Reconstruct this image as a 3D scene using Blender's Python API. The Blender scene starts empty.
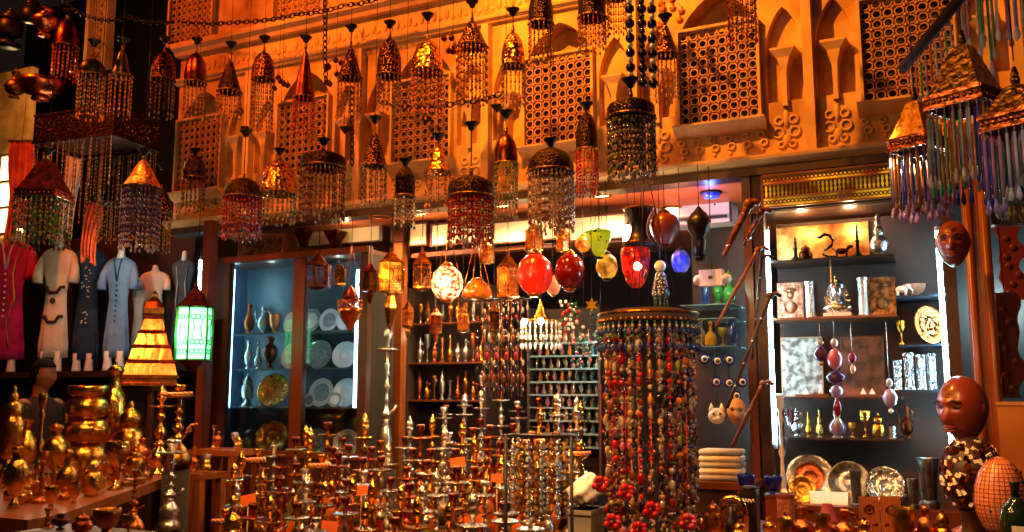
import bpy, math, random
from mathutils import Vector, Matrix
from mathutils.geometry import tessellate_polygon
rnd = random.Random(11)
PI = math.pi
S = bpy.context.scene
COL = S.collection
# ------------------------------------------------------------------ camera
F_PX, YAW, PITCH = 900.0, math.radians(26), math.radians(8)
CAM = Vector((0, -5.8, 1.6))
cF = Vector((-math.sin(YAW)*math.cos(PITCH), math.cos(YAW)*math.cos(PITCH), math.sin(PITCH)))
cR = Vector((math.cos(YAW), math.sin(YAW), 0))
cU = cR.cross(cF)
cd = bpy.data.cameras.new('camera'); co = bpy.data.objects.new('camera', cd); COL.objects.link(co)
co.location = CAM; co.rotation_euler = (PI/2 + PITCH, 0, YAW)
cd.sensor_width = 36; cd.lens = 36*F_PX/1024; cd.clip_end = 200
S.camera = co

def ray(px, py): return cF + cR*((px-512)/F_PX) - cU*((py-266)/F_PX)
def W(px, py, Y):
    d = ray(px, py); return CAM + d*((Y-CAM.y)/d.y)
def Wz(px, py, z):
    d = ray(px, py); return CAM + d*((z-CAM.z)/d.z)
def K(px, py, Y):                      # metres per pixel there
    return (Y-CAM.y)/ray(px, py).y/F_PX
def proj(p):
    v = Vector(p)-CAM; z = v.dot(cF); return 512+F_PX*v.dot(cR)/z, 266-F_PX*v.dot(cU)/z

# ------------------------------------------------------------------ materials
def lin(c):
    if isinstance(c, str):
        c = c.lstrip('#'); c = [int(c[i:i+2], 16)/255 for i in (0, 2, 4)]
        c = [x/12.92 if x <= .04045 else ((x+.055)/1.055)**2.4 for x in c]
    return (*c, 1)
MATS = {}; MARGS = {}
def ware(m):
    if m in ('brass', 'brass_bright', 'old_brass', 'copper', 'copper_dark', 'silver', 'silver_dull', 'engraved_silver', 'engraved_copper', 'engraved_brass'):
        if m+'_ware' not in MATS:
            a, kw = MARGS[m]; kw = dict(kw); kw['scale'] = kw.get('scale', 40)*.13; kw['bump'] = max(.35, kw.get('bump', 0)*1.3); mat(m+'_ware', *a, **kw)
        return m+'_ware'
    return m
def mat(name, *a, **kw):
    MARGS[name] = (a, kw); return mat_(name, *a, **kw)
def mat_(name, col, rough=.5, metal=0, col2=None, scale=8, bump=0, bscale=None, emit=0, ecol=None, pat='noise', trans=0, coat=0, spec=.5, lo=.4, hi=.62, stretch=None):
    m = bpy.data.materials.new(name); m.use_nodes = True
    nt = m.node_tree; b = nt.nodes['Principled BSDF']; N = nt.nodes.new; L = nt.links.new
    b.inputs['Base Color'].default_value = lin(col); b.inputs['Roughness'].default_value = rough
    b.inputs['Metallic'].default_value = metal; b.inputs['Transmission Weight'].default_value = trans
    b.inputs['Coat Weight'].default_value = coat; b.inputs['Specular IOR Level'].default_value = spec
    tc = N('ShaderNodeTexCoord'); vec = tc.outputs['Object']
    if stretch:
        mp = N('ShaderNodeMapping'); mp.inputs['Scale'].default_value = stretch; L(vec, mp.inputs[0]); vec = mp.outputs[0]
    fac = None
    if col2 is not None or bump:
        if pat == 'noise':
            t = N('ShaderNodeTexNoise'); t.inputs['Scale'].default_value = scale; t.inputs['Detail'].default_value = 6; out = t.outputs[0]
        elif pat == 'voronoi':
            t = N('ShaderNodeTexVoronoi'); t.inputs['Scale'].default_value = scale; out = t.outputs['Distance']
        elif pat == 'edge':
            t = N('ShaderNodeTexVoronoi'); t.feature = 'DISTANCE_TO_EDGE'; t.inputs['Scale'].default_value = scale; out = t.outputs['Distance']
        elif pat == 'cell':
            t = N('ShaderNodeTexVoronoi'); t.inputs['Scale'].default_value = scale; out = t.outputs['Color']
        elif pat == 'wave':
            t = N('ShaderNodeTexWave'); t.inputs['Scale'].default_value = scale; t.inputs['Distortion'].default_value = 3; t.inputs['Detail'].default_value = 3; out = t.outputs[0]
        elif pat == 'stripe':
            t = N('ShaderNodeTexWave'); t.inputs['Scale'].default_value = scale; t.bands_direction = 'DIAGONAL'; out = t.outputs[0]
        elif pat == 'brick':
            t = N('ShaderNodeTexBrick'); t.inputs['Scale'].default_value = scale; out = t.outputs['Fac']
        L(vec, t.inputs['Vector'])
        r = N('ShaderNodeValToRGB'); r.color_ramp.elements[0].position = lo; r.color_ramp.elements[1].position = hi
        r.color_ramp.elements[0].color = lin(col); r.color_ramp.elements[1].color = lin(col2 if col2 is not None else col)
        L(out, r.inputs[0]); L(r.outputs[0], b.inputs['Base Color'])
        fac = out
        if bump:
            if bscale:
                t2 = N('ShaderNodeTexNoise'); t2.inputs['Scale'].default_value = bscale; t2.inputs['Detail'].default_value = 4; L(vec, t2.inputs['Vector']); out = t2.outputs[0]
            bp = N('ShaderNodeBump'); bp.inputs['Strength'].default_value = bump; bp.inputs['Distance'].default_value = .01
            L(out, bp.inputs['Height']); L(bp.outputs[0], b.inputs['Normal'])
    if emit:
        b.inputs['Emission Strength'].default_value = emit
        b.inputs['Emission Color'].default_value = lin(ecol or col)
        if col2 is not None and ecol is None: L(r.outputs[0], b.inputs['Emission Color'])
    MATS[name] = m
    return m
mat('plaster', '#9c6f40', .8, col2='#cc9f68', scale=3.4, bump=.4, bscale=14, lo=.36, hi=.6)
mat('plaster_old', '#a98a5c', .85, col2='#c9a878', scale=3, bump=.4, bscale=18)
mat('trim_plaster', '#b48a58', .75, col2='#c89c68', scale=5, bump=.2, bscale=20)
mat('lattice_wood', '#9a6a40', .45, col2='#b07c4c', scale=9, bump=.15)
mat('shutter_wood', '#140803', .8, col2='#2a1206', scale=6)  # near-black: shade of the lattice holes put into the shutter colour
mat('dark_wood', '#2a1509', .45, col2='#3a1d0c', scale=5, pat='wave', bump=.1, stretch=(6, 6, 1))
mat('red_wood', '#4e2210', .35, col2='#632e14', scale=4, pat='wave', bump=.1, stretch=(6, 6, 1))
mat('orange_wood', '#6a3512', .35, col2='#7e431a', scale=4, pat='wave', bump=.1, stretch=(6, 6, 1))
mat('pale_wood', '#b98a58', .5, col2='#9b6c3e', scale=5, pat='wave', stretch=(6, 1, 6))
mat('brass', '#cf9038', .22, 1, bump=.25, scale=60)
mat('brass_bright', '#e6ac4c', .15, 1, bump=.35, scale=45)
mat('old_brass', '#9a6a2a', .32, 1, col2='#5c3a14', scale=30, bump=.4)
mat('copper', '#c86a38', .25, 1, bump=.35, scale=50)
mat('plate_silver', '#dfe6e8', .35, .45, bump=.15, scale=4)
mat('plate_grey', '#7f8c90', .35, .5, col2='#a8b4b8', scale=5, pat='edge', lo=.02, hi=.3)
mat('copper_dark', '#7a3a1c', .3, 1, col2='#4a1e0e', scale=22, bump=.4)
mat('silver', '#cfccc6', .26, 1, bump=.25, scale=70)
mat('silver_dull', '#8f8f88', .32, 1, col2='#5c5a54', scale=30, bump=.4)
mat('engraved_silver', '#e2e4e2', .25, 1, col2='#7d7f80', scale=34, pat='edge', lo=.02, hi=.2, bump=.5)
mat('engraved_copper', '#d98a4a', .25, 1, col2='#7a3c18', scale=28, pat='edge', lo=.3, hi=.02, bump=.6)
mat('engraved_brass', '#f0c060', .22, 1, col2='#7a4c16', scale=26, pat='edge', lo=.3, hi=.02, bump=.6)
mat('filigree', '#a86a28', .3, 1, col2='#1c0e06', scale=70, pat='voronoi', lo=.3, hi=.45, bump=.6)
mat('filigree_gold', '#e8a040', .24, 1, col2='#3a1a06', scale=42, pat='voronoi', lo=.5, hi=.8, bump=.7)
mat('embossed_gold', '#f0a43c', .28, 1, col2='#7a3c10', scale=48, lo=.42, hi=.68, bump=1.0)
mat('filigree_dark', '#4a2a14', .35, .9, col2='#120a06', scale=80, pat='voronoi', lo=.3, hi=.45, bump=.6)
mat('rough_wood', '#1c0f08', .9, col2='#2a170c', scale=9, bump=.6)
mat('lip_red', '#8a2018', .35)
mat('iron', '#15110e', .4, .6)
mat('black_paint', '#0c0a09', .35)
mat('charcoal_cloth', '#140d09', .95)
mat('dark_panel', '#1e110a', .8, col2='#2c190d', scale=3)
mat('floor_stone', '#4a4038', .6, col2='#5e5248', scale=4, bump=.2)
mat('ceiling_board', '#b8602c', .5, col2='#a04e22', scale=3)
mat('cream_panel', '#f2dcae', .5)
mat('pale_back', '#18282e', .45)
mat('shelf_glass', '#9cc4cc', .1, trans=.7)
mat('blue_back', '#11283c', .6)
mat('brown_back', '#4a2a1a', .7, col2='#3a2014', scale=4)
mat('grey_plinth', '#8c8a88', .7, col2='#7a7876', scale=5)
mat('price_tag', '#e06a20', .6)
mat('white_plastic', '#dcdcdc', .35, bump=.5, scale=14)
mat('ac_white', '#d8cfc6', .4)
mat('ac_dark', '#1c1715', .5)
mat('paper', '#efe6d6', .8)
mat('ceramic_white', '#e8e2d4', .25, coat=.3)
mat('skin', '#8a4e2c', .5, bump=.05, scale=40)
mat('hair', '#080504', .85, bump=.6, scale=60, spec=.15)
mat('shirt_dark', '#2a1712', .9)
mat('mask_wood', '#6a2a18', .3, col2='#7e3622', scale=6, pat='wave', stretch=(5, 5, 1), coat=.3)
mat('mask_dark', '#220b07', .5)
for n, c in dict(red='#a8100c', deep_red='#6a0a08', amber='#c86a14', green='#2c6a34', blue='#223c80', clear='#b8a890', purple='#3a2250', brown='#5c2c16', black='#0c0908', white='#e8e0d4', cream='#9c7040', pink='#b85a6c', teal='#3c7a78', lilac='#a890b4', yellow='#b89020', olive='#6a6a20').items():
    mat('bead_'+n, c, .1, coat=.5, trans=dict(clear=.6, lilac=.6, teal=.5, pink=.4, white=.25, amber=.3, red=.25, green=.4, blue=.3, yellow=.3).get(n, 0))
    mat('glass_'+n, {'clear': '#dcd8dc', 'lilac': '#c0a0dc', 'blue': '#3c5cd8', 'green': '#5cc078', 'white': '#f0ecf0', 'pink': '#d890a8', 'amber': '#d88a30'}.get(n, c), .06, trans=.75 if n == 'brown' else .35, coat=.5)
mat('glass_smoke', '#cfd8d8', .03, trans=1)
mat('tube_light', '#d4f4ff', emit=85, ecol='#a8e6ff')
mat('tube_cap', '#c8c8c8', .4)
mat('bulb_warm', '#ffd9a0', emit=40, ecol='#ffcf8a')
mat('bulb_white', '#fff2dc', emit=40, ecol='#fff0d8')
mat('downlight', '#ffdca8', emit=14, ecol='#ffdca0')
mat('glow_red', '#a80c04', .25, col2='#f02c10', scale=9, lo=.3, hi=.75, emit=.6, bump=.1, coat=.5)
mat('glow_red_hot', '#5a0604', .08, col2='#d02414', scale=22, lo=.4, hi=.7, emit=.6, coat=.6)
mat('doll_pattern', '#dcdcd4', .4, col2='#1c3450', scale=75, pat='voronoi', lo=.3, hi=.42)
mat('glow_amber', '#8a3404', .2, col2='#ffb030', scale=18, lo=.4, hi=.72, emit=.85)
mat('glow_amber_dim', '#6a2a06', .2, col2='#e07a18', scale=16, lo=.35, hi=.75, emit=.5)
mat('glow_green', '#b4ffcf', .2, emit=3.0, ecol='#6cffa4')
mat('glow_lime', '#1c2408', .3, col2='#b8dc20', scale=22, pat='voronoi', lo=.18, hi=.3, emit=.32, coat=.4)
mat('glow_yellow', '#7a4a0c', .2, col2='#f0c040', scale=16, lo=.4, hi=.62, emit=.35, coat=.4)
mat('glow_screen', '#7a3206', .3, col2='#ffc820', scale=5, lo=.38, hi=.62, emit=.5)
mat('glow_blue', '#1a2cc0', .2, col2='#6a80f0', scale=14, lo=.42, hi=.7, emit=.4, coat=.5)
mat('glow_peach', '#d88050', .3, emit=.3, ecol='#ff9a60')
mat('glow_mosaic', '#ffe8b8', .2, col2='#a03810', scale=60, pat='cell', lo=.3, hi=.7, emit=1.0)
mat('glow_window', '#ffe2a0', emit=5, ecol='#ffd890')
mat('lit_copper', '#e8a050', .35, .7, col2='#a04a14', scale=9, bump=.6)
mat('green_paint', '#2c8a34', .4)
mat('blue_glass', '#0c1a8a', .08, coat=.6, trans=.3)
mat('egg_dark', '#e8d4b0', .2, col2='#2a0f0a', scale=34, pat='voronoi', lo=.28, hi=.36, coat=.4)
mat('egg_pink', '#d88a5c', .3, col2='#8a3a22', scale=60, pat='brick', lo=.4, hi=.6, coat=.2)
mat('wicker', '#a86a34', .7, col2='#6a3a18', scale=60, pat='brick', bump=.5)
mat('green_bottle', '#16240f', .1, coat=.5)
mat('stripe_hose', '#c04a18', .5, col2='#d8b088', scale=22, pat='stripe', lo=.55, hi=.62)
mat('stripe_hose_gold', '#8a4a10', .5, col2='#d0a050', scale=22, pat='stripe', lo=.5, hi=.6)
mat('card_orange', '#e8762a', .7)
mat('picture_pale', '#b8aa9c', .6, col2='#5a4a3c', scale=22, lo=.42, hi=.6)
mat('picture_brown', '#7a4630', .5, col2='#3a1c12', scale=11, lo=.42, hi=.6)
mat('plaque_copper', '#d88a64', .35, .6, col2='#8a4a30', scale=26, pat='noise', bump=.9)
mat('plaque_brass', '#c08a50', .35, .7, col2='#5a3416', scale=26, pat='noise', bump=.9)
for n, c, c2 in (('magenta', '#c01a6c', '#8a0f48'), ('cream', '#d8cdb8', '#c6b8a0'), ('navy', '#1c3f62', '#142c48'), ('blue', '#6a8ab4', '#58769e'), ('grey', '#a8a4a0', '#8e8a86'), ('orange', '#c04a1c', '#8a2c10'), ('slate', '#3c5468', '#2c3c4c')):
    mat('cloth_'+n, c, .85, col2=c2, scale=7, bump=.15)
mat('embroidery_brown', '#3a1c10', .8)
mat('embroidery_silver', '#c8ccd4', .5, bump=.4, scale=80)
mat('embroidery_gold', '#e0b060', .5)
mat('mannequin_white', '#d8d0c8', .5)
# ------------------------------------------------------------------ mesh builder
class MB:
    def __init__(s): s.v = []; s.f = []; s.m = []; s.sm = []
    def add(s, vs, fs, mi=0, smooth=True, T=None):
        o = len(s.v)
        s.v.extend((T @ Vector(v)) if T else Vector(v) for v in vs)
        for f in fs: s.f.append([o+i for i in f]); s.m.append(mi); s.sm.append(smooth)
        return s
    def lathe(s, prof, n=16, mi=0, T=None, smooth=True, cap=True, ph=0, mod=None):
        vs, fs = [], []
        for r, z in prof:
            for i in range(n):
                a = ph+2*PI*i/n; q = r*(mod(a, z) if mod else 1)
                vs.append((q*math.cos(a), q*math.sin(a), z))
        for j in range(len(prof)-1):
            for i in range(n):
                k = (i+1) % n; fs.append((j*n+i, j*n+k, (j+1)*n+k, (j+1)*n+i))
        if cap:
            if prof[0][0] > 1e-4: fs.append(tuple(range(n-1, -1, -1)))
            if prof[-1][0] > 1e-4: fs.append(tuple((len(prof)-1)*n+i for i in range(n)))
        return s.add(vs, fs, mi, smooth, T)
    def ball(s, c, r, nu=8, nv=5, mi=0, sc=(1, 1, 1), T=None):
        prof = [(max(1e-5, math.sin(PI*j/nv)), -math.cos(PI*j/nv)) for j in range(nv+1)]
        M = Matrix.Translation(c) @ Matrix.Diagonal((r*sc[0], r*sc[1], r*sc[2], 1))
        return s.lathe(prof, nu, mi, (T @ M) if T else M, cap=False)
    def box(s, c, d, mi=0, T=None):
        x, y, z = d[0]/2, d[1]/2, d[2]/2
        vs = [(c[0]+sx*x, c[1]+sy*y, c[2]+sz*z) for sz in (-1, 1) for sy in (-1, 1) for sx in (-1, 1)]
        return s.add(vs, [(0, 2, 3, 1), (4, 5, 7, 6), (0, 1, 5, 4), (2, 6, 7, 3), (0, 4, 6, 2), (1, 3, 7, 5)], mi, False, T)
    def tube(s, pts, r, n=6, mi=0, T=None, taper=None):
        pts = [Vector(p) for p in pts]; vs, fs = [], []; up = Vector((0, 0, 1))
        for i, p in enumerate(pts):
            t = (pts[min(i+1, len(pts)-1)]-pts[max(i-1, 0)]).normalized()
            a = t.cross(up)
            if a.length < .05: a = t.cross(Vector((1, 0, 0)))
            a.normalize(); b = a.cross(t); q = r if not taper else r*taper(i/(len(pts)-1))
            for k in range(n):
                g = 2*PI*k/n; vs.append(p+(a*math.cos(g)+b*math.sin(g))*q)
        for i in range(len(pts)-1):
            for k in range(n):
                l = (k+1) % n; fs.append((i*n+k, i*n+l, (i+1)*n+l, (i+1)*n+k))
        fs.append(tuple(range(n-1, -1, -1))); fs.append(tuple((len(pts)-1)*n+k for k in range(n)))
        return s.add(vs, fs, mi, True, T)
    def torus(s, c, R, r, n=16, k=6, mi=0, T=None):
        M = Matrix.Translation(c)
        if T: M = T @ M
        vs, fs = [], []
        for i in range(n):
            a = 2*PI*i/n
            for j in range(k):
                b = 2*PI*j/k; q = R+r*math.cos(b); vs.append((q*math.cos(a), q*math.sin(a), r*math.sin(b)))
        for i in range(n):
            for j in range(k):
                a, b = (i+1) % n, (j+1) % k; fs.append((i*k+j, a*k+j, a*k+b, i*k+b))
        return s.add(vs, fs, mi, True, M)
    def prism(s, poly, y0, y1, mi=0, T=None, axis='y'):     # polygon in x,z swept along y
        n = len(poly); vs = [(p[0], y0, p[1]) for p in poly]+[(p[0], y1, p[1]) for p in poly]
        fs = [(i, (i+1) % n, n+(i+1) % n, n+i) for i in range(n)]
        tri = tessellate_polygon([[Vector((p[0], p[1], 0)) for p in poly]])
        fs += [tuple(t) for t in tri]+[tuple(n+i for i in reversed(t)) for t in tri]
        return s.add(vs, fs, mi, False, T)
    def mesh(s, mats, name='mesh'):
        me = bpy.data.meshes.new(name)
        me.from_pydata([tuple(v) for v in s.v], [], s.f)
        for m in (mats if isinstance(mats, (list, tuple)) else [mats]): me.materials.append(MATS[m])
        me.polygons.foreach_set('material_index', s.m); me.polygons.foreach_set('use_smooth', s.sm)
        me.validate(); me.update()
        return me
    def obj(s, name, mats, parent=None, loc=(0, 0, 0), rot=(0, 0, 0)):
        return ob(name, s.mesh(mats, name), parent, loc, rot)
def ob(name, me, parent=None, loc=(0, 0, 0), rot=(0, 0, 0), sc=None):
    o = bpy.data.objects.new(name, me); COL.objects.link(o); o.location = loc; o.rotation_euler = rot
    if sc: o.scale = sc
    if parent: o.parent = parent
    return o
def tag(o, label, cat, group=None, kind=None):
    o['label'] = label; o['category'] = cat
    if group: o['group'] = group
    if kind: o['kind'] = kind
    return o
def thing(name, label, cat, loc=(0, 0, 0), rz=0, group=None, rot=None, sc=None):
    o = ob(name, None, None, loc, rot or (0, 0, rz), sc); o.empty_display_size = .05
    return tag(o, label, cat, group)
def structure(o): o['kind'] = 'structure'; return o
def dup(root, loc=None, rz=None, label=None, group=None, sc=None):
    r = root.copy(); COL.objects.link(r)
    for ch in list(root.children):
        c = ch.copy(); COL.objects.link(c); c.parent = r
        for g in list(ch.children):
            d = g.copy(); COL.objects.link(d); d.parent = c
    if loc is not None: r.location = loc
    if rz is not None: r.rotation_euler = (0, 0, rz)
    if sc is not None: r.scale = sc
    if label: r['label'] = label
    if group: r['group'] = group
    return r
TR = Matrix.Translation
def RX(a): return Matrix.Rotation(a, 4, 'X')
def RY(a): return Matrix.Rotation(a, 4, 'Y')
def RZ(a): return Matrix.Rotation(a, 4, 'Z')
ORD = 'first second third fourth fifth sixth seventh eighth ninth tenth eleventh twelfth thirteenth fourteenth fifteenth sixteenth seventeenth eighteenth nineteenth twentieth twenty-first twenty-second twenty-third twenty-fourth twenty-fifth twenty-sixth twenty-seventh twenty-eighth'.split()
T_ = ['twenty', 'thirty', 'forty', 'fifty']
ORD = ORD[:20]+[x for t in T_ for x in [(t[:-1]+'ieth')]+[t+'-'+o for o in ORD[:9]]]
FACE = YAW                                  # turn about z that makes a thing's -y side look at the street
exec_parts = []
# ------------------------------------------------------------------ setting: facade, shop shell
ZB = 3.07
def arch(x0, x1, zs, za, n=6):
    xc = (x0+x1)/2; pts = []
    for i in range(1, n+1):
        t = i/n; pts.append((x1+(xc-x1)*(1-math.cos(t*PI/2))**1.0*1.0 if False else x1+(xc-x1)*t**1.6, zs+(za-zs)*(1-(1-t)**1.25)))
    left = [(2*xc-x, z) for x, z in reversed(pts[:-1])]
    return [(x1, zs)]+pts+left+[(x0, zs)]
WIN = [(-6.185+1.155*i, -5.635+1.155*i) for i in range(6)]+[(.735, 1.285)]
wall = MB()
def hole_wall(mb, outer, holes, depths):
    loops = [outer]+holes
    flat = [p for l in loops for p in l]
    tri = tessellate_polygon([[Vector((x, z, 0)) for x, z in l] for l in loops])
    vs = [(x, 0, z) for x, z in flat]
    fs = []
    for t in tri:
        a, b, c = [Vector((flat[i][0], flat[i][1])) for i in t]
        ar = (b-a).cross(c-a)
        fs.append(tuple(t) if ar > 0 else tuple(reversed(t)))
    mb.add(vs, fs, 0, False)
    for h, d in zip(holes, depths):
        n = len(h); v = [(x, 0, z) for x, z in h]+[(x, d, z) for x, z in h]
        mb.add(v, [(i, (i+1) % n, n+(i+1) % n, n+i) for i in range(n)], 0, False)
        tr = tessellate_polygon([[Vector((x, z, 0)) for x, z in h]])
        mb.add([(x, d, z) for x, z in h], [tuple(t) for t in tr], 0, False)
P2 = 1.155
gx = [w[1]+.3025 for w in WIN]                       # pilaster centres between windows
for i, (x0, x1) in enumerate(WIN):
    xl, xr = max(-6.215, (x0+x1)/2-P2/2), (x0+x1)/2+P2/2
    holes = [[(x0+.015, 3.39), (x1-.015, 3.39)]+arch(x0+.015, x1-.015, 4.0, 4.29)]
    for s in ((1,) if i == 0 else (-1, 1)):
        a, b = (x1+.03, x1+.265) if s > 0 else (x0-.265, x0-.03)
        holes.append([(a, 3.46), (b, 3.46)]+arch(a, b, 3.82, 4.1))
    hole_wall(wall, [(xl, ZB), (xr, ZB), (xr, 4.42), (xl, 4.42)], holes, [.16, .07, .07][:len(holes)])
wx0, wx1 = -6.215, (WIN[-1][0]+WIN[-1][1])/2+P2/2
wall.add([(wx0, 0, 4.42), (wx1, 0, 4.42), (wx1, 0, 6.4), (wx0, 0, 6.4)], [(0, 1, 2, 3)], 0, False)
wall.add([(wx0, 0, ZB), (wx0, 0, 6.4), (wx0, .9, 6.4), (wx0, .9, ZB)], [(0, 1, 2, 3)], 0, False)
structure(wall.obj('wall_back', ['plaster', 'shutter_wood']))
# consoles, pilasters and mouldings on the wall
t = MB()
for i, (x0, x1) in enumerate(WIN):
    for s in ((1,) if i == 0 else (-1, 1)):
        xc = x1+.148 if s > 0 else x0-.148
        pr = [(.095, 3.80), (.095, 3.785), (.05, 3.74), (.022, 3.66), (.016, 3.5), (.02, 3.42)]
        for (ra, za), (rb, zb) in zip(pr, pr[1:]):
            t.add([(xc-ra, 0.07, za), (xc-ra*.8, -.02-ra*.6, za), (xc+ra*.8, -.02-ra*.6, za), (xc+ra, .07, za), (xc-rb, .07, zb), (xc-rb*.8, -.02-rb*.6, zb), (xc+rb*.8, -.02-rb*.6, zb), (xc+rb, .07, zb)],
                  [(0, 1, 5, 4), (1, 2, 6, 5), (2, 3, 7, 6)]+([(3, 2, 1, 0)] if za > 3.79 else []), 0, False)
        t.ball((xc, 0, 3.34), .022, 8, 5, 0, (1, .9, 3)); t.ball((xc, 0, 3.2), .03, 8, 5, 0, (1.1, .7, 1.5))
        for dx, dz, R_ in ((-.045, 3.33, .026), (.045, 3.33, .026), (-.05, 3.25, .032), (.05, 3.25, .032), (-.035, 3.17, .02), (.035, 3.17, .02)):
            t.torus((0, 0, 0), R_, .010, 12, 5, 0, TR((xc+dx, -.004, dz)) @ RX(PI/2))
structure(t.obj('trim_1', ['trim_plaster']))
t = MB()
for x in gx:
    t.box((x, -.03, (ZB+4.36)/2), (.06, .09, 4.36-ZB))
structure(t.obj('trim_2', ['trim_plaster']))
t = MB()                                            # lower frieze relief
x = wx0+.05
k = 0
while x < WIN[-1][1]:
    near = min(abs(x-q) for w in WIN for q in (w[1]+.148, w[0]-.148))
    if near > .09:
        t.torus((0, 0, 0), .019, .009, 10, 5, 0, TR((x-.008, -.004, 3.255)) @ RX(PI/2)); t.torus((0, 0, 0), .022, .009, 10, 5, 0, TR((x+.008, -.004, 3.20)) @ RX(PI/2)); t.ball((x, 0, 3.155), .014, 6, 4, 0, (1, .8, 1.2))
    x += .105; k += 1
x = wx0+.06
while x < WIN[-1][1]:                               # upper frieze
    t.ball((x, 0, 4.53), .024, 6, 4, 0, (1, .6, 1.9)); t.ball((x+.055, 0, 4.5), .018, 6, 4, 0, (1.2, .6, 1.2)); x += .115
structure(t.obj('trim_3', ['trim_plaster']))
def moulding(name, z0, z1, d, x0=wx0-.02, x1=wx1, m='trim_plaster'):
    b = MB(); h = z1-z0
    poly = [(0, z0), (-d*.45, z0), (-d*.6, z0+h*.3), (-d*.95, z0+h*.55), (-d, z0+h*.8), (-d, z1), (0, z1)]
    n = len(poly); vs = [(x0, y, z) for y, z in poly]+[(x1, y, z) for y, z in poly]
    b.add(vs, [(i, (i+1) % n, n+(i+1) % n, n+i) for i in range(n)]+[tuple(range(n)), tuple(range(2*n-1, n-1, -1))], 0, False)
    return structure(b.obj(name, [m]))
moulding('trim_4', 4.64, 4.74, .12); moulding('trim_5', 4.375, 4.425, .06); moulding('trim_6', 3.035, 3.10, .10)
# lattice windows
def lattice(w, h):
    b = MB(); nx = 8; dx = w/nx; nz = round(h/dx); dz = h/nz
    for i in range(nx):
        for j in range(nz):
            c = (-w/2+dx*(i+.5), 0, -h/2+dz*(j+.5))
            T = TR(c) @ RX(PI/2)
            R = dx*.40; vs, fs = [], []; n = 12
            for q in range(n):
                a = 2*PI*q/n
                for rr, yy in ((R-.0038, .006), (R+.0038, .006), (R+.0038, -.006), (R-.0038, -.006)): vs.append((rr*math.cos(a), rr*math.sin(a), yy))
            for q in range(n):
                p = (q+1) % n
                for e in range(4): fs.append((q*4+e, p*4+e, p*4+(e+1) % 4, q*4+(e+1) % 4))
            b.add(vs, fs, 0, False, T)
            b.ball((c[0]+dx/2, -.006, c[2]+dz/2), .012, 6, 4) if i < nx-1 and j < nz-1 else None
            if i < nx-1 and j < nz-1: b.torus((0, 0, 0), dx*.27, .0036, 10, 4, 0, TR((c[0]+dx/2, .002, c[2]+dz/2)) @ RX(PI/2))
    return b
lw, lh = .55, .68
lat_mesh = None
for i, (x0, x1) in enumerate(WIN):
    xc = (x0+x1)/2
    if lat_mesh is None: lat_mesh = lattice(lw-.03, lh-.03).mesh(['lattice_wood'])
    w_ = structure(ob('window_%d' % (i+1), lat_mesh, None, (xc, -.02, 3.70)))
    f = MB()
    for s in (-1, 1):
        f.box((s*(lw/2-.008), -.01, 0), (.018, .05, lh)); f.box((0, -.01, s*(lh/2-.008)), (lw-.034, .05, .018))
    f.obj('window_frame', ['trim_plaster'], w_)
    MB().box((0, .06, 0), (lw-.05, .01, lh-.05)).obj('shutter', ['shutter_wood'], w_)  # dark sheet behind the lattice, painting the shade in its holes
    f = MB(); hw_ = lw/2+.025; z_ = -lh/2; f.add([(-hw_, .02, z_), (-hw_, -.085, z_), (-hw_, -.085, z_-.012), (-hw_, .02, z_-.075), (hw_, .02, z_), (hw_, -.085, z_), (hw_, -.085, z_-.012), (hw_, .02, z_-.075)], [(0, 1, 5, 4), (1, 2, 6, 5), (2, 3, 7, 6), (3, 0, 4, 7), (0, 3, 2, 1), (4, 5, 6, 7)], 0, False); f.obj('windowsill', ['trim_plaster'], w_)
for i, (x0, x1) in enumerate([(-6.36, -5.81), (-5.13, -4.56), (-3.9, -3.35)]):
    w_ = structure(ob('window_%d' % (i+8), lat_mesh, None, ((x0+x1)/2, -.02, 5.10)))
    f = MB()
    for s in (-1, 1):
        f.box((s*(lw/2-.008), -.01, 0), (.018, .05, lh)); f.box((0, -.01, s*(lh/2-.008)), (lw-.034, .05, .018))
    f.obj('window_frame', ['trim_plaster'], w_)
# shop shell: header, ceiling, floor, side and back walls
def sbox(name, lo, hi, m, kind=True):
    b = MB(); c = [(a+d)/2 for a, d in zip(lo, hi)]; b.box(c, [d-a for a, d in zip(lo, hi)]); o = b.obj(name, [m])
    return structure(o) if kind else o
sbox('beam', (wx0, -.06, 2.98), (wx1, .10, 3.034), 'dark_wood')
sbox('ceiling', (-5.7, .10, 2.99), (wx1, 2.9, 3.03), 'ceiling_board')
sbox('floor', (-14, -7.5, -.05), (4, 8, 0), 'floor_stone')
sbox('wall_rear', (-5.8, 2.8, 0), (wx1, 2.9, 2.99), 'dark_panel')
sbox('wall_left', (-5.82, .55, 0), (-5.74, 2.8, 3.02), 'dark_panel')
# shop on the far side of the passage: pale lit front, dark recess and carved strip
sbox('wall_side', (-12.6, .95, 0), (-6.9, 1.05, 3.3), 'dark_panel')
sbox('wall_far', (-16, 5.2, 0), (-6.2, 5.3, 9), 'dark_panel')
b = MB(); p = W(-6, 250, 1.9); q = W(34, 40, 1.9)
b.box(((p.x-1+q.x)/2, 1.95, 4.3), (q.x-p.x+1, .1, 3.4)); structure(b.obj('wall_street', ['plaster']))
p = W(0, 232, 1.7); q = W(17, 150, 1.7)
wn = MB(); wn.box(((p.x-.3+q.x)/2, 1.86, (p.z+q.z)/2), (q.x-p.x+.3, .03, q.z-p.z)); wo = structure(wn.obj('window_11', ['glow_window']))
f = MB()
for zz in (p.z, p.z+.33*(q.z-p.z), p.z+.66*(q.z-p.z), q.z): f.box(((p.x-.3+q.x)/2, 1.82, zz), (q.x-p.x+.34, .05, .03))
f.obj('window_frame', ['orange_wood'], wo)
p = W(85, 72, 1.2); q = W(112, -10, 1.2)
b = MB(); cx = (p.x+q.x)/2; wd = q.x-p.x
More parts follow.
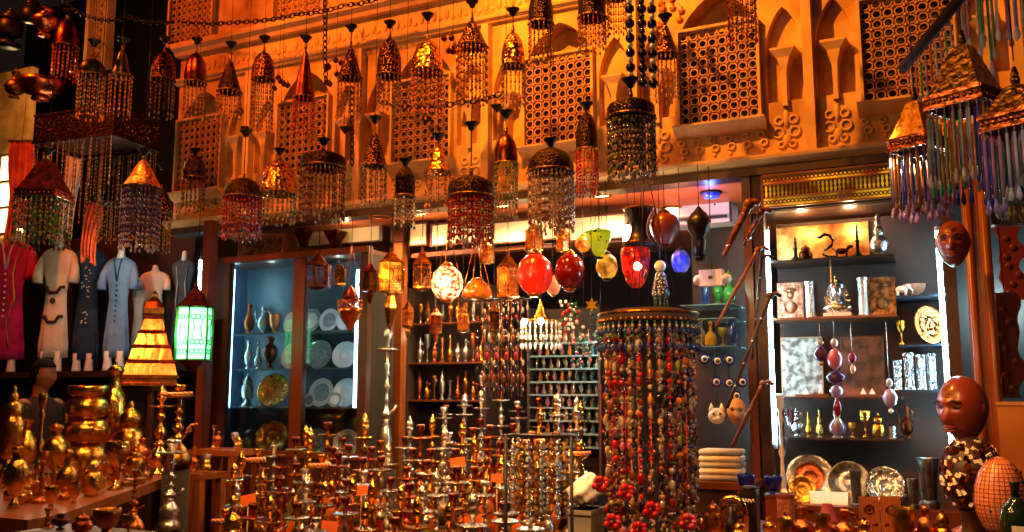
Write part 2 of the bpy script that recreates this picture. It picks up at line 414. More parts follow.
for s in (-1, 1): b.box((cx+s*wd*.42, 1.2, (p.z+q.z)/2), (wd*.15, .08, q.z-p.z))
nn = 9
for k in range(nn):
    z = p.z+(q.z-p.z)*(k+.5)/nn; hh = (q.z-p.z)/nn
    for s in (-1, 1): b.box((cx, 1.2, z), (.012, .03, hh*1.3), 0, TR((cx, 1.2, z)) @ RY(s*.75) @ TR((-cx, -1.2, -z)))
    b.torus((cx, 1.2, z), wd*.2, .01, 12, 5, 0, TR((cx, 1.2, z)) @ RX(PI/2) @ TR((-cx, -1.2, -z)))
b.box((cx, 1.26, (p.z+q.z)/2), (wd, .02, q.z-p.z))
structure(b.obj('trim_7', ['trim_plaster']))
# ------------------------------------------------------------------ lights of the place, with added fill lights
def light(kind, loc, energy, col, size=.3, rot=None, spot=None, name='lamp_light'):
    l = bpy.data.lights.new(name, kind); l.energy = energy; l.color = col
    if kind == 'AREA': l.size = size
    else: l.shadow_soft_size = size if kind == 'SPOT' else 0.0
    if spot: l.spot_size = spot; l.spot_blend = .6
    o = bpy.data.objects.new(name, l); COL.objects.link(o); o.location = loc
    if rot is not None:
        d = Vector(rot)-Vector(loc); o.rotation_euler = d.to_track_quat('-Z', 'Y').to_euler()
    return o
SOD = (1.0, .30, .025)
light('SPOT', (-2.6, -2.3, 6.1), 1500, (1, .31, .02), .06, (-1.3, 0, 3.6), 1.5)
light('SPOT', (-4.6, -2.4, 6.1), 760, (1,.21,.01), .06, (-3.6, 0, 3.7), 1.4)
light('SPOT', (-7.2, -2.6, 6.0), 520, (1, .13, .005), .06, (-6.4, 0, 3.8), 1.5)
light('AREA', (-2.5, -4.5, 4.2), 38, (1, .45, .14), 1.0, (-3.0, -.5, 1.0))
for di, (dpx, dpy, e) in enumerate(((379, 216, 26), (418, 213, 26), (600, 195, 26), (500, 205, 20), (543, 222, 16), (672, 208, 18), (470, 226, 14))):
    x, y = Wz(dpx, dpy, 2.985).xy
    light('SPOT', (x, y, 2.955), e*3.2, (1, .62, .28), .04, (x, y, 0), 2.6)
    dl = thing('ceiling_spotlight', ['round ceiling spotlight over the end of the glass cabinet', 'round ceiling spotlight under the short drum lamp with silver beads', 'bright round ceiling spotlight below the tall red tube-fringed lamp', 'round ceiling spotlight behind the bullet lamp with green fringe', 'round ceiling spotlight above the glowing red globe lamp', 'round ceiling spotlight near the air conditioner', 'round ceiling spotlight behind the scarlet fringed drum lamp'][di], 'light', (x, y, 2.99), 0, 'ceiling spotlights')
    MB().torus((0, 0, -.006), .075, .012, 18, 6).obj('bezel', ['brass'], dl)
    MB().lathe([(.001, -.006), (.072, -.006), (.072, 0)], 18, cap=False).obj('diffuser', ['downlight'], dl)
for px, py, Y, e in ((110, 330, -1.6, 34), (20, 330, -2.6, 30), (60, 300, -3.0, 24), (200, 340, -2.4, 30), (330, 350, -2.5, 34), (420, 330, -2.9, 26), (500, 350, -2.4, 34), (590, 330, -2.6, 22), (740, 330, -2.4, 14), (860, 330, -2.3, 14), (960, 340, -2.2, 14)):  # added warm spots above the stalls, for glints on the brass
    q_ = W(px, py, Y)+Vector((0, 0, .85)); light('SPOT', q_, e*1.9, (1, .45, .13), .05, q_+Vector((0, .55, -1)), 2.1)
light('SPOT', (-7.6, -2.2, 6.2), 260, (1, .2, .02), .1, W(95, 30, 1.2), .9)  # added spot to bring out the carved strip
light('POINT', W(14, 90, 1.0)+Vector((0, 0, .2)), 60, (1, .5, .1), .05)  # added fill to brighten the street wall
light('POINT', (-.75, -3.7, 2.95), 9, (1, .6, .25), .03)
light('POINT', (.5, -3.8, 2.5), 4, (.95, .92, 1), .03)  # added cool fill for pale highlights on the glass drops
light('SPOT', W(300, 330, -2.2)+Vector((0, 0, .5)), 20, (1, .55, .22), .04, W(272, 410, -.1), .5)  # added warm spot on the large plates in the glass cabinet
light('POINT', W(95, 60, -2.1), 16, (1, .5, .18), .05)  # added fill around the square perforated frame
light('POINT', W(60, 150, -2.0), 7, (1, .6, .3), .05)
light('POINT', W(1005, 300, .35), 26, (.8, 1, .95), .05)  # added cool fill on the wall behind the carved boards
wd_ = bpy.data.worlds.new('world'); S.world = wd_; wd_.use_nodes = True
wd_.node_tree.nodes['Background'].inputs[0].default_value = (.09, .05, .04, 1); wd_.node_tree.nodes['Background'].inputs[1].default_value = .1
S.view_settings.view_transform = 'Standard'; S.view_settings.look = 'None'; S.view_settings.exposure = .12; S.view_settings.gamma = 1
S.view_settings.use_curve_mapping = False
# ------------------------------------------------------------------ hanging lamps
CROWN = dict(
    cone=[(1, 0), (.97, .06), (.74, .34), (.45, .68), (.22, .92), (.07, 1)],
    bullet=[(1, 0), (1.02, .22), (.97, .45), (.8, .7), (.5, .9), (.1, 1)],
    dome=[(1, 0), (1.0, .25), (.9, .52), (.66, .8), (.3, .96), (.06, 1)],
    drum=[(1, 0), (1.0, .45), (.92, .62), (.55, .82), (.22, .93), (.06, 1)],
    bell=[(1, 0), (.84, .1), (.62, .32), (.5, .58), (.34, .84), (.08, 1)],
    ogee=[(1, 0), (1.03, .18), (.84, .4), (.46, .6), (.3, .8), (.07, 1)],
    tall=[(1, 0), (1, .55), (1.06, .6), (.7, .78), (.34, .92), (.06, 1)])
def strand_mesh(L, mats, r=.006, gap=1.7, drop=True, glass=False):
    if glass: mats = [m.replace('bead_', 'glass_') for m in mats]
    b = MB(); n = len(mats)
    if glass:
        b.tube([(0, 0, 0), (0, 0, -L*.12)], .0012, 4, 0)
        b.tube([(0, 0, -L*.12), (0, 0, -L*.5), (0, 0, -L*.82)], r, 6, 1 % n)
        b.lathe([(.001, -L), (r*1.9, -L*.955), (r*1.7, -L*.91), (r*.9, -L*.85), (.002, -L*.8)], 7, 2 % n, cap=False)
        return b.mesh(mats, 'bead_strand')
    b.tube([(0, 0, 0), (0, 0, -L)], .0012, 3, 0)
    z = -r; i = 0
    while z > -L+r*4:
        q = r*(.7+.5*((i*7) % 3)/2); b.ball((0, 0, z), q, 6, 4, i % n, (1, 1, 1.25)); z -= q*2*gap*.8; i += 1
    if drop: b.lathe([(.0005, -L-r*3.4), (r*1.25, -L-r*1.6), (r*1.0, -L-.2*r), (.0015, -L+r*1.2)], 6, (n-1), cap=False)
    return b.mesh(mats, 'bead_strand')
def rod_mesh(L): return MB().tube([(0, 0, 0), (0, 0, L)], .004, 5).mesh(['iron'], 'rod')
CANOPY = MB().lathe([(.004, -.045), (.016, -.04), (.028, -.015), (.044, .0), (.046, .008), (.008, .016), (.003, .03)], 12).mesh(['iron'], 'canopy')
def hanging(name, label, px, ycan, y0, y1, y2, w, Y, style, crown, beads, n=16, cat='lamp', group=None, glass=False, r=.006, inner=None, band=True, rows=1, canopy=True, rodm='iron'):
    """px: column; canopy at ycan, crown from y0 to y1, fringe to y2, w wide: all measured where the lamp hangs, in plane Y"""
    k = K(px, y1, Y); base = W(px, y1, Y); z0 = W(px, y0, Y).z; zc = W(px, ycan, Y).z; L = base.z-W(px, y2, Y).z
    R = w*k/2; H = z0-base.z
    root = thing(name, label, cat, base, FACE if not glass else FACE+.62, group)
    if style == 'pyramid':
        b = MB(); ph = PI/4
        b.lathe([(R*1.38, -.035), (R*1.38, 0)], 4, 0, smooth=False, ph=ph, cap=False)
        b.lathe([(R*1.38, 0), (R*.98, H*.35), (R*.6, H*.75), (R*.42, H*.93), (R*.1, H)], 4, 0, smooth=False, ph=ph, cap=True)
        cr_ = b.obj('crown', [crown], root)
        f = MB()
        for s in range(4):
            T = RZ(s*PI/2); f.box((0, -R*.99, -.033), (R*2.02, .012, .012), 0, T); f.box((0, -R*.99, .002), (R*2.02, .012, .012), 0, T)
            for q in range(9): f.ball((-R+R*2*(q+.5)/9, -R*.985, -.016), .009, 6, 4, 0, (1, .5, 1), T)
        f.obj('rim', ['copper'], root)
    else:
        b = MB().lathe([(rr*R, zz*H) for rr, zz in CROWN[style]], 18, cap=False)
        b.lathe([(rr*R*.94, zz*H) for rr, zz in CROWN[style]], 18, cap=False)
        cr_ = b.obj('crown', [crown], root)
        f = MB(); f.torus((0, 0, 0), R*1.0, .007, 18, 5)
        for q in range(14): f.ball((R*1.02*math.cos(2*PI*q/14), R*1.02*math.sin(2*PI*q/14), -.004), .009, 6, 4)
        f.obj('rim', ['old_brass'], root)
    MB().ball((0, 0, H+.012), .014, 8, 6).lathe([(.008, H-.01), (.011, H+.03), (.005, H+.05)], 8).obj('finial', ['old_brass'], cr_)
    if ycan < y0-2 and canopy:
        ro_ = ob('rod', rod_mesh(zc-z0), root, (0, 0, H))
        ob('canopy', CANOPY, ro_, (0, 0, zc-z0))
    MB().tube([(0, 0, zc-base.z), (0, 0, 5.6-base.z)], .002, 4).obj('cord', ['iron'], root)
    sets = [strand_mesh(L*(1 if q % 2 == 0 else .88), bd, r, glass=glass) for q, bd in enumerate(beads)]
    for i in range(n):
        if style == 'pyramid':
            s, u = divmod(i, max(1, n//4)); t = -R+2*R*(u+.5)/max(1, n//4)
            p = RZ(s*PI/2) @ Vector((t, -R, -.03))
        else:
            a = 2*PI*(i+.5)/n; p = Vector((R*.97*math.cos(a), R*.97*math.sin(a), -.004))
        ob('bead_strand', sets[(i*5+i//3) % len(sets)], root, p)
    if rows > 1:
        for i in range(n//2):
            a = 2*PI*i/(n//2); ob('bead_strand', sets[i % len(sets)], root, (R*.55*math.cos(a), R*.55*math.sin(a), .01))
    if inner:
        MB().lathe([(R*.5, -L*.55), (R*.62, -L*.4), (R*.62, H*.1), (R*.4, H*.3)], 12).obj('inner_shade', [inner], root)
    return root
B = lambda *a: ['bead_'+x for x in a]
HL = [
 # name, label, px, ycan, y0, y1, y2, w, Y, style, crown, beads, n
 ('lamp', 'copper dome lamp with red-orange bead fringe at the corner of the lit street wall', 66, 12, 19, 47, 77, 24, -.9, 'dome', 'copper_dark', [B('amber', 'red'), B('red', 'amber')], 18),
 ('lamp', 'black dome lamp with glinting fringe hanging before the tall carved strip', 92, 42, 59, 76, 115, 26, -1.6, 'dome', 'black_paint', [B('brown', 'amber'), B('clear', 'brown')], 18),
 ('lamp', 'small black bell lamp with copper bead fringe above the square perforated frame', 121, 40, 50, 76, 115, 22, -1.45, 'bell', 'black_paint', [B('amber', 'brown'), B('red', 'clear')], 14),
 ('lamp', 'glittering bullet lamp hanging at the corner of the orange building', 163, 39, 52, 80, 114, 23, -.55, 'bullet', 'filigree', [B('brown', 'clear'), B('brown', 'black')], 16),
 ('lamp', 'dark bullet lamp with pale fringe below the first upper lattice window', 195, 40, 53, 83, 118, 21, -.6, 'bullet', 'copper_dark', [B('brown', 'cream'), B('amber', 'cream')], 16),
 ('lamp', 'dark bell lamp with red fringe hanging over the first lattice window', 194, 150, 155, 178, 207, 22, -.5, 'bullet', 'filigree_dark', [B('deep_red', 'brown'), B('red', 'brown')], 16),
 ('lamp', 'small dark cone lamp with straight bead fringe beside the first arch', 229, 44, 60, 92, 116, 24, -.6, 'cone', 'filigree_dark', [B('brown', 'cream'), B('amber', 'brown')], 16),
 ('lamp', 'slim bullet lamp with long speckled fringe under the upper frieze', 263, 38, 52, 79, 127, 22, -.65, 'bullet', 'filigree', [B('brown', 'black', 'clear'), B('brown', 'amber')], 16),
 ('lamp', 'pointed plain copper cone lamp hanging before the arch of the second window', 304, 38, 50, 98, 140, 22, -.55, 'cone', 'copper_dark', [B('red', 'amber'), B('red', 'deep_red')], 16),
 ('lamp', 'brown cone lamp with knobbed waist between second and third lattice windows', 350, 27, 47, 78, 118, 24, -.6, 'cone', 'filigree', [B('brown', 'cream'), B('brown', 'amber')], 16),
 ('lamp', 'slim bullet lamp with wavy rim under a black disc beside the third arch', 389, 23, 38, 76, 108, 24, -.6, 'bullet', 'filigree', [B('brown', 'cream'), B('amber', 'brown')], 16),
 ('lamp', 'wide shiny brass dome lamp hanging before the arch of the third window', 427, 15, 40, 72, 112, 31, -.6, 'dome', 'filigree_gold', [B('brown', 'amber'), B('cream', 'brown')], 20),
 ('lamp', 'large pointed lamp with beaded cage between third and fourth lattice windows', 472, 2, 20, 47, 100, 31, -.6, 'cone', 'filigree', [B('brown', 'cream', 'brown'), B('amber', 'brown')], 22),
 ('lamp', 'round-topped ornate lamp with ring of scrolls on a chain beside the fourth window', 513, 10, 32, 66, 104, 23, -.62, 'bullet', 'filigree_gold', [B('brown', 'clear'), B('brown', 'amber')], 16),
 ('lamp', 'tall dark bullet lamp hanging before the arch of the fourth window', 541, -30, -14, 24, 62, 25, -.7, 'bullet', 'filigree_dark', [B('brown', 'cream'), B('brown', 'black')], 16),
 ('lamp', 'beaded cylinder lamp with red fringe at the top beside the black bead ropes', 592, -40, -25, 18, 48, 28, -.75, 'tall', 'filigree_dark', [B('deep_red', 'clear'), B('red', 'brown')], 18),
 ('lamp', 'small fringe lamp partly hidden by the black bead ropes at the top', 617, -50, -35, -2, 34, 20, -.6, 'drum', 'filigree', [B('amber', 'red'), B('cream', 'brown')], 12),
 ('lamp', 'woven cone lamp with white-tipped fringe between black bead ropes and fifth window', 666, 16, 24, 55, 98, 24, -.6, 'cone', 'filigree', [B('brown', 'amber', 'cream'), B('brown', 'cream')], 16),
 ('lamp', 'fringe of dark bead strings hanging over the corner of the fifth window', 741, -60, -45, -12, 40, 28, -.7, 'drum', 'filigree_dark', [B('brown', 'deep_red'), B('brown', 'black')], 16),
 ('lamp', 'teardrop lamp with tassel fringe on a black disc between second and third windows', 374, 118, 132, 166, 202, 26, -.75, 'cone', 'filigree', [B('brown', 'black', 'clear'), B('green', 'brown')], 14),
 ('lamp', 'short dark drum lamp with silver beads below the third lattice window', 405, 160, 165, 196, 226, 20, -.8, 'tall', 'filigree_dark', [B('clear', 'black'), B('clear', 'white')], 14),
 ('lamp', 'small brass crown lamp with dangling knobs below the corner of the third window', 438, 135, 144, 172, 206, 26, -.7, 'bell', 'filigree_gold', [B('brown', 'amber'), B('black', 'amber')], 10),
 ('lamp', 'large drum lamp with deep scarlet bead fringe on a long black rod', 471, 124, 174, 197, 242, 46, -1.1, 'drum', 'filigree_dark', [B('red'), B('red', 'deep_red'), B('deep_red', 'red', 'clear')], 34),
 ('lamp', 'bullet lamp of amber glass with green fringe below the chain swag', 506, 112, 133, 164, 216, 23, -.85, 'bullet', 'copper_dark', [B('green', 'olive'), B('olive', 'amber'), B('green', 'clear')], 18),
 ('lamp', 'broad dome lamp with long clear crystal fringe below the fourth window', 551, 140, 148, 172, 228, 46, -1.0, 'dome', 'filigree_dark', [B('clear', 'cream'), B('clear', 'white', 'brown'), B('cream', 'clear')], 30),
 ('lamp', 'tall bullet lamp with dark cap and red tube fringe beside the fourth window', 587, 104, 112, 150, 193, 22, -.48, 'bullet', 'filigree_dark', [B('red', 'deep_red'), B('red', 'amber')], 18),
 ('lamp', 'dark red fringed dome lamp under a black disc beside the second window', 243, 132, 178, 198, 236, 38, -.8, 'dome', 'filigree_dark', [B('deep_red', 'red', 'pink'), B('deep_red', 'pink'), B('red', 'deep_red')], 30),
 ('lamp', 'round brass dome lamp with green bead fringe below the second window', 278, 150, 160, 194, 220, 36, -.42, 'dome', 'filigree_gold', [B('green', 'clear'), B('olive', 'clear')], 22),
 ('lamp', 'wide drum lamp with speckled brown and red fringe below the second window', 323, 140, 150, 168, 217, 45, -1.05, 'drum', 'filigree_dark', [B('deep_red', 'clear', 'brown'), B('brown', 'amber', 'deep_red'), B('brown', 'clear')], 32),
 ('lamp', 'black domed lamp veiled in black beads below the paired black bead ropes', 631, 80, 97, 118, 176, 48, -1.52, 'drum', 'filigree_dark', [B('black', 'clear'), B('black', 'olive'), B('black', 'brown', 'clear'), B('black')], 36),
 ('lamp', 'four-sided copper lamp with green bead fringe beside the orange drape', 45, 150, 160, 194, 240, 40, -1.75, 'pyramid', 'copper_dark', [B('amber', 'green', 'green'), B('brown', 'green', 'clear'), B('olive', 'brown')], 32),
 ('lamp', 'gold pierced lamp with purple bead fringe below the square perforated frame', 142, 150, 160, 188, 246, 37, -1.7, 'cone', 'embossed_gold', [B('purple', 'lilac'), B('purple', 'brown'), B('purple', 'clear')], 28),
 ('lamp', 'black bell lamp with pale straight fringe under the square perforated frame', 112, 160, 174, 204, 240, 26, -.45, 'bell', 'black_paint', [B('cream', 'amber'), B('brown', 'cream')], 18),
 ('lamp', 'dark lamp with thin fringe behind the gold lamp with purple beads', 160, 165, 190, 214, 250, 22, -.7, 'dome', 'filigree', [B('amber', 'olive'), B('cream', 'brown')], 14),
 ('lamp', 'gold pierced pyramid lamp with large coloured glass drops near the beam end', 966, 38, 44, 98, 190, 56, -2.6, 'pyramid', 'embossed_gold', [B('clear', 'amber', 'pink'), B('clear', 'lilac', 'white'), B('clear', 'green', 'green'), B('clear', 'clear', 'white'), B('clear', 'blue', 'blue')], 28),
 ('lamp', 'smaller gold pierced pyramid lamp with violet and amber glass drops beside sixth window', 917, 90, 100, 141, 212, 40, -2.3, 'pyramid', 'embossed_gold', [B('clear', 'lilac', 'lilac'), B('clear', 'amber', 'cream'), B('clear', 'blue', 'lilac'), B('clear', 'clear', 'pink')], 24),
 ('lamp', 'dark pyramid lamp with blue and clear glass drops at the street-side corner', 1018, 60, 84, 118, 205, 52, -3.05, 'pyramid', 'embossed_gold', [B('clear', 'teal', 'clear'), B('clear', 'blue', 'blue'), B('clear', 'pink', 'lilac'), B('clear', 'clear', 'white'), B('clear', 'green', 'yellow')], 28),
]
for row in HL:
    nm, lab, px, yc, y0, y1, y2, w, Y, st, cr, bd, n = row
    g = st == 'pyramid' and px > 900
    hanging('hanging_lamp', lab, px, yc, y0, y1, y2, w, Y, st, cr, bd, n, 'lamp', 'hanging bead-fringed lamps', glass=g, r=.0044 if g else (.0062 if w < 30 else .0072), rows=2 if w > 36 else 1, canopy=not g,
            inner='glow_amber_dim' if px in (506, 587) else None)
# ropes of black beads above the black lamp
for i, px in enumerate((629, 641, 651)):
    a = W(px, -20, -1.39); z1 = W(px, 87 if i < 2 else 90, -1.39).z
    b = MB(); z = a.z; k = 0
    while z > z1:
        b.ball((0, 0, z-a.z), .027 if k % 2 == 0 else .017, 10, 7, k % 2); z -= .041; k += 1
    b.tube([(0, 0, z1-a.z), (0, 0, .6)], .003, 5, 0)
    tag(b.obj('bead_rope', ['bead_black', 'bead_white' if i != 1 else 'bead_black'], None, a), ['rope of large black and white beads, the one nearest the fourth window', 'rope of all-black large beads hanging between the two mixed bead ropes', 'rope of large black and white beads, the one nearest the cone lamp'][i], 'bead rope', 'black bead ropes over the black lamp')
# bunch of amber glass balls on wires
for i, (px, py, Y, lab) in enumerate(((674, 6, -.33, 'bunch of amber glass balls hanging above the woven cone lamp'), (453, 42, -.25, 'bunch of small dark glass balls near the large pointed beaded-cage lamp'), (279, 74, -.25, 'bunch of dark glass balls between slim bullet lamp and pointed copper cone lamp'), (336, 70, -.3, 'bunch of dark glass balls beside the brown cone lamp with knobbed waist'))):
    t_ = thing('glass_ball_cluster', lab, 'ornament', W(px, py, Y), 0, 'bunches of glass balls on wires')
    MB().tube([(0, 0, 0), (0, 0, 1.2)], .002, 4).obj('cord', ['iron'], t_)
    me = MB().ball((0, 0, 0), .024, 10, 7).lathe([(.006, .02), (.008, .035)], 6).mesh(['bead_amber' if i == 0 else 'copper_dark'], 'glass_ball')
    for q in range(9):
        p = Vector((rnd.uniform(-.11, .11), rnd.uniform(-.06, .06), rnd.uniform(-.13, .06)))
        o = ob('glass_ball', me, t_, p)
        MB().tube([(0, 0, .03), (-p.x*.5, -p.y*.5, .06+abs(p.z)*.3)], .0018, 4).obj('wire', ['iron'], o)
# chains
LINK = None
def chain(label, pts, Y, sag=0, name='hanging_chain'):
    P = [W(px, py, Y) for px, py in pts]; path = []
    for a, b_ in zip(P, P[1:]):
        n = max(2, int((b_-a).length/.008))
        for i in range(n):
            t = i/n; q = a.lerp(b_, t); q.z -= sag*4*t*(1-t); path.append(q)
    out = MB(); d = 0; k = 0; o0 = path[0]
    for i in range(1, len(path)-1):
        d += (path[i]-path[i-1]).length
        if d > .045:
            d = 0; t = (path[i+1]-path[i-1]).normalized(); T = TR(path[i]-o0) @ t.to_track_quat('X', 'Z').to_matrix().to_4x4() @ RX(PI/2 if k % 2 else 0) @ Matrix.Diagonal((1.5, 1, 1, 1)); k += 1
            out.torus((0, 0, 0), .019, .0055, 10, 5, 0, T)
    return tag(out.obj(name, ['iron'], None, o0), label, 'chain')
chain('iron chain swagged between the third window and the bullet lamp with green fringe', [(374, 99), (415, 106), (460, 102), (504, 92)], -.35, .02)
chain('long iron chain draped along the top over the first two upper windows', [(180, 22), (240, 22), (300, 14), (345, 5), (385, -4)], -.35, .015)
chain('iron chain looping across the dark passage beside the corner of the building', [(60, -3), (92, 18), (130, 17), (172, 22)], -.3, .03)
chain('upright iron chain hanging beside the pointed copper cone lamp', [(325, -20), (325, 60), (326, 82)], -.42)
None and chain('upright iron chain holding the round-topped ornate lamp beside the fourth window', [(513, -40), (513, -6)], -.62)
chain('thin iron chain hanging down the plaster between second and third windows', [(352, 84), (352, 168)], -.25)
for i, (px, py, Y) in enumerate(((246, 128, -.1), (345, 128, -.1), (426, 118, -.1), (497, 106, -.1))):
    t_ = thing('wall_hook', ['small black cup hook on the plaster above the dark red fringed lamp', 'small black cup hook on the plaster beside the wide speckled drum lamp', 'small black cup hook on the plaster beside the chain swag', 'small black cup hook above the bullet lamp with green fringe'][i], 'hook', W(px, py, Y), 0, 'black hooks on the plaster wall')
    MB().lathe([(.004, -.05), (.03, -.02), (.05, .0), (.045, .006), (.01, .01)], 10).obj('cup', ['iron'], t_); MB().tube([(0, 0, -.02), (0, .06, .0), (0, .1, .01)], .008, 6).obj('mount', ['iron'], t_)
# square perforated frame with its hanging strings
a = W(47, 147, -1.1); k = K(95, 147, -1.1)
fr = thing('square_chandelier', 'square perforated metal frame chandelier with long bead strings above the dresses', 'chandelier', W(97, 147, -.85), .12)
hw = 50*K(97, 147, -.9); hz = 28*K(97, 147, -.9); dp = .5
for i, (c, d) in enumerate((((0, -dp/2, hz/2), (2*hw, .02, hz)), ((0, dp/2, hz/2), (2*hw, .02, hz)), ((-hw+.01, 0, hz/2), (.02, dp-.02, hz)), ((hw-.01, 0, hz/2), (.02, dp-.02, hz)))):
    b = MB().box(c, d)
    for e in (0, 1): b.box((c[0], c[1], e*hz), (d[0]+.012, d[1]+.012, .02))
    p_ = b.obj('side_panel', ['filigree_dark'], fr)
    s_ = MB(); vert = d[0] > d[1]; nn = 22
    for q in range(nn*3):
        u = (rnd.random()-.5)*.94; zz = .03+rnd.random()*(hz-.06); off = -.012 if c[1] < 0 or c[0] < 0 else .012
        s_.ball((c[0]+u*d[0] if vert else c[0]+off, c[1]+off if vert else c[1]+u*d[1], zz), .006, 5, 4)
    s_.obj('rivet', ['brass_bright'], p_)
MB().box((0, 0, .02), (2*hw-.04, dp-.04, .006)).obj('bottom_panel', ['filigree_dark'], fr)
MB().tube([(0, 0, hz*.5), (0, 0, 2.2)], .004, 5).tube([(-hw, 0, hz), (0, 0, .9), (hw, 0, hz)], .004, 5).obj('cord', ['iron'], fr)
sm_ = [strand_mesh(L, bd, .006) for L, bd in ((.55, B('cream', 'amber')), (.45, B('brown', 'cream')), (.62, B('amber', 'brown', 'clear')), (.38, B('cream', 'white')))]
for i in range(44):
    e = i % 4
    p = (-hw+2*hw*((i//2)+.5)/22, (-dp/2 if i % 2 else dp/2)+rnd.uniform(-.02, .02), 0)
    ob('bead_strand', sm_[(i*3+i//4) % 4], fr, p)

# dark beam with glass drops, and the chandelier of drops out of the top corner
p, q = W(903, 68, -2.15), W(970, -14, -2.5)
r_ = thing('wooden_beam', 'dark slanting wooden beam end hung with glass drops before the sixth window', 'beam', p); d = q-p; MB().tube([(0, 0, 0), tuple(d*.5), tuple(d), tuple(d*1.6)], .020, 10).obj('shaft', ['rough_wood'], r_)
MB().tube([tuple(d), tuple(d+Vector((0, 0, 2)))], .004, 5).obj('cord', ['iron'], r_)
GD = [strand_mesh(L, B(*c), .0045, glass=True) for L, c in ((.20, ('clear', 'clear', 'white')), (.17, ('clear', 'pink', 'clear')), (.23, ('clear', 'green', 'clear')), (.19, ('clear', 'lilac', 'white')), (.15, ('clear', 'amber', 'amber')))]
for i in range(12):
    t = .12+.075*i; pt = p+d*t+Vector((0, 0, -.028)); o = ob('hanging_glass_drop', GD[i % 5], None, pt); tag(o, 'long %s glass drop hanging from the dark beam, %s from its low end' % (('clear', 'pink', 'green', 'lilac', 'amber')[i % 5], ORD[i]), 'glass drop', 'glass drops on the beam')
c = W(1000, -26, -2.35); r_ = thing('drop_chandelier', 'chandelier of glass drops hanging into the top corner beside the beam', 'chandelier', c)
MB().torus((0, 0, 0), .12, .008, 24, 6).torus((0, 0, .01), .07, .006, 18, 6).obj('ring', ['old_brass'], r_)
for i in range(22):
    a = 2*PI*i/14; rr = .12 if i < 14 else .07
    ob('glass_drop', GD[(i*3) % 5], r_, (rr*math.cos(a), rr*math.sin(a), -.005), (0, 0, 0), (1.2, 1.2, 1.15+.5*((i*5) % 4)/4))
b = MB()
for a in (.4, 2.5, 4.6): b.tube([(.12*math.cos(a), .12*math.sin(a), 0), (0, 0, .4)], .003, 4)
b.tube([(0, 0, .4), (0, 0, 2)], .003, 4).obj('cord', ['iron'], r_)
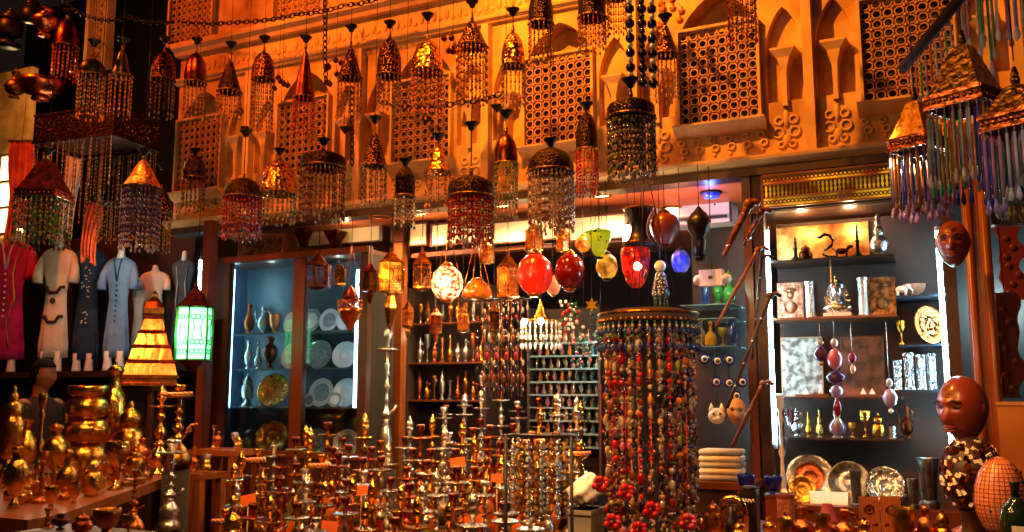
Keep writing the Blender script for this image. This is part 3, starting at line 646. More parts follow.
# ------------------------------------------------------------------ vessels and small wares
def atz(px, z, Y):                      # point at column px on height z in plane Y
    a, b_ = W(px, 200, Y), W(px, 500, Y); t = (z-a.z)/(b_.z-a.z); return a.lerp(b_, t)
VK = dict(
 urn=[('foot', [(.5, 0), (.52, .04), (.3, .1), (.2, .16)]), ('body', [(.2, .16), (.55, .24), (.95, .42), (1, .55), (.8, .68), (.42, .76)]), ('neck', [(.42, .76), (.36, .82), (.5, .9), (.62, .93)]), ('lid', [(.6, .93), (.4, .97), (.1, .985), (.12, 1.0), (.02, 1.02)])],
 vase=[('foot', [(.55, 0), (.58, .03), (.34, .09)]), ('body', [(.34, .09), (.7, .22), (1, .42), (.85, .58), (.45, .7), (.32, .78)]), ('rim', [(.32, .78), (.36, .88), (.6, .98), (.66, 1.0), (.58, .99)])],
 jar=[('body', [(.6, 0), (.95, .12), (1, .35), (.85, .52), (.6, .6)]), ('neck', [(.6, .6), (.62, .66), (.7, .68)]), ('lid', [(.72, .68), (.6, .8), (.3, .88), (.16, .9), (.2, .95), (.04, 1.0)])],
 jug=[('foot', [(.5, 0), (.52, .03), (.3, .09)]), ('body', [(.3, .09), (.8, .2), (1, .36), (.78, .52), (.4, .62)]), ('neck', [(.4, .62), (.3, .74), (.36, .84), (.48, .88)]), ('lid', [(.46, .88), (.3, .94), (.08, .96), (.1, 1.0), (.02, 1.02)])],
 goblet=[('foot', [(.7, 0), (.72, .03), (.2, .1), (.12, .2)]), ('stem', [(.12, .2), (.2, .3), (.12, .38), (.16, .46)]), ('cup', [(.16, .46), (.75, .6), (1, .8), (.95, 1.0), (.88, 1.0), (.9, .8), (.6, .62)])],
 bowl=[('foot', [(.4, 0), (.42, .08), (.3, .16)]), ('cup', [(.3, .16), (.75, .35), (1, .75), (1.02, 1.0), (.96, 1.0), (.92, .75), (.6, .4), (.05, .3)])],
 candlestick=[('base', [(1, 0), (1, .04), (.7, .08), (.35, .13)]), ('stem', [(.35, .13), (.55, .2), (.28, .27), (.24, .4), (.5, .46), (.24, .52), (.2, .7), (.42, .76), (.22, .82)]), ('cup', [(.22, .82), (.5, .88), (.62, .98), (.5, 1.0), (.3, .95)])],
 cylinder=[('base', [(1.08, 0), (1.08, .05), (.96, .08)]), ('body', [(.96, .08), (.94, .5), (.96, .9)]), ('rim', [(.96, .9), (1.1, .95), (1.1, 1.0), (.9, 1.0), (.9, .9)])],
 bottle=[('body', [(.7, 0), (1, .06), (1, .3), (.85, .42), (.4, .55)]), ('neck', [(.4, .55), (.28, .6), (.26, .78), (.4, .8)]), ('stopper', [(.2, .8), (.42, .86), (.3, .95), (.05, 1.0)])],
 spire=[('foot', [(.6, 0), (.6, .03), (.3, .06)]), ('body', [(.3, .06), (.85, .14), (1, .26), (.7, .4), (.35, .46)]), ('neck', [(.35, .46), (.5, .54), (.42, .62), (.22, .68), (.36, .74), (.2, .8)]), ('stopper', [(.2, .8), (.28, .85), (.14, .92), (.02, 1.0)])],
 mortar=[('base', [(.9, 0), (.9, .1), (.7, .16)]), ('cup', [(.7, .16), (.8, .6), (1, 1.0), (.86, 1.0), (.66, .5), (.05, .3)])],
 samovar=[('base', [(.9, 0), (.9, .05), (.5, .1), (.42, .2)]), ('body', [(.42, .2), (.9, .28), (1, .45), (.95, .6), (.6, .66)]), ('crown', [(.6, .66), (.75, .7), (.72, .78), (.4, .82)]), ('lid', [(.4, .82), (.34, .9), (.12, .93), (.16, .97), (.03, 1.0)])],
 stack=[('lower_bowl', [(.5, 0), (.8, .04), (1, .16), (.92, .28), (.5, .34)]), ('middle_bowl', [(.5, .34), (.86, .4), (.92, .5), (.78, .58), (.45, .62)]), ('upper_bowl', [(.45, .62), (.76, .67), (.82, .76), (.7, .83), (.5, .86)]), ('rim', [(.5, .86), (.72, .9), (.78, .97), (.7, 1.0), (.5, .96)])],
 pyramid=[('base', [(1.0, 0), (1.0, .03), (.95, .035), (.95, .07), (1.04, .075), (1.04, .10)]), ('tier', [(1.000, 0.100), (0.950, 0.112), (0.845, 0.225), (0.885, 0.240), (0.845, 0.255)]), ('tier', [(0.825, 0.255), (0.775, 0.267), (0.670, 0.380), (0.710, 0.395), (0.670, 0.410)]), ('tier', [(0.650, 0.410), (0.600, 0.422), (0.495, 0.535), (0.535, 0.550), (0.495, 0.565)]), ('tier', [(0.475, 0.565), (0.425, 0.577), (0.320, 0.690), (0.360, 0.705), (0.320, 0.720)]), ('dome', [(0.300, 0.720), (.36, 0.750), (.37, 0.810), (.24, 0.880), (.09, .93)]), ('finial', [(.09, .93), (.12, .955), (.01, 1.0)])],
)
VCACHE = {}
def vessel(name, label, cat, P, r, h, kind, m, group=None, handle=False, spout=False, m2=None, rz=0, n=16):
    m = ware(m); m2 = ware(m2) if m2 else None
    root = thing(name, label, cat, P, rz, group, sc=(r, r, h))
    for i, (pn, prof) in enumerate(VK[kind]):
        mm = m2 if (m2 and i % 2) else m
        key = (kind, i, mm)
        if key not in VCACHE:
            VCACHE[key] = MB().lathe(prof, 4 if kind == 'pyramid' else n, smooth=kind != 'pyramid', cap=(i == 0 or pn in ('lid', 'stopper')), ph=PI/4 if kind == 'pyramid' else 0).mesh([mm], pn)
        ob(pn, VCACHE[key], root)
    a = h/r
    if handle:
        key = ('handle', kind, m)
        if key not in VCACHE: VCACHE[key] = MB().tube([(.42, 0, .82), (.9, 0, .8), (1.25, 0, .66), (1.2, 0, .5), (.95, 0, .38)], .06, 6).mesh([m], 'handle')
        ob('handle', VCACHE[key], root)
    if spout:
        key = ('spout', kind, m)
        if key not in VCACHE: VCACHE[key] = MB().tube([(-.85, 0, .35), (-1.25, 0, .5), (-1.35, 0, .68), (-1.6, 0, .8)], .1, 6, taper=lambda t: 1-.5*t).mesh([m], 'spout')
        ob('spout', VCACHE[key], root)
    return root
PL = {}
def plate(label, P, r, m, group=None, tilt=1.25, rz=0, cat='plate', name='plate', m2=None, sx=1):
    """round dish leaning back, resting on its lower edge at P"""
    m = ware(m); m2 = ware(m2) if m2 else None
    root = thing(name, label, cat, Vector(P)+Vector((0, 0, r*.98*math.sin(tilt))), 0, group, rot=(tilt, 0, rz), sc=(r*sx, r, r))
    for key, nm, prof, mm in (((m2 or m, 'w'), 'well', [(.001, -.05), (.3, -.045), (.32, -.03), (.34, -.045), (.55, -.04), (.64, 0)], m2 or m), ((m, 'r'), 'rim', [(.64, 0), (.7, .02), (.9, .05), (.97, .07), (1, .06), (.96, .04), (.6, -.06), (.001, -.08)], m)):
        if key not in PL: PL[key] = MB().lathe(prof, 28, cap=False).mesh([mm], nm)
        ob(nm, PL[key], root)
    return root
# a carved or living head: front faces -y, 1 high
def head_mesh(mats, mask=False):
    def g(x, s): return math.exp(-(x/s)**2)
    b = MB(); nu, nv = 40, 34; vs = []; fs = []
    for j in range(nv+1):
        th = PI*j/nv; z = math.cos(th)
        for i in range(nu):
            ph = 2*PI*i/nu; rr = math.sin(th)
            x, y = rr*math.sin(ph), -rr*math.cos(ph)
            wz = .345 if z > .1 else .345-.075*min(1, (.1-z)/.9)**1.5
            d = .40 if z > 0 else .40-.06*(-z)
            X, Yv, Z = x*wz, y*d, z*.5
            if y < 0:
                f = -y
                Yv -= f*(.17 if mask else .10)*g(X, .05+.02*max(0, -Z*3))*max(0, min(1, (.12-Z)/.26))*(1 if Z > -.16 else g(Z+.16, .03))      # nose
                Yv -= f*(.05 if mask else .022)*g(Z-.135, .035)*g(X, .26)                                                                     # brow
                Yv += f*(.07 if mask else .035)*(g(X-.115, .06)+g(X+.115, .06))*g(Z-.06, .05)                                                  # eye sockets
                Yv -= f*(.085 if mask else .025)*g(X, .11)*(g(Z+.235, .022)+g(Z+.285, .024))                                 # lips
                Yv -= f*.03*g(X, .1)*g(Z+.42, .06)                                                                         # chin
                Yv -= f*.012*(g(X-.17, .07)+g(X+.17, .07))*g(Z+.06, .08)                                                   # cheeks
            vs.append((X, Yv, Z))
    for j in range(nv):
        for i in range(nu):
            k = (i+1) % nu; fs.append((j*nu+i, (j+1)*nu+i, (j+1)*nu+k, j*nu+k))
    b.add(vs, fs)
    for s in (-1, 1):
        b.ball((s*.335, .02, .02), .06, 8, 6, 0, (.35, .8, 1.3))
    return b
def carved_mask(label, P, h, rz, m='mask_wood', inlay=True, tilt=0, name='carved_mask', cat='mask'):
    root = thing(name, label, cat, P, 0, None, rot=(tilt, 0, rz), sc=(h, h, h))
    head_mesh(None, True).obj('face', [m], root)
    for s in (-1, 1):
        b = MB().ball((s*.12, -.315, .055), .062, 10, 6, 0, (1.3, .6, .55)); e = b.obj('eyelid', ['mask_dark'], root)
        MB().tube([(s*.05, -.40, .125), (s*.12, -.40, .165), (s*.22, -.34, .12)], .012, 6).obj('brow', ['mask_dark'], root)
    MB().tube([(0, .3, .1), (0, .45, .1)], .04, 6).obj('mount', ['mask_dark'], root)
    b = MB()
    for s in (-1, 1):
        b.tube([(0, -.455, -.26), (s*.05, -.435, -.257), (s*.12, -.355, -.25)], .009, 5)
    b.obj('mouth_line', ['mask_dark'], root)
    for nm_, z_, m_ in (('upper_lip', -.228, 'lip_red'), ('lower_lip', -.292, 'lip_red')):
        MB().tube([(-.115, -.335, -.26), (-.06, -.395, z_), (0, -.415, z_), (.06, -.395, z_), (.115, -.335, -.26)], .024, 8, taper=lambda t: .35+.65*math.sin(PI*max(.02, min(.98, t)))).obj(nm_, [m_], root)
    if inlay:
        MB().tube([(-.09, -.365, -.26), (0, -.41, -.26), (.09, -.365, -.26)], .018, 6).obj('teeth', ['ceramic_white'], root)
        b = MB()
        for q in range(3):
            r_ = .045+.03*q; pts = []
            for t in range(13):
                a = 2*PI*t/12; x = r_*math.cos(a); z = .29+r_*math.sin(a)*.9; y = -.40*math.sqrt(max(.05, 1-(x/.34)**2-(z/.5)**2))-.004; pts.append((x, y, z))
            b.tube(pts, .007, 5)
        b.obj('forehead_carving', ['old_brass'], root)
    return root
# ------------------------------------------------------------------ tall lit cabinet beside the wooden pillar
YF = -.02
xl, xr = W(746, 300, YF).x, W(958, 300, YF).x
zb, zt = W(850, 507, YF).z, W(850, 206, YF).z
YB = .42
cab = thing('display_cabinet', 'tall lit wooden display cabinet of souvenirs between the walking sticks and carved pillar', 'cabinet', ((xl+xr)/2, YF, 0))
cx0 = (xl+xr)/2
def cb(name, lo, hi, m, parent=cab, off=None):
    o = off if off is not None else Vector((cx0, YF, 0))
    c = [(a+d)/2-q for a, d, q in zip(lo, hi, o)]
    return MB().box(c, [d-a for a, d in zip(lo, hi)]).obj(name, [m], parent)
xi = W(767, 300, YF).x
cb('post', (xl, YF-.02, 0), (xl+.055, YF+.06, zt+.35), 'red_wood'); cb('post', (xl+.065, YF-.01, 0), (xi, YF+.06, zt+.35), 'dark_wood')
cb('post', (W(946, 300, YF).x, YF-.01, 0), (xr, YF+.06, zt+.06), 'dark_wood')
cb('top_rail', (xl, YF-.03, zt), (xr, YF+.05, zt+.055), 'red_wood')
cb('top_panel', (xl+.06, YF+.02, zt+.02), (xr, YB, zt+.05), 'dark_wood')
cb('base', (xl, YF-.02, 0), (xr, YB, zb), 'red_wood')
cb('back_panel', (xi, YB, zb), (xr, YB+.02, zt), 'brown_back')
xs = W(893, 300, .2).x
SZ = {}
for nm, y in (('a', 257), ('b', 316), ('c', 397), ('d', 438)):
    z = W(840, y, .1).z; SZ[nm] = z
    cb('shelf', (xi+.005, YF+.10, z-.014), (xs+.02, YB, z), 'orange_wood' if nm in 'b' else 'dark_wood')
for nm, y in (('e', 295), ('f', 344), ('g', 390)):
    z = W(920, y, .1).z; SZ[nm] = z
    cb('shelf', (xs+.025, YF+.10, z-.012), (xr-.04, YB, z), 'blue_back')
cb('side_panel', (xr-.02, YF+.06, zb), (xr, YB, zt), 'blue_back')
for px, nm in ((769, 'near the walking sticks'), (942, 'near the carved pillar')):
    x = W(px, 300, YF+.07).x+.0; z0 = W(px, 445, YF).z; z1 = W(px, 228, YF).z
    tb = MB().tube([(0, 0, z0), (0, 0, z1)], .0135, 10).obj('light_tube', ['tube_light'], cab, (x-cx0, .085, 0))
    c_ = MB()
    for z in (z0-.012, z1+.012): c_.tube([(0, 0, z-.014), (0, 0, z+.014)], .016, 10)
    c_.obj('tube_cap', ['tube_cap'], tb)
# back board of beaten copper with its lamp, cut-out figures
bz0, bz1 = SZ['a']+.02, zt-.03
cp = W(776, 230, .38); cq = W(868, 230, .38)
t_ = MB().box((0, 0, (bz1-bz0)/2), (cq.x-cp.x, .012, bz1-bz0)).obj('copper_relief', ['lit_copper'], None, ((cp.x+cq.x)/2, .395, bz0))
tag(t_, 'beaten copper back panel glowing behind the small dark figures on the top shelf', 'panel')
light('POINT', ((cp.x+cq.x)/2-.1, .22, bz1-.03), 5.0, (1, .66, .28), .03)
light('POINT', ((cp.x+cq.x)/2+.2, .24, bz1-.03), 3.5, (1, .7, .35), .03)
YS = .24
def sh(px, nm, Y=YS): p = atz(px, SZ[nm]+.001, Y); return p
kk = K(840, 300, YS)
for px, hpx, kd, mm, lab in ((796, 26, 'minaret', 'iron', 'dark minaret figure standing before the glowing copper panel'), (806, 16, 'jar', 'copper_dark', 'small dark lidded jar before the glowing copper panel'), (858, 34, 'minaret', 'iron', 'taller dark minaret figure near the bright end of the copper panel')):
    if kd == 'minaret':
        r_ = thing('minaret_figurine', lab, 'figurine', sh(px, 'a', .16), 0, 'figures on the top shelf'); h = hpx*kk
        MB().lathe([(.03, 0), (.03, .012), (.018, .02), (.011, .035), (.010, h*.45)], 8).obj('base', [mm], r_)
        MB().lathe([(.016, h*.45), (.017, h*.48), (.008, h*.5), (.008, h*.72), (.012, h*.74), (.006, h*.78), (.008, h*.85), (.001, h)], 8).obj('tower', [mm], r_)
    else: vessel('small_'+kd, lab, 'vessel', sh(px, 'a', .16), 7*kk, hpx*kk, kd, mm, 'figures on the top shelf')
r_ = thing('cobra_figurine', 'dark rearing cobra figure curved like an S on the top shelf', 'figurine', sh(829, 'a', .16), 0, 'figures on the top shelf')
MB().tube([(.05, 0, .012), (.0, 0, .012), (-.035, 0, .03), (-.02, 0, .06), (.02, 0, .085), (.03, 0, .12), (.01, 0, .15), (-.02, 0, .16), (-.045, 0, .145)], .009, 7).obj('body', ['iron'], r_)
MB().ball((-.05, 0, .142), .014, 8, 5, 0, (1.3, .9, .7)).obj('head', ['iron'], r_)
r_ = thing('animal_figurine', 'small dark four-legged animal figure beside the cobra', 'figurine', sh(842, 'a', .16), 0, 'figures on the top shelf')
b = MB().ball((0, 0, .045), .026, 10, 6, 0, (1.6, .8, .8)).ball((.05, 0, .07), .015, 8, 5, 0, (1.4, .8, .9)).tube([(.03, 0, .05), (.045, 0, .068)], .012, 6).tube([(-.04, 0, .05), (-.065, 0, .075)], .004, 5)
for sx in (-1, 1):
    for sy in (-1, 1): b.tube([(sx*.028, sy*.012, .04), (sx*.03, sy*.014, 0)], .006, 5)
b.obj('body', ['copper_dark'], r_)
vessel('perfume_bottle', 'tall engraved silver bottle with spire stopper at the end of the top shelf', 'bottle', sh(880, 'a', .2), 9.5*kk, 46*kk, 'spire', 'silver')
# shelf of plaques, cylinders and the bust
def plaque(label, px, nm, w, h, m, seed):
    rr = random.Random(seed); r_ = thing('relief_plaque', label, 'plaque', sh(px, nm, .3), 0, None, rot=(-.12, 0, 0))
    MB().box((0, 0, h/2), (w, .014, h)).obj('panel', [m], r_)
    b = MB()
    for s in (-1, 1): b.box((s*(w/2-.006), -.009, h/2), (.012, .01, h)); b.box((0, -.009, h/2+s*(h/2-.006)), (w-.024, .01, .012))
    b.obj('frame', [m], r_)
    b = MB().ball((0, -.01, h*.66), w*.13, 12, 8, 0, (1, .8, 1.2)).ball((0, -.008, h*.34), w*.25, 12, 8, 0, (1, .5, 1.1)).ball((0, -.008, h*.8), w*.2, 10, 6, 0, (1.2, .4, .6))
    for q in range(14): b.ball((rr.uniform(-.4, .4)*w, -.008, rr.uniform(.1, .9)*h), w*.05, 7, 5, 0, (1.3, .5, 1))
    b.obj('relief_figure', [m], r_)
    return r_
plaque('rosy copper relief plaque of a seated figure at the start of the middle shelf', 791, 'b', 26*kk, 39*kk, 'plaque_copper', 1)
plaque('dark brass relief plaque with scrolled edge at the end of the middle shelf', 883, 'b', 25*kk, 40*kk, 'plaque_brass', 2)
vessel('cylinder_vase', 'silver cylinder vase between the rosy plaque and the bust', 'vase', sh(811, 'b', .2), 5.2*kk, 37*kk, 'cylinder', 'silver', 'pair of silver cylinder vases')
vessel('cylinder_vase', 'silver cylinder vase between the bust and the dark brass plaque', 'vase', sh(864, 'b', .2), 5.2*kk, 38*kk, 'cylinder', 'silver', 'pair of silver cylinder vases')
r_ = thing('bust_sculpture', 'silver and gold bust in striped headcloth at the middle of the shelf', 'bust', sh(838, 'b', .2)); u = kk
MB().box((0, 0, 2*u), (26*u, 14*u, 4*u)).obj('base', ['ceramic_white'], r_)
b = MB().ball((0, 0, 9*u), 14*u, 16, 8, 0, (1.05, .55, .42)).lathe([(9*u, 8*u), (7*u, 14*u), (4*u, 18*u)], 14, T=Matrix.Diagonal((1, .6, 1, 1))).obj('shoulders', ['engraved_silver'], r_)
hm = head_mesh(None); b = MB(); b.add([tuple(Vector(v)*18*u+Vector((0, -1.5*u, 25*u))) for v in hm.v], hm.f); b.obj('face', ['silver'], r_)
b = MB()
for s in (-1, 1):
    b.add([(s*3*u, 3*u, 36*u), (s*8*u, 1*u, 31*u), (s*13*u, -1*u, 17*u), (s*8*u, -3*u, 10*u), (s*4.5*u, -3.5*u, 12*u), (s*6*u, 0, 22*u), (s*6*u, -1*u, 30*u)], [(0, 1, 2, 3, 4, 5, 6)], 0, False)
    b.add([(s*3*u, 6*u, 36*u), (s*8*u, 4*u, 31*u), (s*13*u, 2*u, 17*u), (s*8*u, 0*u, 10*u), (s*4.5*u, -.5*u, 12*u), (s*6*u, 3*u, 22*u), (s*6*u, 2*u, 30*u)], [(6, 5, 4, 3, 2, 1, 0)], 0, False)
b.ball((0, 1.5*u, 31*u), 8*u, 14, 8, 0, (1, .85, .8)).obj('headcloth', ['engraved_silver'], r_)
MB().tube([(0, -5*u, 34*u), (0, -7*u, 37*u), (0, -5.5*u, 40*u)], 1.2*u, 6).ball((0, -6*u, 40*u), 2*u, 8, 5).obj('brow_ornament', ['brass_bright'], r_)
# picture shelf
for px, w, h, m, lab in ((803, 41, 61, 'picture_pale', 'pale unframed picture leaning on the third shelf of the lit cabinet'), (864, 41, 60, 'picture_brown', 'brown picture leaning on the third shelf near the hanging glass ornament')):
    r_ = thing('picture', lab, 'picture', sh(px, 'c', .33), 0, None, rot=(-.08, 0, 0))
    MB().box((0, 0, h*kk/2), (w*kk, .012, h*kk)).obj('board', [m], r_)
    b = MB()
    for s in (-1, 1): b.box((s*w*kk*.49, -.008, h*kk/2), (.006, .006, h*kk)); b.box((0, -.008, h*kk/2+s*h*kk*.49), (w*kk*.96, .006, .006))
    b.obj('edge', ['pale_wood' if m == 'picture_pale' else 'red_wood'], r_)
def pyramid_set(px, lab, n):
    r_ = thing('pyramid_ornament', lab, 'ornament', sh(px, 'c', .16), 0, 'little ornaments on the picture shelf')
    MB().box((0, 0, .008), (20*kk, .05, .016)).obj('base', ['orange_wood'], r_)
    for q in range(n): MB().lathe([(4*kk, .016), (.0005, .016+6*kk)], 4, smooth=False, ph=PI/4).obj('pyramid', ['ceramic_white'], r_, ((q-(n-1)/2)*8*kk, 0, 0))
pyramid_set(868, 'wooden base with two white pyramids under the brown picture', 2); pyramid_set(806, 'wooden base with white pyramid under the pale picture', 1)
r_ = thing('white_figurine', 'small white upright figure on a wooden base by the pale picture', 'figurine', sh(821, 'c', .14)); MB().box((0, 0, .008), (13*kk, .04, .016)).obj('base', ['orange_wood'], r_); MB().lathe([(.014, .016), (.012, .04), (.007, .05), (.011, .062), (.002, .078)], 8).obj('body', ['ceramic_white'], r_)
# hanging glass ornaments in front of the shelves
def ornament(label, px, y0, ysegs, Y, mats, ycord):
    k = K(px, y0, Y); p = W(px, y0, Y); r_ = thing('hanging_ornament', label, 'ornament', p, FACE, 'blown glass ornaments hung in the cabinet')
    MB().tube([(0, 0, 0), (0, 0, W(px, ycord, Y).z-p.z)], .0022, 4).obj('cord', ['silver'], r_)
    z = 0
    for q, (h, w) in enumerate(ysegs):
        MB().lathe([(.0015, z*k), (w*.3*k, (z-h*.12)*k), (w*.5*k, (z-h*.45)*k), (w*.38*k, (z-h*.8)*k), (.0015, (z-h)*k)], 12, cap=False).obj('bauble', [mats[q % len(mats)]], r_); z -= h
ornament('long blown glass ornament of purple, pink and clear baubles hung before the shelves', 834, 338, [(10, 8), (22, 16), (14, 20), (14, 14), (18, 9), (12, 8)], -.12, ['bead_clear', 'bead_pink', 'bead_purple', 'bead_lilac', 'bead_deep_red', 'bead_clear'], 255)
ornament('purple glass ball ornament on a short cord before the pale picture', 820, 340, [(6, 8), (16, 14), (4, 5)], -.1, ['bead_clear', 'bead_purple', 'bead_amber'], 322)
ornament('clear glass ornament hanging beside the brown picture', 889, 378, [(10, 7), (20, 15), (5, 5)], -.1, ['bead_clear', 'bead_lilac', 'bead_white'], 322)
r_ = ornament('small red glass ornament hung before the brown picture', 852, 352, [(12, 10), (10, 6)], .03, ['bead_deep_red', 'bead_amber'], 322)
vessel('glass_pipe', 'small clear glass water pipe hanging over the row of little vessels', 'water pipe', atz(838, SZ['d']+.002, .02), 8*kk, 40*kk, 'spire', 'bead_clear', m2='bead_lilac')
for i, (px, h, r, kd, mm, hd, lab) in enumerate(((797, 27, 7, 'jug', 'silver', 1, 'silver jug with handle under the red bead bunch on the fourth shelf'), (809, 26, 3.6, 'spire', 'brass', 0, 'slender brass bottle beside the silver jug on the fourth shelf'), (820, 29, 4, 'spire', 'brass_bright', 0, 'taller bright brass bottle between the slender bottle and glass pipe'), (853, 14, 4, 'goblet', 'brass', 0, 'smallest brass goblet on the fourth shelf'), (866, 26, 5.5, 'goblet', 'brass_bright', 0, 'bright brass goblet in the middle of the fourth shelf'), (879, 24, 6.5, 'jar', 'brass', 0, 'squat brass lidded jar on the fourth shelf'), (893, 11, 3.4, 'cylinder', 'silver', 0, 'little pale cup at the corner of the fourth shelf'), (908, 32, 6, 'jug', 'copper_dark', 1, 'dark coffee pot with handle at the end of the fourth shelf'))):
    vessel('small_'+kd, lab, 'vessel', sh(px, 'd', .2), r*kk, h*kk, kd, mm, 'little vessels on the fourth shelf', handle=hd, spout=hd, rz=FACE)
b = MB()
for q in range(46): b.ball((rnd.gauss(0, .016), rnd.gauss(0, .01), rnd.uniform(-.09, .0)), .0075, 6, 4)
b.tube([(0, 0, -.08), (0, 0, .06)], .002, 4)
p = atz(792, SZ['d']+.17, .02); o = b.obj('red_bead_bunch', ['bead_deep_red'], None, p); tag(o, 'bunch of dark red beads hanging above the silver jug', 'bead bunch')
o.name = 'red_bead_tassel'
# narrow shelves at the far end of the cabinet
vessel('silver_bowl', 'carved stone bowl on the upper blue shelf beside the light tube', 'bowl', atz(915, SZ['e']+.001, .2), 10*kk, 12*kk, 'bowl', 'plaque_copper')
r_ = thing('elephant_figurine', 'small pale carved animal on the upper blue shelf', 'figurine', atz(902, SZ['e']+.001, .12)); b = MB().ball((0, 0, .04), .025, 10, 6, 0, (1.4, .8, .9)).ball((.035, 0, .055), .017, 8, 6).tube([(.045, 0, .05), (.06, 0, .03), (.058, 0, .012)], .006, 5)
for sx in (-1, 1):
    for sy in (-1, 1): b.tube([(sx*.022, sy*.01, .03), (sx*.022, sy*.01, 0)], .008, 5)
b.obj('body', ['ceramic_white'], r_)
plate('copper oval plate leaning on the middle blue shelf beside the light tube', atz(931, SZ['f']+.001, .18), 20*kk, 'copper', rz=.35, m2='engraved_copper', sx=.7)
vessel('brass_goblet', 'small brass goblet at the inner end of the middle blue shelf', 'goblet', atz(902, SZ['f']+.001, .16), 4*kk, 23*kk, 'goblet', 'brass')
for px, h, r, lab in ((899, 28, 4.2, 'short filigree silver vase at the inner end of the lowest blue shelf'), (910, 35, 5, 'tall filigree silver vase second from the inner end of the lowest blue shelf'), (922, 33, 4.8, 'slim filigree silver vase third along the lowest blue shelf'), (933, 34, 4.6, 'filigree silver vase on the lowest blue shelf next to the light tube')):
    vessel('filigree_vase', lab, 'vase', atz(px, SZ['g']+.001, .2), r*kk, h*kk, 'cylinder', 'engraved_silver', 'filigree silver vases')
# floor of the cabinet
zc = zb+.001
def fl(px, Y=.2): return atz(px, zc, Y)
for px, r, m, m2, Y, lab, sx in ((811, 23, 'silver', 'copper', .26, 'large silver plate with copper centre leaning at the cabinet bottom', 1), (850, 20, 'silver_dull', 'silver', .26, 'silver ringed plate leaning between the other two plates', 1), (886, 18, 'engraved_silver', 'silver', .26, 'scalloped silver plate with bluish centre leaning at the cabinet bottom', 1), (803, 13, 'brass_bright', 'brass_bright', .10, 'small shiny brass dish in front of the large silver plate', 1)):
    plate(lab, fl(px, Y), r*kk, m, 'plates at the bottom of the lit cabinet', 1.3, .1, m2=m2)
r_ = thing('white_card', 'white card standing before the ringed silver plate', 'card', fl(829, .06), 0, rot=(-.4, 0, .05)); MB().box((0, 0, 6*kk), (34*kk, .003, 12*kk)).obj('panel', ['paper'], r_)
vessel('dark_beaker', 'dark grey beaker standing before the ringed silver plate', 'beaker', fl(857, .04), 5*kk, 33*kk, 'cylinder', 'silver_dull')
vessel('pewter_goblet', 'tall pewter goblet beside the dark mosaic egg', 'goblet', fl(930, .12), 10*kk, 45*kk, 'mortar', 'silver_dull'); vessel('pewter_cup', 'short pewter cup beside the tall pewter goblet', 'cup', fl(914, .03), 5*kk, 27*kk, 'mortar', 'silver_dull'); vessel('silver_box', 'small engraved silver pot in front of the scalloped plate', 'pot', fl(899, .01), 7*kk, 13*kk, 'bowl', 'engraved_silver')
vessel('carved_candlestick', 'tall white carved candlestick at the corner of the lit cabinet', 'candlestick', atz(784, zc, .02), 7*kk, 104*kk, 'candlestick', 'ceramic_white')
# turned-wood screen with a lamp behind, above the cabinet
p, q = W(762, 186, -.17), W(896, 186, -.17); h = 33*K(830, 186, -.1); w = q.x-p.x
r_ = thing('wooden_lattice_screen', 'turned wood lattice screen lit yellow from behind above the cabinet', 'screen', ((p.x+q.x)/2, -.17, (p.z+q.z)/2-h/2))
b = MB()
for z in (0, .3*h, .7*h, h): b.box((0, 0, z), (w, .02, .008))
for s in (-1, 1): b.box((s*w/2, 0, h/2), (.012, .02, h))
b.obj('frame', ['orange_wood'], r_)
b = MB(); n = 32
for i in range(n):
    x = -w/2+w*(i+.5)/n
    b.lathe([(.004, .3*h), (.008, .36*h), (.004, .42*h), (.009, .5*h), (.004, .58*h), (.008, .64*h), (.004, .7*h)], 6, T=TR((x, 0, 0)))
    for zz in (.15, .85): b.torus((0, 0, 0), .0105, .0035, 10, 4, 0, TR((x, 0, zz*h)) @ RX(PI/2))
b.obj('lattice', ['dark_wood'], r_)
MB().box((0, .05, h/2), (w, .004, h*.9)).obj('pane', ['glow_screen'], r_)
MB().box((0, .06, h/2), (w+.02, .02, h+.02)).obj('backing', ['dark_wood'], r_)
# ------------------------------------------------------------------ pillar, masks, eggs, carved boards
p0, p1 = W(973, 185, -.2), W(973, 470, -.2); wd = 24*K(973, 300, -.2)
b = MB().box((0, 0, 1.55), (wd, .14, 3.1))
for s in (-.3, .3): b.tube([(s*wd, -.07, 0), (s*wd, -.07, 3.05)], wd*.17, 8)
structure(b.obj('pillar', ['orange_wood'], None, (p0.x, -.18, 0)))
px_ = p0.x
sbox('wall_right', (W(1003, 300, .7).x-.3, .72, 0), (2.2, .8, 3.02), 'pale_back')
p, q = W(990, 205, -.05), W(1040, 205, -.05)
sbox('lintel', (p.x, -.08, W(1000, 225, -.05).z), (p.x+1.2, .02, 3.03), 'red_wood')
carved_mask('oval carved wooden mask hung high on the pillar beside the light tube', W(953, 244, -.47), 46*K(953, 244, -.4), -.1)
carved_mask('bald carved wooden head with closed eyes above the dark mosaic egg', W(963, 409, -.75), 66*K(963, 409, -.75), -.62, tilt=.08, name='wooden_sculpture', cat='carved head')
MB  # necks and stands
nk = W(966, 445, -.72); r_ = thing('head_stand', 'dark wooden stand under the bald carved head', 'stand', (nk.x, nk.y, .9)); MB().lathe([(.09, 0), (.09, .03), (.035, .06), (.035, nk.z-.9-.02), (.055, nk.z-.9)], 14).obj('pole', ['mask_wood'], r_)
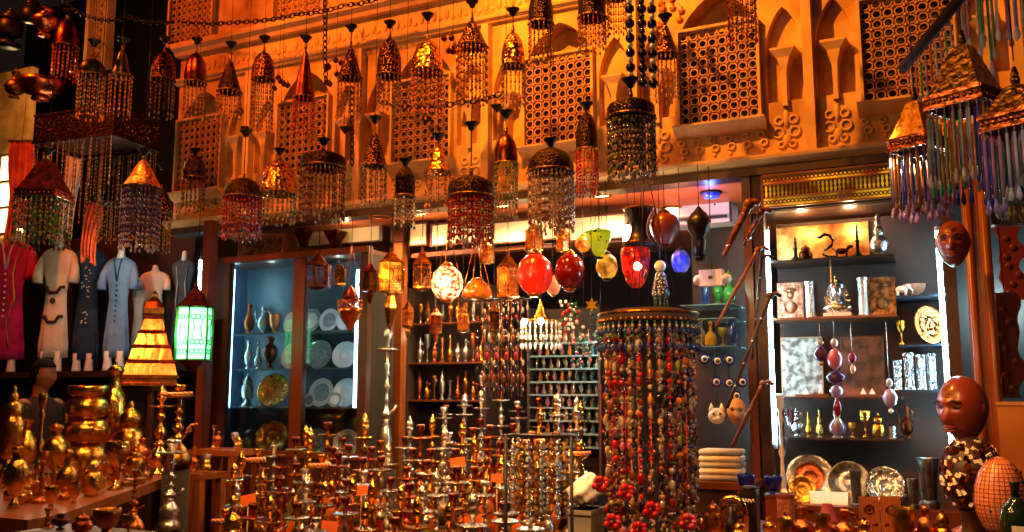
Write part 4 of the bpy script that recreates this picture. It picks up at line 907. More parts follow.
# ------------------------------------------------------------------ glass-fronted cabinet of plates
YL = -.12
lx0, lx1 = W(214, 350, YL).x, W(367, 350, YL).x
lz0, lz1 = W(300, 458, YL).z, W(300, 258, YL).z
lc = Vector(((lx0+lx1)/2, YL, 0)); LB = .22
gcab = thing('glass_cabinet', 'wood-framed glass cabinet of plates lit by cold tubes beside the green lantern', 'cabinet', lc)
G = lambda nm, lo, hi, m, parent=gcab: cb(nm, lo, hi, m, parent, lc)
for a, b_, m in ((214, 228, 'dark_wood'), (293, 304, 'red_wood'), (360, 368, 'dark_wood')): G('post', (W(a, 350, YL).x, YL-.02, 0), (W(b_, 350, YL).x, YL+.04, lz1+.05), m)
G('base', (lx0, YL-.015, 0), (lx1, LB, lz0), 'dark_wood'); G('bottom_rail', (lx0, YL-.03, lz0), (lx1, YL+.035, lz0+.05), 'red_wood')
G('top_rail', (lx0, YL-.03, lz1), (lx1, YL+.05, lz1+.05), 'red_wood'); G('top_panel', (lx0, YL+.05, lz1), (lx1, LB, lz1+.03), 'dark_wood')
G('back_panel', (lx0, LB, lz0), (lx1, LB+.02, lz1), 'pale_back'); G('side_panel', (lx0, YL+.05, lz0), (lx0+.02, LB, lz1), 'blue_back'); G('side_panel', (lx1-.02, YL+.05, lz0), (lx1, LB, lz1), 'charcoal_cloth')
LZ = {}
for nm, y in (('p', 331), ('q', 368), ('r', 407)):
    z = W(320, y, 0).z; LZ[nm] = z; G('shelf', (lx0+.03, YL+.07, z-.01), (lx1-.03, LB-.002, z), 'shelf_glass')
LZ['s'] = lz0+.001
for px in (232, 357):
    x = W(px, 330, YL+.09).x-lc.x
    tb = MB().tube([(0, 0, W(px, 408, YL).z), (0, 0, W(px, 268, YL).z)], .013, 10).obj('light_tube', ['tube_light'], gcab, (x, .085, 0))
for a, b_ in ((228, 293), (304, 360)):
    xa, xb = W(a, 350, YL).x, W(b_, 350, YL).x
    G('glass_pane', (xa, YL+.005, lz0+.05), (xb, YL+.011, lz1), 'glass_smoke')
for px, e in ((330, 5), (262, 3)): light('POINT', Vector((W(px, 300, YL).x, YL+.10, lz1-.03)), e*.6, (.62, .92, 1), 0)  # added cold fill, strengthening the light tubes
lk = K(320, 350, 0)
def lp(px, nm, Y): return atz(px, LZ[nm]+.001, Y)
for i, (px, nm, r, m, m2, Y, sx, lab) in enumerate((
    (291, 'p', 12, 'plate_silver', 'plate_silver', .14, .7, 'narrow plate half hidden behind the middle post, top row'), (311, 'p', 13, 'plate_grey', 'plate_silver', .12, .85, 'grey-rimmed plate in the top row just past the middle post'), (329, 'p', 12.5, 'plate_silver', 'plate_grey', .12, .85, 'plate with dark centre in the middle of the top row'), (347, 'p', 12, 'plate_silver', 'plate_silver', .12, 1, 'plate at the end of the top row beside the light tube'),
    (290, 'q', 14, 'plate_silver', 'plate_silver', .14, .7, 'narrow plate half hidden behind the middle post, second row'), (319, 'q', 15, 'plate_grey', 'plate_grey', .12, .95, 'engraved plate with dark centre ring in the second row'), (345, 'q', 14, 'plate_silver', 'plate_silver', .12, 1, 'plain bright plate at the end of the second row'),
    (321, 'r', 15, 'plate_silver', 'plate_grey', .14, .9, 'large engraved plate in the third row'), (346, 'r', 15, 'plate_silver', 'plate_silver', .14, .95, 'large plain bright plate at the end of the third row'), (309, 'r', 7, 'plate_silver', 'plate_grey', -.03, 1, 'small saucer in front of the third row beside the middle post'), (335, 'r', 7.5, 'plate_grey', 'plate_silver', -.03, 1, 'small engraved saucer in front of the third row between two large plates'),
    (316, 's', 14, 'plate_grey', 'plate_grey', .12, 1, 'dim pewter plate on the cabinet bottom past the middle post'), (346, 's', 14, 'plate_silver', 'plate_grey', .12, 1, 'large ringed plate on the cabinet bottom near the light tube'),
    (273, 'r', 17.5, 'engraved_copper', 'copper', -.02, 1, 'large bright copper plate leaning in the glass cabinet'), (271, 's', 18, 'engraved_brass', 'brass', -.02, 1, 'large brass plate on the bottom of the glass cabinet'))):
    plate(lab, lp(px, nm, Y), r*lk, m, 'plates in the glass cabinet', 1.28, .2, m2=m2, sx=sx)
for px, nm, h, r, kd, m, hd, lab in ((249, 'p', 34, 6, 'jug', 'copper_dark', 0, 'dark jug on the top shelf beside the light tube'), (263, 'p', 30, 6, 'jug', 'silver', 1, 'silver ewer with handle on the top shelf of the glass cabinet'), (275, 'p', 20, 6, 'bowl', 'copper', 0, 'copper bowl on the top shelf of the glass cabinet'), (248, 'q', 30, 4.5, 'vase', 'silver', 0, 'slim silver vase by the light tube on the second shelf'), (258, 'q', 32, 4.5, 'spire', 'silver', 0, 'slim silver bottle on the second shelf beside the copper urn'), (270, 'q', 34, 8, 'urn', 'copper_dark', 0, 'round dark copper urn on the second shelf'), (247, 'r', 34, 6.5, 'samovar', 'silver_dull', 0, 'dim pewter pot on the third shelf'), (249, 's', 28, 8, 'jar', 'silver_dull', 0, 'dim pewter jar on the cabinet bottom')):
    vessel('cabinet_'+kd, lab, 'vessel', lp(px, nm, .08), r*lk, h*lk, kd, m, 'vessels in the glass cabinet', handle=hd, spout=hd, rz=FACE)
# warm show boards and mirror cupboards above, seen under the shop ceiling
for i, (a, b_, y0, y1, Y, lab) in enumerate(((238, 284, 222, 250, .08, 'orange wooden board box on top of the glass cabinet'),)):
    p, q = W(a, y1, Y), W(b_, y0, Y)
    r_ = thing('wooden_crate', lab, 'box', ((p.x+q.x)/2, Y+.1, lz1+.055)); MB().box((0, 0, (q.z-p.z)/2), (q.x-p.x, .2, q.z-p.z)).obj('body', ['orange_wood'], r_); MB().box((0, -.105, (q.z-p.z)/2), ((q.x-p.x)*.9, .012, (q.z-p.z)*.7)).obj('front_panel', ['old_brass'], r_)
for i, (a, b_, y0, y1, Y, lab) in enumerate(((306, 384, 224, 248, .42, 'cream lit panel cupboard nearest the glass cabinet'), (410, 428, 222, 247, .36, 'narrow cream panel cupboard behind the brass lanterns'), (431, 478, 220, 247, .36, 'wide cream panel cupboard behind the scarlet fringed lamp'), (482, 560, 216, 246, .36, 'cream panel cupboard behind the crystal fringed dome lamp'), (564, 628, 212, 243, .36, 'cream panel cupboard behind the black brass-necked urn'))):
    p, q = W(a, y1, Y), W(b_, y0, Y); w, h = q.x-p.x, q.z-p.z
    r_ = thing('wall_cupboard', lab, 'cupboard', ((p.x+q.x)/2, Y, p.z), 0, 'cream cupboards under the shop ceiling')
    MB().box((0, .10, h/2), (w, .18, h)).obj('body', ['dark_wood'], r_); MB().box((0, 0, h/2), (w*.94, .016, h*.86)).obj('door', ['cream_panel'], r_)
    f = MB()
    for s in (-1, 1): f.box((s*(w*.48), -.006, h/2), (w*.04, .03, h)); f.box((0, -.006, h/2+s*h*.46), (w*.92, .03, h*.07))
    f.obj('frame', ['red_wood'], r_)
p, q = W(410, 252, .36), W(634, 247, .36)
structure(MB().box((0, 0, 0), (q.x-p.x, .12, .035)).obj('trim_8', ['red_wood'], None, ((p.x+q.x)/2, .44, W(470, 247, .36).z-.03)))
for px in (345, 419, 455, 520, 596): light('POINT', W(px, 230, .16), 1.6, (1, .74, .4), 0)  # added fill points brightening the cream doors
# copper lanterns with shades like cones, hung before the cream cupboards
for px, y0, y1, y2, w, Y, lab in ((335, 226, 232, 248, 24, .2, 'small dark funnel shade hanging before the cream cupboard nearest the glass cabinet'), (303, 224, 230, 247, 20, .2, 'small dark funnel shade above the middle post of the glass cabinet')):
    k = K(px, y1, Y); r_ = thing('funnel_shade', lab, 'lamp shade', W(px, y2, Y), 0, 'dark funnel shades'); H = (y2-y1)*k
    MB().lathe([(w*.12*k, 0), (w*.5*k, H), (w*.52*k, H+.006), (w*.48*k, H), (w*.1*k, .005)], 4, smooth=False, ph=PI/4, cap=False).obj('lamp_shade', ['copper_dark'], r_); MB().tube([(0, 0, 0), (0, 0, 2.95-W(px, y2, Y).z)], .003, 5).obj('cord', ['iron'], r_)
# ------------------------------------------------------------------ lanterns
def lantern(label, px, y0, y1, yb, w, Y, metal, glass, ycord=None, sides=6, name='lantern', point=None, col=None, group=None, lattice_m=None, sub=None):
    """crown y0-y1, glazed body y1-yb"""
    k = K(px, yb, Y); P = W(px, yb, Y); R = w*k/2; H = (yb-y1)*k; C = (y1-y0)*k; ph = PI/sides
    root = thing(name, label, 'lantern', P, FACE, group)
    MB().lathe([(R*.35, -C*.28), (R*.5, -C*.22), (R*.8, -.012), (R*1.02, -.01), (R*1.02, .006)], sides, smooth=False, ph=ph).obj('base', [metal], root)
    if sub: MB().lathe([(.003, -sub*k), (R*.3, -sub*k*.8), (R*.5, -sub*k*.4), (R*.35, -C*.26)], sides, smooth=False, ph=ph).obj('lower_drop', [metal], root)
    MB().lathe([(R*.86, .006), (R*.92, H*.5), (R*.86, H)], sides, smooth=False, ph=ph, cap=False).obj('glass', [glass], root)
    f = MB()
    for i in range(sides):
        a = ph+2*PI*i/sides; b_ = ph+2*PI*(i+1)/sides
        f.tube([(R*.96*math.cos(a), R*.96*math.sin(a), 0), (R*.99*math.cos(a), R*.99*math.sin(a), H*.5), (R*.96*math.cos(a), R*.96*math.sin(a), H)], R*.06, 5)
        A, Bv = Vector((R*.93*math.cos(a), R*.93*math.sin(a), 0)), Vector((R*.93*math.cos(b_), R*.93*math.sin(b_), 0))
        rot = Matrix.Rotation(math.atan2(Bv.y-A.y, Bv.x-A.x), 4, 'Z'); L = (Bv-A).length
        for zz in (.16, .34, .82):
            for u in (.25, .5, .75): f.torus((0, 0, 0), min(L*.14, H*.09), R*.028, 9, 4, 0, TR(A.lerp(Bv, u)*1.02+Vector((0, 0, H*zz))) @ rot @ RX(PI/2))
        for u in (.22, .78): f.tube([tuple(A.lerp(Bv, u)*1.02+Vector((0, 0, H*.4))), tuple(A.lerp(Bv, .5+(u-.5)*.6)*1.02+Vector((0, 0, H*.62))), tuple(A.lerp(Bv, u)*1.02+Vector((0, 0, H*.76)))], R*.03, 4)
    f.torus((0, 0, H), R*.95, R*.05, sides*3, 5); f.torus((0, 0, 0), R*.95, R*.05, sides*3, 5)
    f.obj('frame', [lattice_m or metal], root)
    MB().lathe([(R*1.08, H), (R*1.04, H+C*.08), (R*.7, H+C*.3), (R*.5, H+C*.5), (R*.42, H+C*.62), (R*.16, H+C*.82), (R*.05, H+C)], sides, smooth=False, ph=ph).obj('crown', [metal], root); cw_ = root.children[-1]
    MB().torus((0, 0, H+C), R*.14, R*.035, 10, 5, 0, TR((0, 0, H+C)) @ RX(PI/2) @ TR((0, 0, -H-C))).obj('ring', [metal], cw_)
    if ycord is not None: MB().tube([(0, 0, H+C), (0, 0, W(px, ycord, Y).z-P.z)], .003, 5).obj('cord', ['iron'], root)
    if point: light('POINT', P+Vector((0, -R*1.6, H*.5)), point, col, .03)
    return root
lantern('glowing green pierced lantern hanging beside the copper pyramid lantern', 193, 284, 308, 360, 36, -.72, 'copper_dark', 'glow_green', 100, 6, point=5, col=(.25, 1, .45), lattice_m='green_paint', sub=12)
lantern('dark copper lantern hanging unlit before the glass cabinet', 318, 252, 266, 286, 25, -.45, 'copper_dark', 'glass_smoke', 150, 6)
lantern('brass lantern glowing amber with dome top in front of the shop post', 391, 249, 263, 292, 27, -.75, 'brass', 'glow_amber', 200, 6, point=3, col=(1, .55, .15), sub=40)
lantern('slim unlit brass lantern beside the amber glowing lantern', 422, 248, 264, 287, 19, -.65, 'brass', 'glass_brown', 205, 6)
lantern('tall brass lantern with amber panes next to the round red glass lamp', 508, 252, 268, 296, 24, -.34, 'brass', 'glow_amber_dim', 215, 6, point=1.5, col=(1, .5, .12))
lantern('small copper lantern with dark panes above the bottle shelves beside the crystal lamp', 534, 222, 232, 250, 20, -.3, 'brass', 'glow_amber_dim', 190, 6)
for px, y0, y1, yb, w, Y, me, gl, yc, sb, lab in ((408, 300, 310, 326, 12, -.5, 'brass', 'glow_amber_dim', 220, 14, 'little brass lantern hanging low between the amber lantern and brass shelf'), (436, 306, 316, 332, 13, -.3, 'copper', 'glass_brown', 220, 12, 'little copper lantern hanging below the mosaic lamp'), (463, 304, 314, 330, 13, -.4, 'brass', 'glow_amber_dim', 220, 0, 'little brass lantern hanging below the amber bowl lamp'), (494, 302, 312, 330, 13, -.45, 'old_brass', 'glass_brown', 220, 14, 'little dark lantern hanging beside the trinket strings'), (488, 236, 246, 262, 15, -.1, 'brass', 'glow_amber_dim', 200, 0, 'small brass lantern hanging behind the tall amber-paned lantern'), (563, 226, 234, 250, 14, -.15, 'brass', 'glow_amber_dim', 200, 0, 'small brass lantern hanging above the dark red globe'), (370, 262, 272, 290, 15, -.62, 'copper_dark', 'glass_brown', 200, 14, 'dark slim lantern hanging at the end of the glass cabinet'), (340, 262, 270, 284, 12, -.75, 'old_brass', 'glass_brown', 200, 0, 'tiny old brass lantern hanging above the incense burner')):
    lantern(lab, px, y0, y1, yb, w, Y, me, gl, yc, 6, sub=sb or None, group='small hanging lanterns')
# brass incense burner lamp on chains
k = K(350, 310, -.6); P = W(350, 318, -.6); r_ = thing('incense_burner', 'pierced red-brass incense burner on chains in front of the cold plates', 'incense burner', P)
MB().lathe([(.01, -14*k), (4*k, -8*k), (9*k, -1*k), (13*k, 6*k), (13*k, 10*k)], 14).obj('bowl', ['copper'], r_)
f = MB()
for q in range(14):
    a = 2*PI*q/14; f.torus((0, 0, 0), 2.4*k, .6*k, 9, 4, 0, TR((12.4*k*math.cos(a), 12.4*k*math.sin(a), 14*k)) @ RZ(a) @ RY(PI/2))
f.torus((0, 0, 17*k), 12.5*k, .8*k, 18, 5); f.obj('gallery', ['copper'], r_); MB().lathe([(9*k, 17*k), (7*k, 24*k), (3*k, 30*k), (.004, 33*k)], 14).obj('dome', ['copper_dark'], r_)
f = MB()
for a in (.3, 2.4, 4.5): f.tube([(12*k*math.cos(a), 12*k*math.sin(a), 16*k), (0, 0, 75*k)], .003, 4)
f.tube([(0, 0, 75*k), (0, 0, 130*k)], .003, 4); f.obj('cord', ['old_brass'], r_); MB().ball((0, 0, 22*k), 4*k, 8, 6).obj('bulb', ['glow_amber'], r_)
# fluorescent stick by the passage
tb = thing('light_stick', 'thin upright fluorescent stick above the green lantern', 'light', W(199, 293, .1)); h = 33*K(199, 275, .1); MB().tube([(0, 0, 0), (0, 0, h)], .012, 8).obj('light_tube', ['tube_light'], tb); MB().tube([(0, 0, h), (0, 0, h+.9)], .003, 4).obj('cord', ['iron'], tb)
p = W(208, 300, -.32); structure(MB().box((0, 0, 1.5), (.075, .09, 3.0)).obj('column', ['red_wood'], None, (p.x, -.32, 0)))
# ------------------------------------------------------------------ gowns
sz = W(70, 372, .45).z
sh_ = thing('display_shelf', 'long dark shelf carrying the gowns above the brass table', 'shelf', (W(70, 372, .45).x, .5, 0))
MB().box((0, 0, sz-.03), (W(165, 372, .5).x-W(-25, 372, .5).x, .6, .06)).obj('board', ['dark_wood'], sh_); MB().box((0, .1, (sz-.06)/2), (W(160, 372, .5).x-W(-20, 372, .5).x, .36, sz-.06)).obj('base', ['dark_panel'], sh_)
def gown(label, px, yt, yb, w, Y, m, trims, sleeves=True, feet=True, name='gown', hem=1.0, cat='dress'):
    k = K(px, 300, Y); P = W(px, yb, Y); H = (yt-yb)*-k; R = w*k/2
    root = thing(name, label, cat, Vector((P.x, P.y, sz if feet else P.z)), FACE*.9, 'gowns shown on the dark shelf')
    z0 = P.z-sz+.005 if feet else 0
    prof = [(hem*.80, 0), (.80, .12), (.70, .3), (.62, .45), (.58, .58), (.68, .7), (.86, .8), (.98, .88), (.95, .92), (.72, .955), (.3, .985), (.24, 1.02)]
    def mod(a, z):
        t = max(0, 1-(z-z0)/(H*.7)); return 1+.07*t*math.sin(a*9+z*3)+.03*t*math.sin(a*17)
    T = Matrix.Diagonal((1, .42, 1, 1)); b = MB().lathe([(r*R, z0+z*H) for r, z in prof], 44, T=T, cap=True, mod=mod); b.obj('body_cloth', [m], root)
    if sleeves:
        for s in (-1, 1): MB().tube([(s*R*.82, 0, z0+H*.89), (s*R*.98, -.02, z0+H*.80), (s*R*1.04, -.03, z0+H*.72), (s*R*1.02, -.04, z0+H*.66)], R*.24, 10, taper=lambda t: .9+.35*t).obj('sleeve', [m], root)
    MB().lathe([(R*.25, z0+H*.97), (R*.2, z0+H*1.03), (R*.2, z0+H*1.07), (R*.05, z0+H*1.09)], 12).obj('mannequin_neck', ['mannequin_white'], root)
    for kind, tm in trims:
        b = MB()
        def fp(x, t): 
            rr = R*(.7 if t < .7 else .8); return (x*R, -.42*rr*math.sqrt(max(.03, 1-(x/.85)**2))-.012, z0+t*H)
        if kind == 'neck':
            for s in (-1, 1): b.tube([fp(s*.24, .96), fp(s*.12, .86), fp(0, .74)], R*.05, 5)
            for q in range(8): MB().ball(fp(0, .70-.05*q), R*.06, 6, 4).obj('button', [tm], root)
        elif kind == 'band':
            for t in (.36, .62): b.tube([fp(x, t+(.0 if abs(x) > .3 else -.05)) for x in (-.6, -.4, -.2, 0, .2, .4, .6)], R*.09, 5)
            b.ball(fp(0, .5), R*.16, 8, 6, 0, (1, .3, 1))
        elif kind == 'swirl':
            b.tube([fp(-.5, .9), fp(-.3, .7), fp(-.42, .5), fp(-.2, .3), fp(-.3, .1)], R*.05, 5); MB().tube([fp(.5, .9), fp(.3, .7), fp(.42, .5), fp(.2, .3), fp(.3, .1)], R*.05, 5).obj('stitch_pattern', [tm], root)
        elif kind == 'panel':
            for q in range(26): b.ball(fp(rnd.uniform(-.28, .28), rnd.uniform(.5, .92)), R*.05, 5, 4)
            b2 = MB()
            for q in range(8): b2.ball(fp(rnd.uniform(-.2, .2), rnd.uniform(.3, .45)), R*.06, 5, 4)
            b2.obj('stitch_pattern', [tm], root)
        b.obj('stitch_pattern', [tm], root)
    if not feet: MB().tube([(0, 0, H), (0, .05, H+.6)], .003, 4).obj('cord', ['iron'], root)
    if feet:
        for s in (-1, 1): MB().lathe([(.05, 0), (.045, .03), (.038, z0*.6+.02), (.04, z0+.06)], 10, T=TR((s*R*.38, -.02, 0))).obj('mannequin_leg', ['mannequin_white'], root)
    return root
gown('magenta gown with pale swirling embroidery at the street end of the shelf', 4, 240, 360, 46, .42, 'cloth_magenta', [('swirl', 'embroidery_gold'), ('neck', 'embroidery_silver')])
gown('cream gown with dark brown embroidered bands between magenta and navy gowns', 52, 246, 358, 36, .40, 'cloth_cream', [('band', 'embroidery_brown')])
gown('navy blue gown with silver beaded chest panel', 84, 246, 360, 33, .62, 'cloth_navy', [('panel', 'embroidery_silver')], sleeves=False)
gown('light blue buttoned gown beside the navy gown', 115, 256, 358, 32, .40, 'cloth_blue', [('neck', 'cloth_navy')])
gown('pale grey shawl gown hung narrow behind the copper pyramid lantern', 136, 285, 352, 15, .60, 'cloth_grey', [], sleeves=False, feet=False, name='hanging_cloth')
gown('white shirt on a headless mannequin seen above the copper pyramid lantern', 152, 270, 330, 28, .85, 'mannequin_white', [], feet=False, name='shirt', cat='shirt')
gown('slate striped robe hanging behind the green lantern', 180, 258, 345, 24, .8, 'cloth_slate', [('swirl', 'cloth_grey')], sleeves=False, feet=False, name='robe')
def drape(label, px, yt, yb, w, Y, m, seed=0):
    k = K(px, yt, Y); P = W(px, yt, Y); H = (yb-yt)*k; Wd = w*k; vs = []; fs = []; nx, nz = 24, 14
    for j in range(nz+1):
        for i in range(nx+1):
            u = i/nx-.5; t = j/nz; ww = Wd*(.75+.25*math.sin(PI*min(1, t*1.6+.15)))
            vs.append((u*ww+.02*math.sin(t*4+seed), .03*math.sin(u*26+seed+t*1.5)*(.4+t), -t*H*(1-.08*math.sin(u*5+seed))))
    for j in range(nz):
        for i in range(nx): fs.append((j*(nx+1)+i, (j+1)*(nx+1)+i, (j+1)*(nx+1)+i+1, j*(nx+1)+i+1))
    root = thing('hanging_drape', label, 'cloth', P, FACE)
    o = MB().add(vs, fs).obj('fabric', [m], root); md = o.modifiers.new('s', 'SOLIDIFY'); md.thickness = .008
    MB().tube([(-Wd*.5, 0, .01), (Wd*.5, 0, .01)], .012, 6).obj('rail', ['dark_wood'], root); MB().tube([(0, 0, .01), (0, .05, 1.2)], .002, 4).obj('cord', ['iron'], root)
    return root
drape('orange drape hanging by the bright street window', 22, 142, 236, 27, -.2, 'cloth_orange', 0)
drape('pale scarf hanging below the square perforated frame', 72, 152, 236, 16, .1, 'cloth_cream', 1)
drape('rust orange scarf hanging above the light blue gown', 93, 204, 262, 18, .0, 'cloth_orange', 2)
# pans and pots hung high by the street wall
def pan(label, px, y, w, h, Y, m, kind, name):
    k = K(px, y, Y); r_ = vessel(name, label, 'pot', W(px, y, Y), w*k/2, h*k, kind, m, None); MB().tube([(0, 0, .9), (0, 0, 1+2.2/(h*k))], .012, 4).obj('cord', ['iron'], r_); return r_
pan('glowing orange copper pot hanging at the upper corner near the dome lamp', 44, 36, 24, 30, -1.2, 'copper', 'urn', 'copper_pot')
pan('broad copper pan hanging above the orange drape', 40, 100, 42, 20, -1.0, 'copper', 'bowl', 'copper_pan')
pan('small brass pot hanging on the street wall above the bright window', 14, 98, 20, 30, -1.0, 'old_brass', 'jug', 'brass_pot')
pan('dark kettle hanging at the very corner of the street wall', 8, 46, 26, 40, -.9, 'iron', 'samovar', 'dark_kettle')
pan('dark spherical pot hanging beside the glowing copper pot', 30, 22, 22, 26, -.6, 'iron', 'jar', 'dark_pot')
light('POINT', W(16, 110, .9), 16, (1, .6, .2), .05)  # second added fill for the street wall
light('POINT', W(60, 275, -.6), 13, (1, .75, .5), .1)  # added fill lights in front of the gowns
light('POINT', W(112, 262, -.1), 10, (1, .75, .52), .1)
# ------------------------------------------------------------------ the man by the gowns
def bodypart(mb, a, b_, ra, rb, n=10, st=6):
    a, b_ = Vector(a), Vector(b_); mb.tube([a.lerp(b_, t/st) for t in range(st+1)], 1, n, taper=lambda t: ra+(rb-ra)*t)
man = thing('person', 'dark-haired person in dark shirt standing in profile behind the brass table', 'person', (W(42, 376, -.75).x, -.75, 0), 1.85)
b = MB(); hz_ = W(42, 376, -.75).z; sc = hz_/1.62
hm = head_mesh(None); b.add([tuple(Vector(v)*.235*sc+Vector((0, -.02, 1.62*sc))) for v in hm.v], hm.f)
bodypart(b, (0, .015*sc, 1.38*sc), (0, .0, 1.56*sc), .062*sc, .055*sc)
b.lathe([(.14*sc, .85*sc), (.15*sc, .95*sc), (.145*sc, 1.1*sc), (.18*sc, 1.3*sc), (.17*sc, 1.4*sc), (.07*sc, 1.46*sc)], 18, T=Matrix.Diagonal((1, .62, 1, 1)))
for s in (-1, 1):
    b.ball((s*.185*sc, 0, 1.385*sc), .065*sc, 10, 8)
    bodypart(b, (s*.2*sc, 0, 1.38*sc), (s*.24*sc, .02, 1.08*sc), .05*sc, .04*sc); bodypart(b, (s*.24*sc, .02, 1.08*sc), (s*.2*sc, -.14, .88*sc), .04*sc, .028*sc)
    b.ball((s*.195*sc, -.17, .85*sc), .035*sc, 8, 6, 0, (.6, 1.2, 1.3))
    for q in range(4): bodypart(b, (s*(.175+.013*q)*sc, -.19, .83*sc), (s*(.17+.014*q)*sc, -.205, (.755+.008*abs(q-1))*sc), .009, .007, 6, 3)
    bodypart(b, (s*.17*sc, -.16, .86*sc), (s*.14*sc, -.2, .8*sc), .01, .008, 6, 3)
    bodypart(b, (s*.09*sc, 0, .9*sc), (s*.1*sc, 0, .48*sc), .085*sc, .055*sc); bodypart(b, (s*.1*sc, 0, .48*sc), (s*.1*sc, .01, .06*sc), .053*sc, .036*sc)
    b.ball((s*.1*sc, -.05, .04*sc), .045*sc, 8, 6, 0, (1, 2.3, .9))
o = b.obj('body', ['skin'], man); md = o.modifiers.new('r', 'REMESH'); md.mode = 'VOXEL'; md.voxel_size = .009; md.use_smooth_shade = True
b = MB(); hp = []
for v in hm.v:
    v = Vector(v); q = v*(1.12 if v.y > -.1 else 1.09)
    hp.append(tuple(q*.235*sc+Vector((0, -.016, 1.632*sc))))
keep = [f for f in hm.f if all((hm.v[i][2] > .20 or (hm.v[i][1] > -.08+max(0, -hm.v[i][2])*.5 and hm.v[i][2] > -.28)) for i in f)]
b.add(hp, keep); b.obj('hair', ['hair'], man).modifiers.new('s', 'SOLIDIFY').thickness = .012
b = MB(); b.lathe([(.16*sc, .82*sc), (.165*sc, .95*sc), (.16*sc, 1.1*sc), (.195*sc, 1.3*sc), (.19*sc, 1.4*sc), (.075*sc, 1.465*sc)], 20, T=Matrix.Diagonal((1, .66, 1, 1)), cap=False)
for s in (-1, 1): bodypart(b, (s*.17*sc, 0, 1.41*sc), (s*.235*sc, .015, 1.12*sc), .072*sc, .056*sc)
b.obj('shirt', ['shirt_dark'], man)
b = MB()
for s in (-1, 1): bodypart(b, (s*.085*sc, 0, .92*sc), (s*.1*sc, .005, .08*sc), .1*sc, .055*sc)
b.obj('trousers', ['black_paint'], man)
# ------------------------------------------------------------------ brass table
TZ = 1.05
tp = [Wz(-60, 512, TZ), Wz(28, 520, TZ), Wz(62, 514, TZ), Wz(170, 476, TZ), Wz(146, 464, TZ), Wz(-60, 464, TZ)]
tc_ = sum(tp, Vector())/len(tp); tb_ = thing('brass_table', 'orange wooden table crowded with brassware beside the gowns', 'table', (tc_.x, tc_.y, 0))
n = len(tp); vs = [(p.x-tc_.x, p.y-tc_.y, TZ) for p in tp]+[(p.x-tc_.x, p.y-tc_.y, TZ-.06) for p in tp]
MB().add(vs, [tuple(range(n)), tuple(range(2*n-1, n-1, -1))]+[(i, n+i, n+(i+1) % n, (i+1) % n) for i in range(n)], 0, False).obj('tabletop', ['orange_wood'], tb_)
for i in (3, 4, 5, 0):
    v = vs[i]; MB().box((v[0]*.93, v[1]*.93, (TZ-.06)/2), (.08, .08, TZ-.06)).obj('leg', ['red_wood'], tb_)
def on_t(px, yb): return Wz(px, yb, TZ+.001)
BR = [
 (83, 386, 474, 50, 'stack', 'brass', 'big brass urn of three stacked bowls at the middle of the brass table'),
 (110, 364, 466, 28, 'urn', 'brass_bright', 'tall golden urn behind the stacked-bowl urn'),
 (128, 402, 468, 32, 'jar', 'brass', 'wide brass jar beside the stacked-bowl urn'),
 (8, 386, 478, 26, 'samovar', 'brass', 'brass samovar at the street end of the brass table'),
 (37, 394, 486, 15, 'candlestick', 'brass_bright', 'slim brass candlestick in front of the dark-haired person'),
 (24, 420, 470, 26, 'vase', 'brass', 'flared brass vase between samovar and slim candlestick'),
 (53, 424, 480, 24, 'urn', 'brass', 'brass urn beside the slim brass candlestick'),
 (14, 446, 508, 24, 'urn', 'brass_bright', 'bright brass urn at the front street corner of the brass table'),
 (115, 442, 490, 24, 'goblet', 'brass_bright', 'large bright brass goblet at the table edge'),
 (66, 448, 498, 22, 'jug', 'brass', 'brass jug in front of the stacked-bowl urn'),
 (91, 456, 496, 20, 'jar', 'brass_bright', 'bright brass jar between the brass jug and the goblet'),
 (141, 438, 470, 17, 'urn', 'copper', 'copper urn at the far corner of the brass table'),
 (63, 402, 467, 16, 'spire', 'brass', 'spired brass bottle between the person and the stacked-bowl urn'),
 (40, 452, 503, 16, 'candlestick', 'copper', 'copper candlestick at the front of the brass table'),
 (134, 446, 482, 18, 'samovar', 'brass', 'little brass samovar between goblet and copper urn'),
 (100, 424, 468, 18, 'goblet', 'brass_bright', 'brass goblet standing against the stacked-bowl urn')]
BR = [r for r in BR if r[0] > 0]
for px, y0, y1, w, kd, m, lab in BR:
    P = on_t(px, y1); k = (P-CAM).dot(cF)/F_PX
    vessel('brass_'+kd, lab, 'brassware', P, w*k/2, (y1-y0)*k, kd, m, 'brassware on the table', handle=kd == 'jug', spout=kd == 'jug', rz=FACE)
small = {}
BP = [(on_t(r[0], r[2]), r[3]*.5*(on_t(r[0], r[2])-CAM).dot(cF)/F_PX) for r in BR]
for i in range(3000):
    if len(small) >= 58: break
    px = rnd.uniform(2, 150); yb = rnd.uniform(478, 510) if px < 60 else rnd.uniform(472, 508-(px-60)*.30)
    P = on_t(px, yb); k = (P-CAM).dot(cF)/F_PX; kd = ('jar', 'goblet', 'mortar', 'urn', 'bowl', 'bottle')[i % 6]
    if any((P.xy-q.xy).length < .064 for q in small.values()) or any((P.xy-q.xy).length < r_+.034 for q, r_ in BP): continue
    small[i] = P
rowx = sorted(small.items(), key=lambda t: t[1].x)
for j, (i, P) in enumerate(rowx):
    kd = ('jar', 'goblet', 'mortar', 'urn', 'bowl', 'bottle')[i % 6]; m = ('brass', 'brass_bright', 'copper', 'brass_bright', 'old_brass')[i % 5]
    vessel('miniature_'+kd, 'tiny %s %s on the brass table, %s tiny piece from the street end' % ({'brass': 'brass', 'brass_bright': 'bright brass', 'copper': 'copper', 'old_brass': 'dull brass'}[m], kd, ORD[j]), 'brassware', P, rnd.uniform(.024, .034), rnd.uniform(.06, .13), kd, m, 'tiny brass pieces on the table')
